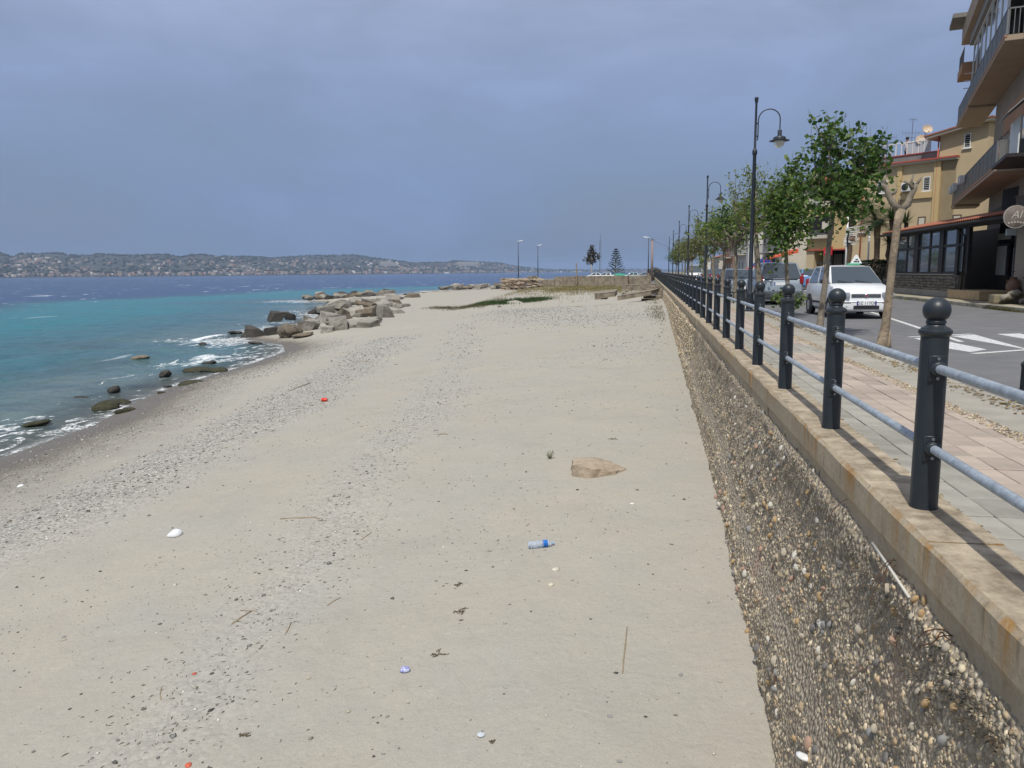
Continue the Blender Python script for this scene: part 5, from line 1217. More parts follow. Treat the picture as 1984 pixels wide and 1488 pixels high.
# tall wing with sloping eaves
g = MB(); g.hexa([(uT,0,0),(uE,0,0),(uE,6.5,0),(uT,6.5,0),(uT,0,zt0),(uE,0,zt1),(uE,6.5,zt1),(uT,6.5,zt0)]); g.build('tall_wall', ochre, oh)
g = MB(); g.hexa([(uT-.75,-.45,zt0-.32),(uE+.3,-.45,zt1+.10),(uE+.3,7,zt1+.10),(uT-.75,7,zt0-.32),(uT-.75,-.45,zt0-.20),(uE+.3,-.45,zt1+.22),(uE+.3,7,zt1+.22),(uT-.75,7,zt0-.20)]); g.build('eaves', cream, oh)
g = MB(); g.hexa([(uT-.8,-.5,zt0-.195),(uE+.35,-.5,zt1+.225),(uE+.35,7.1,zt1+.225),(uT-.8,7.1,zt0-.195),(uT-.8,-.5,zt0-.11),(uE+.35,-.5,zt1+.31),(uE+.35,7.1,zt1+.31),(uT-.8,7.1,zt0-.11)]); g.build('roof', tiler, oh)
part(oh, 'tall_window_side', dark_in, uT-.02, uT+.004, zr+1.0, zr+2.1, -1.2, -2.0)
# pilasters, beam, drainpipes
for a, b_, y0, y1 in ((1761, 1770, 327, 520), (1834, 1847, 318, 520)): part(oh, 'pilaster', ochre_d, U(a,0)[0], U(b_,0)[0], 0, zr-.004, .004, .12)
part(oh, 'beam', ochre_d, U(1771,0)[0], U(1833,0)[0], U(1800,383)[1], U(1800,371)[1], .004, .12)
for x_, y0 in ((1821, 262), (1676, 330)):
    u_, z_ = U(x_, y0); MB().tube([(u_, -.08, 0), (u_, -.08, z_)], .045, 8).build('drainpipe', redtrim, oh, smooth=True)
for x0, x1, y0, y1, st_, fm in ((1722,1739,350,372,'double',whitef),(1814,1825,342,367,'shutter',whitef),(1890,1900,258,283,'shutter',whitef),(1808,1820,420,445,'roller',brownf),(1878,1892,416,436,'roller',brownf)):
    window(oh, U(x0,0)[0], U(x1,0)[0], U(x0,y1)[1], U(x0,y0)[1], st_, 0, fm)
# air conditioner, dishes, aerials, sign, person: things of their own on or at the house
def W_(u, z, d): return F.o+F.u*u+F.n*d+Vector((0, 0, z))
ac = thing('air_conditioner', 'white air conditioner with a round black fan on the ochre wall', 'air conditioner', W_(U(1788,0)[0], U(1788,369)[1], .13), F.rz)
MB().box((0, -.17, .27), (.82, .32, .54)).build('casing', metalw, ac, .03, .7)
MB().lathe([(.20,0),(.22,.012),(.2,.02),(.05,.02)], 20, (-.16, -.328, .27), Matrix.Rotation(PI/2, 3, 'X')).build('fan', blackp, ac, smooth=.7)
for k in (-.3, .3): MB().box((k, -.12, -.02), (.04, .34, .04)).build('bracket', metalg, ac)
def dish(px, py, r, label, y_):
    p = ony(px, py, y_); t = thing('satellite_dish', label, 'satellite dish', p+Vector((0, .3, -.5)))
    m = Matrix.Rotation(math.radians(62), 3, 'X')
    MB().lathe([(.01,0),(r*.5,.03),(r*.8,.075),(r,.12),(r,.135),(r*.8,.09),(r*.5,.045),(.01,.015)], 24, (0, -.3, .5), m).build('dish', mat('dish_cream', (.58,.50,.38), .6, var=(6, (.40,.27,.17))), t, smooth=.9)
    MB().tube([(0,.02,-.7),(0,.02,.42),(0,-.25,.5)], .025, 8).build('mast', steel, t); MB().tube([(0,-.28,.5-r*.9),(0,-.62,.36)], .012, 6).build('feed_arm', steel, t); MB().lathe([(.03,0),(.035,.09)], 8, (0,-.64,.35), Matrix.Rotation(PI/2, 3, 'X')).build('receiver', steel, t)
yh = W_(uT, 0, -2).y
dish(1785, 273, .37, 'large cream satellite dish tilted on the terrace edge', yh); dish(1796, 252, .31, 'round satellite dish with an orange patch above the roof', yh+.6)
def aerial(px, ptop, pbot, label, booms):
    p = ony(px, pbot, yh+1); top = ony(px, ptop, yh+1); h = top.z-p.z; t = thing('tv_aerial', label, 'aerial', p); MB().tube([(0,0,-1.2),(0,0,h)], .018, 6).build('mast', steel, t)
    for (z, l, n, a) in booms:
        c_, s_ = math.cos(a), math.sin(a); MB().tube([(-l/2*c_, -l/2*s_, h*z), (l/2*c_, l/2*s_, h*z)], .011, 6).build('boom', steel, t)
        g = MB()
        for k in range(n):
            q = -l/2+l*k/(n-1); g.tube([(q*c_, q*s_, h*z-.16), (q*c_, q*s_, h*z+.16)], .007, 4)
        tag(g.build('elements', steel, t), kind='stuff')
aerial(1765, 230, 296, 'tall thin television aerial on the terrace', ((.97,.5,4,.1),(.58,1.3,7,.2),(.45,.9,5,.4),(.12,1.0,8,-.3)))
aerial(1718, 262, 305, 'short slanted television aerial beside the tree top', ((.9,1.1,8,.15),))
pb = W_(U(1757,0)[0], zr+.2, -1.2)
pr = thing('person', 'person in a white shirt leaning on the roof terrace rail', 'person', pb, F.rz)
skinm = mat('skin', (.45,.28,.2), .6)
def skin_fig(name, verts, edges, rad, m, parent):
    me = bpy.data.meshes.new(name); me.from_pydata(verts, edges, []); o = link(name, me, m, parent); sk = o.modifiers.new('skin', 'SKIN')
    for v, r_ in zip(me.skin_vertices[0].data, rad): v.radius = (r_, r_*.8)
    me.skin_vertices[0].data[0].use_root = True
    s_ = o.modifiers.new('sub', 'SUBSURF'); s_.levels = 1; s_.render_levels = 2; return o
skin_fig('body', [(0,0,.92),(0,-.02,1.15),(0,-.06,1.36),(0,-.1,1.48),(0,-.13,1.60),(-.2,-.06,1.38),(-.27,-.25,1.15),(-.1,-.42,1.18),(.2,-.06,1.38),(.27,-.25,1.15),(.1,-.42,1.18),(-.1,0,.85),(-.1,.02,.45),(-.1,0,.05),(-.1,-.15,.02),(.1,0,.85),(.1,.02,.45),(.1,0,.05),(.1,-.15,.02)],
         [(0,1),(1,2),(2,3),(3,4),(2,5),(5,6),(6,7),(2,8),(8,9),(9,10),(0,11),(11,12),(12,13),(13,14),(0,15),(15,16),(16,17),(17,18)], [.15,.14,.16,.06,.095,.07,.05,.04,.07,.05,.04,.1,.075,.05,.04,.1,.075,.05,.04], skinm, pr)
skin_fig('shirt', [(0,0,.9),(0,-.02,1.15),(0,-.06,1.37),(-.21,-.06,1.38),(-.26,-.18,1.24),(.21,-.06,1.38),(.26,-.18,1.24)], [(0,1),(1,2),(2,3),(3,4),(2,5),(5,6)], [.165,.155,.175,.085,.075,.085,.075], mat('white_cloth', (.72,.71,.70), .9), pr)
skin_fig('trousers', [(0,0,.92),(-.1,0,.82),(-.1,.02,.45),(-.1,0,.1),(.1,0,.82),(.1,.02,.45),(.1,0,.1)], [(0,1),(1,2),(2,3),(0,4),(4,5),(5,6)], [.165,.115,.09,.075,.115,.09,.075], mat('dark_cloth', (.05,.06,.09), .9), pr)
link('hair', blob('hair', (.23,.25,.22), 3, mat('dark_hair', (.02,.016,.013), .7), 2, .08), None, pr, (0, -.10, 1.655))
# red coffee sign
c0 = W_(U(1632.5,0)[0], U(1632,485.5)[1], .25); rs = thing('coffee_sign', 'square red sign with white lettering above the shop', 'sign', c0, F.rz)
w_ = (U(1641,0)[0]-U(1625,0)[0]); MB().box((0,0,0), (w_, .12, w_*.95)).build('panel', mat('sign_red', (.55,.02,.03), .5), rs, .012)
lt = link('lettering', text_mesh('illy', w_*.5, metalw, .003), None, rs, (-.02, -.064, -.02)); lt.rotation_euler = (PI/2, 0, 0); lt.scale = (1, 1.15, 1)
for v in lt.data.vertices: v.co.x += v.co.y*.32
MB().box((0, .16, 0), (.05, .2, .05)).build('bracket', metalg, rs)
# ---- slatted white sign on two posts
p0 = ony(1641, 545, 47.5); p1 = ony(1684, 545, 47.5); ss_ = thing('slatted_sign', 'white slatted signboard on two white posts by the palms', 'sign', (p0.x, p0.y, -.1)); zz = lambda y: ony(1660, y, 47.5).z+.1; xx = lambda x: ony(x, 460, 47.5).x-p0.x
for x_, yt in ((1641, 402), (1684, 438)): MB().tube([(xx(x_),0,-.2),(xx(x_),0,zz(yt))], .05, 10).build('post', metalw, ss_, smooth=True)
for k in range(9):
    x0, x1 = (1637, 1686) if k < 4 else ((1637, 1686) if k == 4 else (1634, 1662)); y_ = 442+k*4.1
    MB().bar((xx(x0), -.07, zz(y_)), (xx(x1), -.07, zz(y_-.22*(x1-x0)/2)), .03, .065).build('slat', metalw, ss_)
for x0, x1, y0, y1 in ((1664,1675,440,446),(1660,1677,452,459),(1645,1656,457,466)):
    pq = MB().box(((xx(x0)+xx(x1))/2, -.11, (zz(y0)+zz(y1))/2), (xx(x1)-xx(x0), .03, zz(y0)-zz(y1))).build('plaque', brownf, ss_)
    for j in range(4): MB().box((xx(x0)+(j+.5)*(xx(x1)-xx(x0))/4, -.128, (zz(y0)+zz(y1))/2), (.035, .006, (zz(y0)-zz(y1))*.55)).build('plaque_mark', mat('plaque_tan', (.4,.27,.2), .7), pq)
MB().tube([(xx(1642),-.13,zz(478)),(xx(1641),-.13,zz(462)),(xx(1643),-.13,zz(448))], [.03,.06,.03], 6).build('figure', blackp, ss_); MB().tube([(xx(1641),-.13,zz(470)),(xx(1648),-.13,zz(474))], .03, 6).build('figure_arm', blackp, ss_)
MB().box((xx(1645), -.09, zz(467)), (.5, .02, .16)).build('board', whitef, ss_)
lt = link('lettering', text_mesh('SNACK', .14, blackp, .003), None, ss_, (xx(1657), -.13, zz(468))); lt.rotation_euler = (PI/2, 0, 0)

# ================================================================ restaurant veranda
wood = mat('dark_timber', (.016,.014,.013), .55, var=(6, (.026,.021,.018)), bump=(12, .2, .01)); stone = mat('field_stone', (.30,.27,.22), .93, var=(5, (.17,.15,.12), 9), bump=(14, .9, .05))
obj_tint(stone, .65, 1.3)
A = onz(1865, 577, -.06); B = onz(1737, 569, -.06); XV = (A.x+B.x)/2; YA, YB = A.y, B.y+2.6
rv = thing('restaurant_veranda', 'dark timber restaurant veranda with big windows over a rubble stone base', 'restaurant', (XV, YA, -.06), PI/2)
# local: x runs away from us (+Y), -y is towards the road... rz=90deg: local x -> +Y, local y -> -X
def vb(name, m, y0, y1, x0, x1, z0, z1, bevel=0, parent=None):        # world y (from YA), depth x0..x1 into the building
    return MB().box(((y0+y1)/2, -(x0+x1)/2, (z0+z1)/2), (abs(y1-y0), abs(x1-x0), abs(z1-z0))).build(name, m, parent or rv, bevel)
LV = YB-YA; ZS, ZE = 1.0, 2.98
vb('base_wall', mat('mortar', (.20,.175,.14), .95, var=(7, (.12,.105,.085), 8), bump=(20, .8, .03)), 0, LV, .04, .35, 0, ZS-.06); vb('sill', conc, -.02, LV, -.03, .4, ZS-.055, ZS, .01)
vb('plinth', conc, .0, LV, -.012, .2, 0, .28, .01)
stm = [rock_mesh(500+k, False, .1) for k in range(4)]
for me in stm: me.materials.append(stone)
n_ = 0; z = .33
while z < ZS-.1:
    y = .05
    while y < 9 and n_ < 290:
        w_ = random.uniform(.16, .3); o = link('stone', random.choice(stm), None, rv, (y+w_/2, -.05, z+random.uniform(-.02, .02))); o.scale = (w_*.95, .16, random.uniform(.11, .15)); o.rotation_euler = (0, random.uniform(-.3, .3), 0); y += w_*.93; n_ += 1
    z += .125
tpx = lambda x: onx(x, 520, XV).y-YA
posts = [(1752,1755),(1769,1777),(1796,1799),(1817,1825),(1847,1850),(1866,1874)]
for a, b_ in posts: vb('post', wood, tpx(b_), tpx(a), -.02 if b_-a > 4 else .03, .12, ZS, ZE, .01)
vb('post', wood, LV-.2, LV, -.02, .12, ZS, ZE, .01)
ZT = 2.2
vb('transom', wood, tpx(1870), LV, -.005, .1, ZT-.06, ZT+.05); vb('head_beam', wood, -6.6, LV, -.03, .14, ZE-.12, ZE+.08); vb('bottom_rail', wood, 0, LV, 0, .1, ZS+.004, ZS+.09)
edges = [tpx(1866)]+[v for a, b_ in posts[::-1][1:] for v in (tpx(b_), tpx(a))]+[LV-.2]
refl = mat('veranda_glass', (.10,.12,.125), .03, spec=.9, coat=.5)
for k in range(0, len(edges), 2):
    for z0, z1 in ((ZS+.094, ZT-.064), (ZT+.054, ZE-.124)): vb('pane', refl, edges[k]+.004, edges[k+1]-.004, .06, .075, z0, z1)
vb('back_wall', mat('inner_wall', (.10,.09,.08), .9), 0, LV, 2.6, 2.7, 0, ZE); 
# tiled lean-to roof: boards, then rows of barrel tiles
RS = .22
def roof_z(d): return ZE+.1+RS*d
g = MB(); Y0 = -6.8; g.hexa([(Y0, .45, roof_z(-.45)), (Y0, -1.5, roof_z(1.5)), (LV+.2, -1.5, roof_z(1.5)), (LV+.2, .45, roof_z(-.45)), (Y0, .45, roof_z(-.45)+.07), (Y0, -1.5, roof_z(1.5)+.07), (LV+.2, -1.5, roof_z(1.5)+.07), (LV+.2, .45, roof_z(-.45)+.07)]); g.build('roof_deck', wood, rv)
tm = MB(); pr_ = [(.10*math.cos(a), .07*math.sin(a)) for a in np.linspace(0, PI, 7)]; ln = math.hypot(1.95, 1.95*RS); dirv = Vector((0, -1, RS)).normalized()
tm.add([Vector((x_, 0, z_)) for x_, z_ in pr_]+[Vector((x_, 0, z_))+dirv*ln for x_, z_ in pr_], [(j, j+1, 7+j+1, 7+j) for j in range(6)]); tme = tm.mesh('tile_row', smooth=True); tme.materials.append(tiler)
y = Y0+.1; 
while y < LV+.1:
    link('tile_row', tme, None, rv, (y, .5, roof_z(-.5)+.085)); y += .215
MB().tube([(Y0, .53, ZE-.02), (LV+.2, .53, ZE-.02)], .06, 8).build('gutter', wood, rv, smooth=True)
MB().tube([(tpx(1868), .5, ZE-.05), (tpx(1868), .2, ZE-.3), (tpx(1868), .06, ZE-.45), (tpx(1868), .06, .1)], .035, 8).build('downpipe', wood, rv, smooth=True)
# entrance bay, deep and dark, towards us
vb('entrance_back', dark_in, -6.6, -.3, 1.5, 1.6, 0, ZE+1.4); vb('stone_pillar', mat('mortar', (0,0,0)), -.42, -.02, .0, .3, 0, ZS-.05, .02); vb('corner_post', wood, -.3, -.05, -.02, .14, ZS-.046, ZE-.13)
for k in range(8): o = link('stone', random.choice(stm), None, rv, (-.22+random.uniform(-.1, .1), .02, .1+k*.11)); o.scale = (.2, .14, .13)
dl = vb('door_leaf', wood, -1.75, -.6, 1.3, 1.38, 0, 2.2, .01); vb('door_glass', mat('door_glass', (.32,.33,.32), .2), -1.6, -.75, 1.28, 1.296, .95, 2.1, 0, dl)
vb('door_leaf', wood, -3.6, -2.5, 1.3, 1.38, 0, 2.3, .01); vb('fanlight', mat('door_glass', (0,0,0)), -1.75, -.6, 1.32, 1.36, 2.35, 2.6)
for k in (-2.45, -3.7): MB().tube([(k, -1.2, .9), (k, -1.2, 2.0)], .025, 6).build('door_handle', metalg, rv)
vb('step', mat('step_stone', (.46,.33,.18), .85, var=(5, (.36,.26,.15))), -3.3, -.12, -.25, 1.2, 0, .36, .02)
vb('jamb_wall', brick_br, -6.7, -5.2, .1, .4, 0, ZE-.13)
# planter of field stones with the urn
pl = on = onz(1958, 588, -.06); pt = thing('stone_planter', 'low planter edged with rough stones beside the restaurant step', 'planter', (pl.x-.1, pl.y, -.06))
for k in range(16):
    o = link('stone', random.choice(stm), None, pt, (random.uniform(-.5, 1.4), random.uniform(-.3, .3)-.2, .1+.13*(k % 3))); o.scale = (.34, .3, .24); o.rotation_euler = (0, 0, random.uniform(0, 3))
MB().box((.5, .1, .16), (2.0, .5, .32)).build('soil', earth, pt, .05)
C, D, Z = [], [], []
for k in range(420): C.append((random.gauss(1.0, .28), random.gauss(.05, .15), .42+abs(random.gauss(0, .3)))); D.append((random.gauss(0,1), random.gauss(0,1), random.gauss(.3,.5))); Z.append(random.uniform(.05,.12))
tag(link('foliage', leaf_mesh('foliage', np.array(C), np.array(D), Z, [(.02,.035,.015),(.03,.05,.02)], seed=3), None, pt), kind='stuff')
ur = onz(1957, 563, .28); u_ = thing('clay_urn', 'tall brown clay urn standing on the stone planter', 'urn', (pl.x+.05, pl.y+.05, .27))
MB().lathe([(.12,-.04),(.13,.0),(.19,.12),(.22,.25),(.2,.38),(.13,.48),(.10,.52),(.12,.56),(.14,.58),(.12,.585),(.08,.52)], 18).build('body', mat('clay', (.13,.07,.045), .85, var=(5, (.2,.12,.08))), u_, smooth=.9)
for s in (-1, 1): MB().tube([(s*.12,0,.5),(s*.2,0,.47),(s*.2,0,.36)], .018, 6).build('handle', mat('clay', (0,0,0)), u_, smooth=True)
# hanging round sign and the blue-and-white sign post
c_ = ony(1968, 420, 27.3); sg_ = thing('round_sign', 'round grey-brown hanging sign with pale script lettering over the entrance', 'sign', c_)
MB().lathe([(.02,-.03),(.33,-.03),(.345,-.02),(.345,.02),(.33,.03),(.02,.03)], 36, (0,0,0), Matrix.Rotation(PI/2, 3, 'X')).build('disc', mat('sign_bronze', (.11,.085,.07), .6, var=(4, (.24,.205,.18))), sg_, smooth=.7)
MB().lathe([(.33,.0),(.36,.0),(.36,.05),(.33,.05)], 36, (0,.025,0), Matrix.Rotation(PI/2, 3, 'X')).build('rim', mat('sign_rim', (.32,.29,.26), .5), sg_, smooth=.7)
lt = link('lettering', text_mesh('Al', .34, mat('sign_cream', (.45,.42,.37), .6), .004), None, sg_, (.03, -.036, .06)); lt.rotation_euler = (PI/2, 0, 0)
for v in lt.data.vertices: v.co.x += v.co.y*.3
for k in range(6): MB().box((-.2+k*.085, -.036, -.16-.012*abs(k-2.5)), (.05, .01, .045)).build('small_mark', mat('sign_cream', (0,0,0)), sg_)
MB().bar((0, .0, .34), (.0, .0, .62), .04).build('bracket', wood, sg_); MB().bar((-.05, .0, .62), (1.3, .0, .62), .05).build('bracket_arm', wood, sg_)
q_ = onz(1977, 585, -.06); bp = thing('sign_post', 'white board on a white and blue post by the restaurant door', 'sign', (q_.x+.05, q_.y-.6, -.06)); ysp = q_.y-.6
bw = ony(1949, 449, ysp).x-bp.location.x; zb0, zb1 = ony(1960, 456, ysp).z+.06, ony(1960, 443, ysp).z+.06
MB().box((bw+.55, 0, (zb0+zb1)/2), (1.1, .06, zb1-zb0)).build('board', mat('pale_board', (.50,.55,.54), .6, var=(6, (.42,.48,.48))), bp, .01)
MB().hexa([(-.16,-.05,0),(-.02,-.05,0),(-.02,.05,0),(-.16,.05,0),(.0,-.05,zb0),(.16,-.05,zb0),(.16,.05,zb0),(.0,.05,zb0)]).build('post', mat('post_white', (.48,.48,.46), .6), bp, .01)
MB().hexa([(-.015,-.04,0),(.13,-.04,0),(.13,.04,0),(-.015,.04,0),(.165,-.04,zb0),(.31,-.04,zb0),(.31,.04,zb0),(.165,.04,zb0)]).build('blue_panel', mat('post_blue', (.02,.13,.30), .5), bp, .01)

# ================================================================ brown apartment house with balconies
dv = Vector((math.sin(math.radians(15.1)), math.cos(math.radians(15.1)), 0)); nv = Vector((-dv.y, dv.x, 0))   # dv: away along the street, nv: towards the street
o0 = Vector((11.35, 28.0, 0)); bb = thing('apartment_house', 'tall brown apartment house with long balconies above the restaurant', 'apartment house', o0, math.atan2(dv.y, dv.x))
# local: x = along dv, y = towards the street; balcony edge at y = 0, wall at y = -1.2
def lb(name, m, x0, x1, y0, y1, z0, z1, bevel=0, parent=None): return MB().box(((x0+x1)/2, (y0+y1)/2, (z0+z1)/2), (abs(x1-x0), abs(y1-y0), abs(z1-z0))).build(name, m, parent or bb, bevel)
def lpx(px, py, y=0):
    p = onplane(px, py, o0+nv*y, nv)-o0; return p.dot(dv), p.z
x1n, z1 = lpx(1926, 336); x1f, _ = lpx(1843, 403); x2n, z2 = lpx(1946.5, 81); x2f, z2f = lpx(1876, 204); x3f, _ = lpx(1854, 240)
z1 = lpx(1880, 371)[1]; z2 = (z2+z2f)/2
lb('wall', brick_br, -3.2, 15.5, -1.2, -9, ZE+.9, 17.5); lb('lower_wall', mat('render_dim', (.16,.14,.115), .93, var=(.8, (.12,.105,.085))), -3.2, 15.5, -1.2, -3, 0, ZE+.896)
olive = mat('balcony_panel', (.13,.12,.085), .5, var=(2, (.055,.05,.035)), bump=(3, .1, .01)); slabm_ = mat('balcony_slab', (.38,.29,.21), .9, var=(1.5, (.33,.25,.18))); 
def balcony(xn, xf, z, depth, end='glass', h=1.05, y0=0.0):
    s = lb('balcony_slab', slabm_, xn, xf, y0, y0-depth, z, z+.2, .015)
    lb('slab_edge', salmon, xn-.02, xf+.02, y0-.06, y0+.02, z+.12, z+.215, .005, s)
    n = max(1, int((xf-xn)/1.3)); w = (xf-xn)/n
    for k in range(n):
        lb('balcony_panel', olive, xn+k*w+.015, xn+(k+1)*w-.015, y0-.03, y0-.07, z+.26, z+h)
    for k in range(n+1): lb('balcony_post', metalg, xn+k*w-.02, xn+k*w+.02, y0-.02, y0-.08, z+.2, z+h+.04)
    lb('balcony_rail', mat('rail_dark', (.05,.045,.04), .5), xn-.02, xf+.02, y0-.02, y0-.09, z+h+.004, z+h+.05)
    for xe in (xn, xf):
        if end == 'glass': lb('end_panel', mat('dim_glass', (.17,.17,.16), .25), xe-.01, xe+.01, y0-.1, y0-depth+.02, z+.26, z+h)
        else:
            for k in range(8): yy = y0-.1-k*(depth-.15)/7; lb('baluster', metalg, xe-.012, xe+.012, yy-.012, yy+.012, z+.2, z+h)
        lb('end_rail', metalg, xe-.015, xe+.02, y0-.09, y0-depth+.01, z+h+.004, z+h+.05)
    return s
balcony(x1n, x1f-2.0, z1, 1.2); balcony(x1f-1.98, x1f, z1-.12, 1.2, 'bars', .95)
balcony(x2n, x2f, z2, 1.2, 'bars'); balcony(x2f+.06, x3f, z2-.1, 1.2, 'bars')
# windows behind the balconies
for xw_ in (2.2, 5.5, 9.0, 12.5):
    for z_ in (z1, z2):
        d = lb('balcony_door', brownf, xw_, xw_+1.0, -1.17, -1.24, z_+.2, z_+2.5); lb('door_glass', wing, xw_+.1, xw_+.9, -1.15, -1.168, z_+.4, z_+2.35, 0, d)
lb('wall_band', salmon, -3, 12, -1.19, -1.16, z1+2.4, z1+3.4)  # orange-lit strip of the wall: the light is put into a salmon colour
# glazed loggia on the second balcony with white frames, awning box and roof slab over it
zl0, zl1 = z2+1.12, z2+2.75
n = 7; xa, xb = x2n+.3, x2f-.4
for k in range(n+1):
    x_ = xa+(xb-xa)*k/n; lb('loggia_mullion', whitef, x_-.04, x_+.04, -.03, -.12, zl0, zl1)
for k in range(n):
    x_ = xa+(xb-xa)*k/n; lb('loggia_pane', wing, x_+.05, x_+(xb-xa)/n-.05, -.06, -.08, zl0, zl1-.35)
lb('loggia_beam', whitef, xa, xb, -.03, -.12, zl1+.002, zl1+.1); lb('loggia_fascia', mat('grey_box', (.25,.235,.21), .8), xa-.1, xb+.5, .12, -1.19, zl1+.104, zl1+.55)
lb('roof_slab', slabm_, xa-1.5, xb+2.2, .35, -1.19, zl1+.56, zl1+1.5); lb('roof_overhang', mat('eaves_grey', (.19,.175,.155), .9), xb+.6, xb+2.9, .9, -1.19, zl1+1.52, zl1+1.72)
lb('side_balcony', salmon, x2f+.5, x2f+3.0, .35, -1.19, z2+1.75, z2+2.2, .01); lb('side_rail', metalw, x2f+.5, x2f+2.9, .28, .31, z2+2.9, z2+2.95)
for k in range(12): lb('baluster', metalg, x2f+.55+k*.21, x2f+.57+k*.21, .28, .31, z2+2.204, z2+2.9)
for k in range(3): MB().tube([(x2f+.3, .25, z2+.9+k*.35), (x2f+.3, -1.1, z2+.9+k*.35)], .02, 6).build('drying_rail', metalw, bb)
# awning and white sheet at the near end of the first balcony
g = MB(); g.hexa([(x1n-3.2,.1,z1+1.5),(x1n-1.0,.1,z1+1.5),(x1n-1.0,-1.18,z1+2.7),(x1n-3.2,-1.18,z1+2.7),(x1n-3.2,.1,z1+1.53),(x1n-1.0,.1,z1+1.53),(x1n-1.0,-1.18,z1+2.73),(x1n-3.2,-1.18,z1+2.73)]); g.build('awning', mat('awning_grey', (.30,.30,.28), .9), bb)
lb('hung_sheet', mat('white_sheet', (.62,.63,.62), .9), x1n-2.6, x1n-.7, -.32, -.36, z1+.28, z1+1.5); lb('canopy', wood, x1n-4, x1n-.5, .15, -1.19, z1+.02, z1+.13)
for k, xo in enumerate((x1f-.6, x1f-1.2, x1f-1.8, x1f-3.0, x1f-6.2, x1f-6.9)):
    p_ = o0+dv*xo+nv*.12+Vector((0, 0, z1+.72)); t_ = thing('flower_pot', 'slim white flower box hung on the first balcony rail', 'flower pot', p_, bb.rotation_euler.z, 'white flower boxes on the balcony')
    MB().hexa([(-.1,-.1,-.04),(.1,-.1,-.04),(.1,.1,-.04),(-.1,.1,-.04),(-.14,-.13,.32),(.14,-.13,.32),(.14,.13,.32),(-.14,.13,.32)]).build('box', metalw, t_, .01)
    C = [(random.gauss(0,.1), random.gauss(0,.1), .38+abs(random.gauss(0,.08))) for _ in range(40)]; tag(link('foliage', leaf_mesh('foliage', np.array(C), np.random.default_rng(k).normal(0,1,(40,3)), [.07]*40, [(.05,.07,.03)], seed=k), None, t_), kind='stuff')

# ================================================================ houses further along
def house(label, x, y, w, d, h, m, floors, roof='tile', cols=3, name='house', roofm=tiler, group=None):
    """front to the road (facing -X), end wall towards us"""
    r = thing(name, label, 'house', (x, y, -.1), -PI/2, group)   # local x -> -Y (towards us is +x), -y -> outwards (-X)
    MB().box((-w/2, d/2, h/2), (w, d, h)).build('wall', m, r)
    if roof == 'tile':
        rf = MB().hexa([(-w-.35,-.4,h),(.35,-.4,h),(.35,d+.4,h),(-w-.35,d+.4,h),(-w-.35,d/2-.05,h+1.5),(.35,d/2-.05,h+1.5),(.35,d/2+.05,h+1.5),(-w-.35,d/2+.05,h+1.5)]).build('roof', roofm, r)
        MB().box((-w*.3, d*.35, h+1.2), (.6,.6,1.4)).build('chimney', m, rf)
    else:
        MB().box((-w/2, d/2, h+.12), (w+.4, d+.4, .24)).build('roof', cream, r); MB().box((-w/2, .1, h+.5), (w, .15, .5)).build('parapet', m, r)
    fh = h/floors
    for f in range(floors):
        for k in range(cols):
            u_ = -w+(k+.5)*w/cols; wd = .5; z0 = f*fh+(.15 if f == 0 else 1.0); z1_ = f*fh+2.3
            a = MB().box((u_, -.01, (z0+z1_)/2), (2*wd, .06, z1_-z0)).build('window', dark_in, r)
            for s in (-1, 1): MB().box((u_+s*wd*.5, -.05, (z0+z1_)/2), (wd-.04, .05, z1_-z0-.05)).build('shutter', mat('shutter_brown', (.13,.09,.06), .7) if f % 2 else shut, a)
            MB().box((u_, -.08, z0-.05), (2*wd+.3, .14, .07)).build('sill', whitef, a)
        for v_ in (.3, .7):                                         # end wall
            a = MB().box((.01, d*v_, f*fh+1.65), (.06, .9, 1.2)).build('window', dark_in, r); MB().box((.05, d*v_, f*fh+1.65), (.04, .84, 1.14)).build('shutter', shut, a)
        if f:
            b_ = MB().box((-w/2, -.5, f*fh+.05), (w*.7, .98, .14)).build('balcony', cream, r)
            for k in range(14): MB().box((-w*.85+k*w*.7/13, -.96, f*fh+.55), (.03,.03,.9)).build('baluster', metalg, b_)
            MB().box((-w/2, -.96, f*fh+1.02), (w*.7, .05, .05)).build('balcony_rail', metalg, b_)
    return r
house('three-storey cream house with a tiled roof rising behind the plane trees', 13.2, 82, 14, 10, 9.2, cream, 3, 'tile', 4)
house('white two-storey house with balconies past the cream house', 12.2, 101, 15, 10, 6.4, mat('render_white', (.60,.58,.54), .9, var=(.6, (.52,.50,.46))), 2, 'flat', 4)
house('pinkish house with a tiled roof beyond the white one', 12.4, 120, 14, 9, 6.2, salmon, 2, 'tile', 4)
house('pale low house near the end of the road', 12.2, 142, 18, 9, 3.6, cream, 1, 'tile', 5)
house('last low whitewashed house at the end of the road', 11.8, 168, 20, 8, 3.6, mat('render_white', (0,0,0)), 1, 'flat', 5)
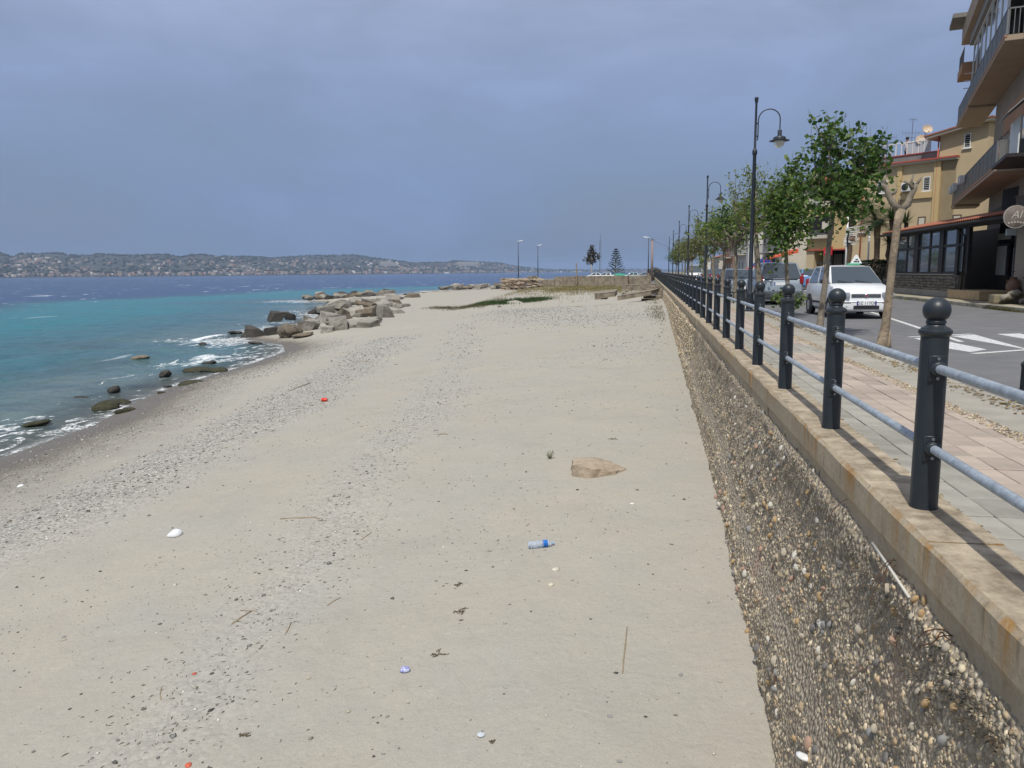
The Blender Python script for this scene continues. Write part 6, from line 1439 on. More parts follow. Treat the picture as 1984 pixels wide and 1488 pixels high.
# blue hoarding and awnings seen under the trees
for (y_, x_, c, lb_, w_, h_, z_) in ((88, 11.9, (.02,.06,.22), 'blue and white shop awning by the white house', 3.2, 1.6, 1.6), (78, 12.0, (.55,.10,.05), 'orange-red shop awning below the cream house', 4.5, .9, 2.2), (94, 11.8, (.5,.06,.05), 'small red shop sign beside the blue awning', 1.2, .9, 1.2)):
    t_ = thing('shop_awning', lb_, 'awning', (x_, y_, z_), -PI/2)
    MB().hexa([(-w_/2,-.9,0),(w_/2,-.9,0),(w_/2,1.6,.5),(-w_/2,1.6,.5),(-w_/2,-.9,.06),(w_/2,-.9,.06),(w_/2,1.6,h_),(-w_/2,1.6,h_)]).build('cloth', mat('awning_%d' % y_, c, .8), t_); MB().tube([(-w_/2+.1,-.85,0),(-w_/2+.1,-.85,-z_)], .03, 6).build('pole', metalw, t_); MB().tube([(w_/2-.1,-.85,0),(w_/2-.1,-.85,-z_)], .03, 6).build('pole', metalw, t_)
# no-parking disc
p_ = ony(1487, 507, 62); t_ = thing('road_sign', 'round blue and red no-parking sign on a thin pole', 'road sign', (p_.x, p_.y, -.1)); zc = p_.z+.1
MB().tube([(0,.04,0),(0,.04,zc+.4)], .03, 8).build('pole', metalg, t_); MB().lathe([(.01,0),(.3,0),(.3,.02),(.01,.02)], 24, (0,0,zc), Matrix.Rotation(PI/2, 3, 'X')).build('disc', mat('sign_ring_red', (.45,.03,.04), .5), t_); MB().lathe([(.01,.0),(.23,.0),(.23,.012)], 24, (0,-.018,zc), Matrix.Rotation(PI/2, 3, 'X')).build('field', mat('sign_blue', (.03,.06,.30), .5), t_); MB().bar((-.16,-.035,zc+.16), (.16,-.035,zc-.16), .05, .01).build('slash', mat('sign_ring_red', (0,0,0)), t_)

# ================================================================ palms and hedge by the ochre house
palmbark = mat('palm_bark', (.13,.09,.06), .95, var=(6, (.07,.05,.035)), bump=(12, .9, .04))
def palm(label, px, ptop, y_, r0, n, fl, stiff, seed, cols, skirt=True):
    p = ony(px, ptop, y_); r_ = random.Random(seed); h = p.z+.1; t = thing('palm_tree', label, 'palm tree', (p.x, y_, -.1))
    MB().tube([(r_.uniform(-.06,.06), 0, h*k/8-.1*(k == 0)) for k in range(9)], [r0*1.25]+[r0*r_.uniform(.9,1.1) for _ in range(8)], 12).build('trunk', palmbark, t, smooth=True)
    V, Fc, T = [], [], []
    for k in range(n):
        a = r_.uniform(0, 6.28); el = r_.uniform(-.5 if skirt else -.1, 1.35); d = Vector((math.cos(a)*math.cos(el), math.sin(a)*math.cos(el), math.sin(el))); ln = fl*r_.uniform(.75, 1.15); c = Vector((0, 0, h)); w = .03 if stiff else .05
        s = d.cross(Vector((0,0,1))).normalized(); prev = None; pts = []
        for q in range(6): pts.append(c.copy()); c = c+d*ln/5; d = (d+Vector((0,0,-(.02 if stiff else .2)))).normalized()
        col = np.array(r_.choice(cols))*(r_.uniform(.7, 1.2)); col = np.array((.16,.12,.06)) if el < -.25 else col
        if stiff:
            for q in range(5):
                wa, wb = w*(1-q/5.2), w*(1-(q+1)/5.05); o = len(V); V += [pts[q]-s*wa, pts[q]+s*wa, pts[q+1]+s*wb, pts[q+1]-s*wb]; Fc += [(o,o+1,o+2),(o,o+2,o+3)]; T += [col, col]
        else:
            for q in range(1, 6):
                for e_ in np.linspace(0, 1, 4):
                    b_ = pts[q-1].lerp(pts[q], e_)
                    for sg in (-1, 1):
                        tip = b_+s*sg*.34*(1.1-abs(q-2.5)/5)+Vector((0,0,-.12)); o = len(V); V += [b_, b_+d*.03+Vector((0,0,.01)), tip]; Fc += [(o,o+1,o+2)]; T += [col]
    me = np_mesh('fronds', [tuple(v) for v in V], Fc, leafm, False, np.array(T)); link('fronds', me, None, t)
    return t
pg = [(.035,.06,.03),(.05,.08,.04),(.025,.045,.022),(.08,.10,.05)]
palm('palm with a ragged drooping crown behind the slatted sign', 1650, 405, 50, .16, 90, 1.5, False, 1, pg); palm('palm with a leaning crown beside the bare plane tree', 1701, 432, 46, .15, 80, 1.3, False, 2, pg)
palm('spiky yucca palm behind the bare plane tree', 1728, 425, 45, .12, 150, .95, True, 3, pg, False); palm('small spiky yucca by the ochre wall', 1755, 432, 45.5, .1, 110, .75, True, 4, pg, False); palm('low spiky yucca under the palm crowns', 1722, 470, 44.5, .09, 110, .8, True, 5, pg, True)
hd0 = ony(1663, 500, 47); hd1 = ony(1738, 500, 45.5); hg = thing('hedge', 'dark clipped hedge beneath the palms', 'hedge', ((hd0.x+hd1.x)/2, (hd0.y+hd1.y)/2, -.1)); hl = (hd1-hd0).length; ha = math.atan2(hd1.y-hd0.y, hd1.x-hd0.x); hg.rotation_euler.z = ha
MB().box((0,0,.75), (hl,.8,1.5)).build('stems', twigm, hg)
n = 5200; r_ = np.random.default_rng(8); C = np.stack([r_.uniform(-hl/2-.1, hl/2+.1, n), r_.choice([-1,1], n)*(.4+r_.exponential(.05, n)), r_.uniform(0, 1.75, n)], 1); top = r_.random(n) < .3; C[top, 1] = r_.uniform(-.45, .45, top.sum()); C[top, 2] = 1.55+.2*r_.random(top.sum())
tag(link('foliage', leaf_mesh('foliage', C, r_.normal(0, 1, (n, 3)), r_.uniform(.05, .11, n), [(.012,.02,.01),(.02,.032,.014),(.03,.042,.018)], seed=8), None, hg), kind='stuff')
# ================================================================ far shore
prof_px = [(-260,494),(-120,489),(0,490),(25,497),(38,491.5),(123,490),(128,494),(181,494),(186,492),(252,494),(320,492),(353,498),(368,493),(393,493),(416,496),(499,497),(525,500),(591,495),(664,494),(682,493),(714,498),(767,505),(803,509),(863,508),(878,505),(929,507),(967,509),(1003,516),(1040,520),(1067,522),(1140,523),(1230,521.5),(1300,522),(1420,521)]
PX = np.arange(-260, 1420, 5.); PT = np.interp(PX, [p[0] for p in prof_px], [p[1] for p in prof_px])
def coastD(px): return np.interp(px, [-260, 0, 500, 800, 960, 1100, 1420], [3600, 3500, 3700, 4300, 5200, 6600, 7600])
cols = []
rows_t = [0, .012, .05, .14, .3, .48, .66, .84, 1.0, 1.25]
r_h = np.random.default_rng(17)
for i, px in enumerate(PX):
    D = float(coastD(px)); d = ray(px, PT[i]); hd = np.array(d[:2])/np.linalg.norm(d[:2]); DR = D+900+180*math.sin(px*.013)
    zt_ = CAM_H+d[2]/np.linalg.norm(d[:2])*DR
    col = []
    for t in rows_t:
        dist = D+(DR-D)*t
        s = min(t, 1.0); prof_ = SEA-1+(zt_-SEA+1)*(.05*min(s*20, 1)+.95*(s**.85)) if t <= 1 else SEA+(zt_-SEA)*.6
        bumpz = (5.5*math.sin(px*.05+t*9)+4.5*math.sin(px*.021-t*6+2)+3*math.sin(px*.11+t*17))*s*(1-s)*1.6*min(1, (zt_-SEA)/70)
        col.append((hd[0]*dist, hd[1]*dist, prof_+(bumpz if t < 1 else 0)))
    cols.append(col)
HV = np.array(cols); nc, nr = HV.shape[:2]; idx = np.arange(nc*nr).reshape(nc, nr)
quads = np.stack([idx[:-1, :-1], idx[1:, :-1], idx[1:, 1:], idx[:-1, 1:]], -1).reshape(-1, 4)
hill = mat('far_hills', (.06,.07,.04), .95)
b = hill.node_tree.nodes['Principled BSDF']; ob = N(hill, 'ShaderNodeTexCoord').outputs['Object']
mh = N(hill, 'ShaderNodeMapping'); mh.inputs['Scale'].default_value = (.006, .006, .03); L(hill, ob, mh.inputs[0])
c = mixc(hill, rng_(hill, noise(hill, mh.outputs[0], 1.6, 8, .7).outputs['Fac'], .38, .6), (.02,.026,.022), (.06,.056,.042))
c = mixc(hill, rng_(hill, noise(hill, mh.outputs[0], 5, 6, .75).outputs['Fac'], .54, .72, 0, .7), c, (.16,.135,.09))
c = mixc(hill, rng_(hill, noise(hill, mh.outputs[0], 3.1, 5, .6).outputs['Fac'], .5, .62, 0, .8), c, (.025,.035,.022))
L(hill, c, b.inputs['Base Color'])
me = np_mesh('far_hills', HV.reshape(-1, 3), quads, hill, True); tag(link('far_hills', me), kind='structure')
def hill_pt(px, t):
    f = (px-PX[0])/5.; i = int(np.clip(f, 0, nc-2)); u = f-i; j = int(np.searchsorted(rows_t, t)-1); j = max(0, min(j, nr-2)); v = (t-rows_t[j])/(rows_t[j+1]-rows_t[j])
    return Vector((1-u)*((1-v)*HV[i, j]+v*HV[i, j+1])+u*((1-v)*HV[i+1, j]+v*HV[i+1, j+1]))
# town: separate houses, a few shared shapes
fh_cols = [(.24,.22,.195),(.40,.385,.355),(.20,.165,.135),(.24,.20,.16),(.17,.16,.15),(.22,.17,.14)]; fh_me = []
for k in range(12):
    w_, d_, h_ = random.uniform(9, 18), random.uniform(8, 11), random.uniform(5, 10); g = MB(); g.box((0,0,h_/2-1.5), (w_,d_,h_+3)); c_ = fh_cols[k % 6]; me = g.mesh('far_house'); me.materials.append(mat('far_wall_%d' % (k % 6), c_, .9))
    if k % 3:
        g2 = MB(); g2.hexa([(-w_/2-.5,-d_/2-.5,h_),(w_/2+.5,-d_/2-.5,h_),(w_/2+.5,d_/2+.5,h_),(-w_/2-.5,d_/2+.5,h_),(-w_/2-.5,-.2,h_+2.5),(w_/2+.5,-.2,h_+2.5),(w_/2+.5,.2,h_+2.5),(-w_/2-.5,.2,h_+2.5)]); rm2 = g2.mesh('roof'); rm2.materials.append(mat('far_roof', (.30,.14,.09), .9))
    else:
        rm2 = MB().box((0,0,h_+.4), (w_*.96,d_*.96,.8)).mesh('roof'); rm2.materials.append(cream)
    # window rows as dark strips, one part
    g3 = MB()
    for f in range(int(h_//3.2)):
        for q in range(int(w_//3)): g3.box((-w_/2+1.5+q*3, -d_/2-.02, 1.9+f*3.2), (1.1, .1, 1.4))
    wm = g3.mesh('windows'); wm.materials.append(dark_in)
    fh_me.append((me, rm2, wm))
rh = random.Random(21); cnt_ = 0
def town_t(rh):
    return rh.choice([rh.uniform(.012, .035), rh.uniform(.03, .16), rh.uniform(.1, .45), rh.uniform(.3, .85)])
pts_far = []
clus = [(rh.uniform(-100, 1000), rh.uniform(.1, .7)) for _ in range(26)]
for k in range(1000):
    if rh.random() < .45: px, t = rh.uniform(-120, 1260), rh.uniform(.012, .05)
    elif rh.random() < .75:
        c_ = rh.choice(clus); px, t = rh.gauss(c_[0], 30), abs(rh.gauss(c_[1], .09))+.012
    else: px, t = rh.uniform(-120, 1260), town_t(rh)
    if not (-200 < px < 1270) or t > .93: continue
    pts_far.append((hill_pt(px, t), rh.uniform(-.6, .6)-math.atan2(1, 3), t))
lab_sh = 'small pale house in the town along the far shore'
for p, a, px in pts_far[:300]:
    m3 = rh.choice(fh_me); o = link('far_house', m3[0], None, None, p); o.rotation_euler = (0, 0, a); o.scale = (rh.uniform(.7, 1.2),)*3
    link('roof', m3[1], None, o); tag(o, 'small house in the row along the far shoreline' if px < .06 else 'small house scattered on the far hillside', 'house', 'shoreline houses of the town across the water' if px < .06 else 'hillside houses of the town across the water')
V, Fq, Tn = [], [], []
for p, a, px in pts_far[300:]:
    w_, d_, h_ = rh.uniform(7, 20), rh.uniform(7, 12), rh.uniform(4, 11); ca, sa = math.cos(a), math.sin(a); o = len(V)
    for z_ in (-3, h_):
        for x_, y_ in ((-w_/2,-d_/2),(w_/2,-d_/2),(w_/2,d_/2),(-w_/2,d_/2)): V.append((p.x+x_*ca-y_*sa, p.y+x_*sa+y_*ca, p.z+z_))
    col = np.array(rh.choice(fh_cols))*rh.uniform(.7, 1.1); rc = np.array((.30,.15,.10)) if rh.random() < .5 else col*.9
    for q, cc in (((4,5,6,7), rc), ((0,1,5,4), col), ((1,2,6,5), col), ((2,3,7,6), col), ((3,0,4,7), col)): Fq.append([o+i for i in q]); Tn.append(cc)
twm = attr_tint(mat('far_town', (1,1,1), .9)); tag(link('far_town', np_mesh('far_town', V, Fq, twm, False, np.array(Tn))), 'distant town spread over the far hillside', 'town', kind='stuff')
V, Fq, Tn = [], [], []       # far woods: clumps on the slopes and the skyline
for k in range(2600):
    px = rh.uniform(-150, 1260); t = rh.choice([rh.uniform(.05, .9), rh.uniform(.93, 1.0)]) if rh.random() < .8 else rh.uniform(.02, .2); p = hill_pt(px, t); s_ = rh.uniform(4, 11)*(.7 if t > .93 else 1); o = len(V)
    for v in OCT[0]: V.append((p.x+v[0]*s_*rh.uniform(.8, 1.6), p.y+v[1]*s_, p.z+s_*.45+v[2]*s_*rh.uniform(.4, .75)))
    col = np.array((.035,.045,.025))*rh.uniform(.6, 1.5)
    for q in OCT[1]: Fq.append([o+i for i in q]); Tn.append(col)
tag(link('far_woods', np_mesh('far_woods', V, Fq, twm, True, np.array(Tn))), 'dark scrub and trees on the far hills', 'woods', kind='stuff')
# long pale terraces of a quarry or stadium on the far slope
for (x0, x1, y_, lb_) in ((637, 690, 517, 'long pale terrace building on the far slope'), (735, 768, 508, 'cluster wall of white buildings high on the far hill'), (876, 930, 508.5, 'long pale retaining wall near the end of the far ridge')):
    D = float(coastD((x0+x1)/2))+350; a, b_ = ray(x0, y_), ray(x1, y_); a, b_ = [Vector(q)*(D/math.hypot(q[0], q[1]))+Vector((0,0,CAM_H)) for q in (a, b_)]; base = (a+b_)/2; t_ = thing('far_terrace', lb_, 'building', base, math.atan2(b_.y-a.y, b_.x-a.x)); ln = (b_-a).length
    for k in range(3): MB().box((rh.uniform(-.1, .1)*ln, k*14-6, -16+k*7), (ln*(1-.12*k), 14, 14)).build('terrace', mat('far_pale', (.28,.27,.245), .9), t_)
for px, yt, lb_ in ((665, 485, 'thin radio mast on the far ridge'), (219, 488, 'small mast on the far skyline')):
    p = hill_pt(px, .98); top = ray(px, yt); D = math.hypot(p.x, p.y); z = CAM_H+top[2]/math.hypot(top[0], top[1])*D; tag(MB().tube([(0,0,-5),(0,0,z-p.z)], [1.2,.6], 5).build('radio_mast', steel, loc=p), lb_, 'mast')
# white ferry by the far shore
p = hill_pt(866, 0.0); D = math.hypot(p.x, p.y)-120; d_ = ray(866, 530); q = Vector((d_[0], d_[1], 0))*(D/math.hypot(d_[0], d_[1])); fy = thing('ferry', 'small white ferry close to the far shore', 'ship', (q.x, q.y, SEA), .35)
g = MB(); g.hexa([(-17,-4,-1),(15,-4,-1),(15,4,-1),(-17,4,-1),(-19,-5,4),(20,-5,4),(20,5,4),(-19,5,4)]); g.build('hull', metalw, fy); MB().box((-2,0,6), (24,8,4)).build('cabin', metalw, fy); MB().box((-8,0,10), (3,3,4)).build('funnel', redtrim, fy)

# ================================================================ ruined walls and stony ground ahead
YR = 112.
def rx(px, y_=YR): return ony(px, 545, y_).x
def rz_(py, y_=YR, px=1000): return ony(px, py, y_).z
rb = thing('ruined_wall', 'crumbling layered stone wall with a ragged top by the far water', 'wall', (rx(970), YR, rz_(562)))
L0 = rx(1043)-rx(970); r_ = random.Random(9); z = 0; H0 = rz_(541)-rz_(562)
while z < H0:
    h_ = r_.uniform(.16, .26); x = r_.uniform(0, .3); xe = L0*(1 if z > H0*.35 else .62)
    while x < xe:
        w_ = r_.uniform(.5, 1.3); o = link('stone', RB[r_.randrange(9)].copy(), brk_m, rb, (x+w_/2, r_.uniform(-.08, .08), z+h_/2)); o.data.materials.clear(); o.data.materials.append(brk_m); o.scale = (w_*1.06, .8, h_*1.12); o.rotation_euler = (0, 0, r_.uniform(-.1, .1)); x += w_
    z += h_
o = link('coping_block', RB[2].copy(), None, rb, (rx(1031)-rx(970), .2, H0+.2)); o.data.materials.clear(); o.data.materials.append(pale); o.scale = (1.5, 1.0, .5)
lw = thing('boundary_wall', 'long low grey concrete wall in front of the far car park', 'wall', (rx(1045), YR+2, rz_(556)))
zb = rz_(556); seg = [(1045, 1071, 545), (1071, 1089, 539), (1089, 1112, 538.5), (1112, 1150, 538), (1150, 1190, 538), (1190, 1226, 538), (1226, 1262, 538)]
for k, (a, b_, yt) in enumerate(seg):
    MB().box(((rx(a)+rx(b_))/2-rx(1045), (k % 2)*.05, (rz_(yt)-zb)/2), (rx(b_)-rx(a)-.03, .45, rz_(yt)-zb+.3)).build('wall_block', mat('old_concrete', (.30,.255,.19), .95, var=(2.2, (.12,.10,.075), 10), bump=(6, 1.0, .08)), lw, .03)
tag(MB().tube([(0,0,-.5),(0,0,rz_(511)-rz_(545))], .09, 6).build('wooden_post', stickm, loc=(rx(1115), YR+1.5, rz_(545))), 'weathered wooden post standing at the boundary wall', 'post')
tag(MB().tube([(0,0,-.5),(0,0,rz_(536)-rz_(552))], .07, 6).build('wooden_post', brownf, loc=(rx(1217), YR+1.4, rz_(552))), 'short dark post against the grey boundary wall', 'post')
tag(MB().box((0,0,.6), (.3,.3,1.9)).build('gate_pillar', mat('old_concrete', (0,0,0)), loc=(rx(1256), YR+1.0, rz_(552)), bevel=.03), 'narrow concrete pillar where boundary wall meets the promenade', 'pillar')
def slab(pts, th, label, m=None, name='concrete_slab', y_=None):
    c_ = sum(pts, Vector())/len(pts); n_ = len(pts); g = MB(); g.add([p-c_ for p in pts]+[p-c_-Vector((0,0,th)) for p in pts], [tuple(range(n_)), tuple(range(n_, 2*n_))[::-1]]+[(i, n_+i, n_+(i+1)%n_, (i+1)%n_)[::-1] for i in range(n_)])
    o = g.build(name, m or mat('old_concrete', (0,0,0)), loc=c_, bevel=.03); return tag(o, label, 'slab')
def sp(px, py, up=0): return on_sand(px, py)+Vector((0,0,up))
y0 = 62.
def q3(px, py, y_): return ony(px, py, y_)
slab([q3(1196,574,62), q3(1262,563,62), q3(1279,558,64), q3(1215,568,64)], .35, 'long tilted slab of broken concrete against the sea wall')
slab([q3(1152,569,66), q3(1176,568,66), q3(1180,563,68), q3(1156,564,68)], .5, 'blocky lump of broken concrete with a dark end'); slab([q3(1160,569,64), q3(1192,565,64), q3(1196,560,66), q3(1164,563,66)], .4, 'tilted grey slab lying beside the blocky lump')
st = thing('broken_steps', 'broken concrete steps climbing to the promenade wall', 'steps', (.3, 63, q3(1270,585,63).z))
zb = st.location.z
for k in range(5): MB().box((0+.08*k, k*.35, .14+k*.26), (1.6-.12*k, .5, .24)).build('step', mat('old_concrete', (0,0,0)), st, .03)
slab([q3(1205,553,82), q3(1270,550,82), q3(1270,549,85), q3(1205,552,85)], .6, 'low broken retaining ledge behind the tilted slab')
for (px, py, w_) in ((1100,556,14),(1124,562,12),(1175,560,10),(1145,553,10),(1105,551,9),(1060,551,8),(1215,566,9),(1240,572,9),(968,595,8)):
    R1(px, py, w_, w_*.4, pale, 'pale loose stone on the dry grassy ground', 'loose stones on the stony ground', blocky=False)
# dry grass and the green patch
def grass(name, label, pts, n, size, cols_, seed, spread):
    r_ = np.random.default_rng(seed); P_ = np.array([on_sand(*p)[:2] for p in pts]); i = r_.integers(0, len(P_)-1, n); t = r_.random(n)[:, None]; q = P_[i]*(1-t)+P_[i+1]*t+r_.normal(0, 1, (n, 2))*spread; q = q[q[:, 0] < .9]; n = len(q)
    keep = fbm(q[:, 0], q[:, 1], seed, 2, 1.2) > -.35; q = q[keep]; n = len(q)
    z = sandz(q[:, 0], q[:, 1]); h = r_.uniform(.4, 1.1, n)*size; a = r_.uniform(0, 6.28, n); lean = r_.normal(0, .35, (n, 2))*h[:, None]; w = .012+.02*size
    B0 = np.stack([q[:, 0]-np.cos(a)*w, q[:, 1]-np.sin(a)*w, z-.02], 1); B1 = np.stack([q[:, 0]+np.cos(a)*w, q[:, 1]+np.sin(a)*w, z-.02], 1); T_ = np.stack([q[:, 0]+lean[:, 0], q[:, 1]+lean[:, 1], z+h], 1)
    V = np.stack([B0, B1, T_], 1).reshape(-1, 3); pal = np.array(cols_); me = np_mesh(name, V, np.arange(3*n).reshape(-1, 3), leafm, False, pal[r_.integers(0, len(pal), n)]*r_.uniform(.7, 1.2, (n, 1)))
    return tag(link(name, me), label, 'grass', kind='stuff')
dry = [(.26,.20,.09),(.20,.15,.07),(.32,.26,.13),(.14,.12,.05)]; grn = [(.045,.085,.025),(.03,.06,.02),(.07,.11,.035)]
grass('green_patch', 'dark green low plants on the crest of the sand', [(925,590),(960,588),(1000,585),(1030,582),(1044,581)], 9000, .32, grn, 1, np.array([.9, 1.0]))
grass('brown_patch', 'dry brown seaweed and stems at the end of the green plants', [(848,596),(880,597),(915,594),(950,590)], 5000, .22, [(.13,.10,.06),(.18,.14,.08),(.08,.07,.04)], 2, np.array([1.0, 1.3]))
grass('dry_grass', 'dry yellow grass over the stony ground', [(1055,565),(1090,560),(1140,560),(1200,562),(1262,560)], 16000, .35, dry, 3, np.array([3.0, 8.0]))
grass('dry_grass', 'thin dry grass at the foot of the boundary wall', [(1070,553),(1110,553),(1160,553),(1240,553)], 9000, .5, dry+grn[:1], 4, np.array([3.0, 3.0]))
grass('wall_weeds', 'thin dry weeds along the foot of the far wall', [(1262,575),(1272,600),(1282,615)], 900, .16, [(.20,.16,.09),(.15,.12,.07),(.11,.10,.05)], 5, np.array([.3, 2.5]))
db = on_sand(968, 586); t_ = thing('dry_bush', 'leafless pale twiggy bush on the sand', 'bush', db); g = MB(); r_ = random.Random(6)
for j in range(60):
    a = r_.uniform(0, 6.28); d = Vector((math.cos(a), math.sin(a), r_.uniform(.3, 1.2))).normalized(); pts = [Vector((0,0,0))]
    for k in range(4): pts.append(pts[-1]+d*r_.uniform(.15, .3)); d = (d+Vector((r_.gauss(0,.3), r_.gauss(0,.3), r_.gauss(.1,.2)))).normalized()
    g.tube(pts, [.012,.01,.008,.006,.004], 4)
g.build('twigs', mat('pale_twig', (.30,.26,.20), .9), t_)
# far car park ground, raised behind the wall
g = MB(); xa, xb = rx(1045, 118), 1.2
g.add([(xa,YR+2.4,-.7),(1.3,YR+2.4,-.7),(1.3,235,-.66),(-26,235,-.66),(-34,190,-.7)], [(0,1,2,3,4)]); tag(g.build('car_park', asph), kind='structure')
# ---- plain modern lamps, mast, poles
def far_lamp(px, ptop, y_, label, side):
    p = ony(px, ptop, y_); t = thing('tall_lamp', label, 'street lamp', (p.x, y_, -1.6)); h = p.z+1.6; MB().tube([(0,0,-1),(0,0,h)], [.11,.06], 8).build('pole', iron, t, smooth=True)
    MB().hexa([(-.1,-.12,h-.02),(.9,-.14,h+.16),(.9,.14,h+.16),(-.1,.12,h-.02),(-.1,-.1,h+.08),(.9,-.1,h+.28),(.9,.1,h+.28),(-.1,.1,h+.08)]).build('head', metalw, t, .02).scale = (side, 1, 1)
far_lamp(1004, 468, 152, 'tall plain lamp post beyond the crumbling wall', 1); far_lamp(1042, 476, 172, 'plain lamp post farther out by the water past the crumbling wall', 1); far_lamp(1257, 461, 138, 'plain lamp post where the promenade meets the car park', -1)
p = ony(1163, 466, 250); t_ = thing('lattice_mast', 'slender lattice mast behind the car park', 'mast', (p.x, 250, -1.5)); h = p.z+1.5
for k in range(3): a = k*2.09; MB().tube([(.35*math.cos(a),.35*math.sin(a),-1),(.22*math.cos(a),.22*math.sin(a),h)], .05, 5).build('leg', steel, t_)
for k in range(12):
    z0, z1_ = h*k/12, h*(k+1)/12; MB().tube([(.33,0,z0),(-.16,.28,z1_)], .03, 4).build('brace', steel, t_); MB().tube([(-.16,.28,z0),(-.16,-.28,z1_)], .03, 4).build('brace', steel, t_)
MB().tube([(0,0,h),(0,0,h+2)], .05, 5).build('tip', steel, t_)
p = ony(1264, 465, 146); t_ = thing('utility_pole', 'thick brown utility pole with a sagging wire at the promenade end', 'pole', (p.x, 146, -.5)); h = p.z+.5
MB().tube([(0,0,-.3),(0,0,h)], [.24,.19], 10).build('pole', mat('pole_brown', (.26,.20,.18), .9), t_, smooth=True); MB().tube([(0,0,h-.1),(3,4,h-1.2),(7,8,h-2.6),(11,12,h-2.9)], .02, 4).build('wire', blackp, t_); MB().box((0,-.05,h+.1), (.5,.3,.3)).build('pole_cap', metalg, t_)
# ---- trees there
pe = ony(1146, 530, 186); tree('eucalyptus_tree', 'thin wind-bent tree with a dusky ragged crown by the mast', (pe.x, 186, -1.2), [(0,0,0),(.1,0,1.5),(.0,0,3.2),(-.1,0,4.6)], [(-.6,.2,5.4),(.4,0,5.8),(1.6,.2,5.2),(-.2,-.3,6.8),(.6,.2,4.6),(-.9,0,4.7),(.2,0,7.2)], 9, [(.075,.065,.04),(.055,.05,.032),(.10,.08,.055)], .32, 12, seed=51, spread=.8, up=1.5, r0=.2, fill=70, fillr=(1.6,1.4,2.2), fillc=(.1,0,5.8), bark=mat('pale_bark', (.36,.33,.30), .9), tips=1)
pn = ony(1193, 532, 190); t_ = thing('norfolk_pine', 'tiered dark pine standing behind the parked cars', 'tree', (pn.x, 190, -1.0)); h = ony(1193, 479, 190).z+1.0
MB().tube([(0,0,-.4),(0,0,h*.5),(0,0,h)], [.16,.1,.02], 8).build('trunk', barkm, t_); C, D, Z = [], [], []; r_ = random.Random(2); tw = MB()
for k in range(13):
    f = k/12; z = .5+(h-1.2)*f; ln = (2.2*(1-f)**.8+.25); nb = 6
    for j in range(nb):
        a = j*2*PI/nb+k*.4+r_.uniform(-.15, .15); d = Vector((math.cos(a), math.sin(a), .38)); e_ = Vector((0,0,z))+d*ln; tw.tube([(0,0,z), e_], [.03,.012], 4)
        for q in range(26):
            t = r_.uniform(.3, 1.05); C.append(tuple(Vector((0,0,z))+d*ln*t+Vector((r_.gauss(0,.05), r_.gauss(0,.05), r_.gauss(.02,.05))))); D.append(tuple(d*.6+Vector((r_.gauss(0,.5), r_.gauss(0,.5), .3)))); Z.append(r_.uniform(.18, .34))
tw.build('branches', barkm, t_); link('crown', leaf_mesh('crown', np.array(C), np.array(D), Z, [(.014,.028,.016),(.02,.038,.02)], wide=.35, seed=2), None, t_)
pb_ = ony(1268, 533, 150); sh = thing('shrub', 'round brownish shrub at the end of the promenade', 'shrub', (pb_.x, 150, -.5)); n = 1800; r2 = np.random.default_rng(4); v = r2.normal(0, 1, (n, 3)); v /= np.linalg.norm(v, axis=1, keepdims=True); C = v*np.array([1.5,1.2,1.15])*r2.uniform(.6, 1.05, (n, 1))+np.array([0,0,1.1]); C[:, 2] = np.maximum(C[:, 2], .05)
link('crown', leaf_mesh('crown', C, v+r2.normal(0, .5, (n, 3)), r2.uniform(.1, .22, n), [(.12,.09,.06),(.09,.08,.045),(.15,.11,.08)], seed=4), None, sh); MB().tube([(0,0,-.3),(0,0,1)], .08, 6).build('trunk', twigm, sh)
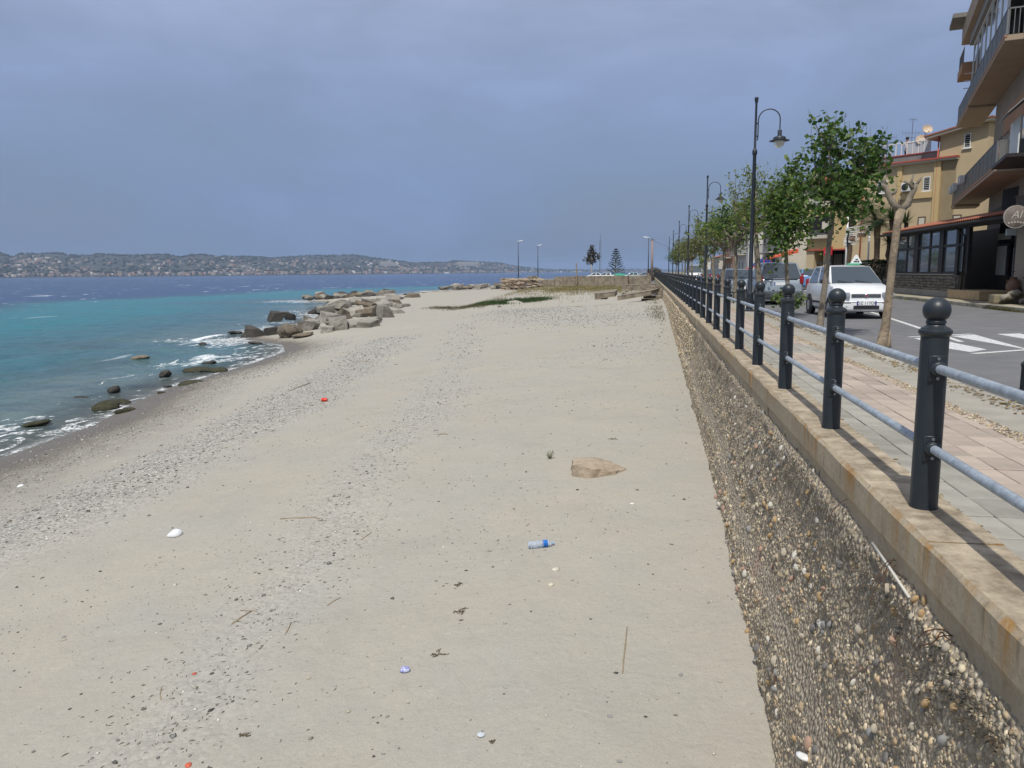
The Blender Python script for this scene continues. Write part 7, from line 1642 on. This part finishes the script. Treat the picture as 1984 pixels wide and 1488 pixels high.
# ---- small street furniture
p = onz(1980, 757, -.06); t_ = thing('bollard', 'short black bollard at the kerb beside the zebra crossing', 'bollard', (p.x+.03, p.y, -.062)); MB().lathe([(.05,-.02),(.05,.24),(.056,.25),(.056,.28),(.03,.31),(.005,.315)], 14).build('post', postm, t_, smooth=.7); MB().lathe([(.075,0),(.075,.012),(.05,.02)], 14).build('base', postm, t_, smooth=.7)
p = onz(1421, 588, -.06); t_ = thing('cycle_rack', 'low black metal cycle rack on the tree strip', 'cycle rack', (p.x, p.y, -.06))
for k in range(5): MB().tube([(-.3+k*.15,0,0),(-.3+k*.15,0,.42)], .018, 6).build('upright', blackp, t_)
MB().tube([(-.34,0,.42),(.34,0,.42)], .02, 6).build('top_bar', blackp, t_); MB().tube([(-.34,0,.06),(.34,0,.06)], .02, 6).build('lower_bar', blackp, t_)
# weeds in the far kerb
r2 = np.random.default_rng(14); n = 900; yy = np.concatenate([r2.normal(27.6, .8, n//2), r2.uniform(20, 40, n//2)]); xx_ = r2.normal(XF-.05, .06, n); hh = r2.uniform(.03, .2, n); V = np.stack([np.stack([xx_-.012, yy-.02, np.full(n, ROAD)], 1), np.stack([xx_+.012, yy+.02, np.full(n, ROAD)], 1), np.stack([xx_+r2.normal(0,.05,n), yy+r2.normal(0,.06,n), ROAD+hh], 1)], 1).reshape(-1, 3)
tag(link('kerb_weeds', np_mesh('kerb_weeds', V, np.arange(3*n).reshape(-1, 3), leafm, False, np.array(dry+grn)[r2.integers(0, 7, n)])), 'weeds growing in the kerb before the restaurant', 'weeds', kind='stuff')

# ================================================================ air
hz = MB().box((-1000, 2500, (SEA-7+190)/2), (38000, 33000, 190-(SEA-7))).build('haze', None)
hm = bpy.data.materials.new('haze'); hm.use_nodes = True; hm.node_tree.nodes.clear(); ho = hm.node_tree.nodes.new('ShaderNodeOutputMaterial'); pv = hm.node_tree.nodes.new('ShaderNodeVolumePrincipled')
pv.inputs['Color'].default_value = (.50,.66,.92,1); pv.inputs['Density'].default_value = .0001; pv.inputs['Anisotropy'].default_value = .1
hm.node_tree.links.new(pv.outputs[0], ho.inputs['Volume']); hz.data.materials.append(hm); tag(hz, 'thin blue sea haze filling the air', 'haze', kind='stuff')
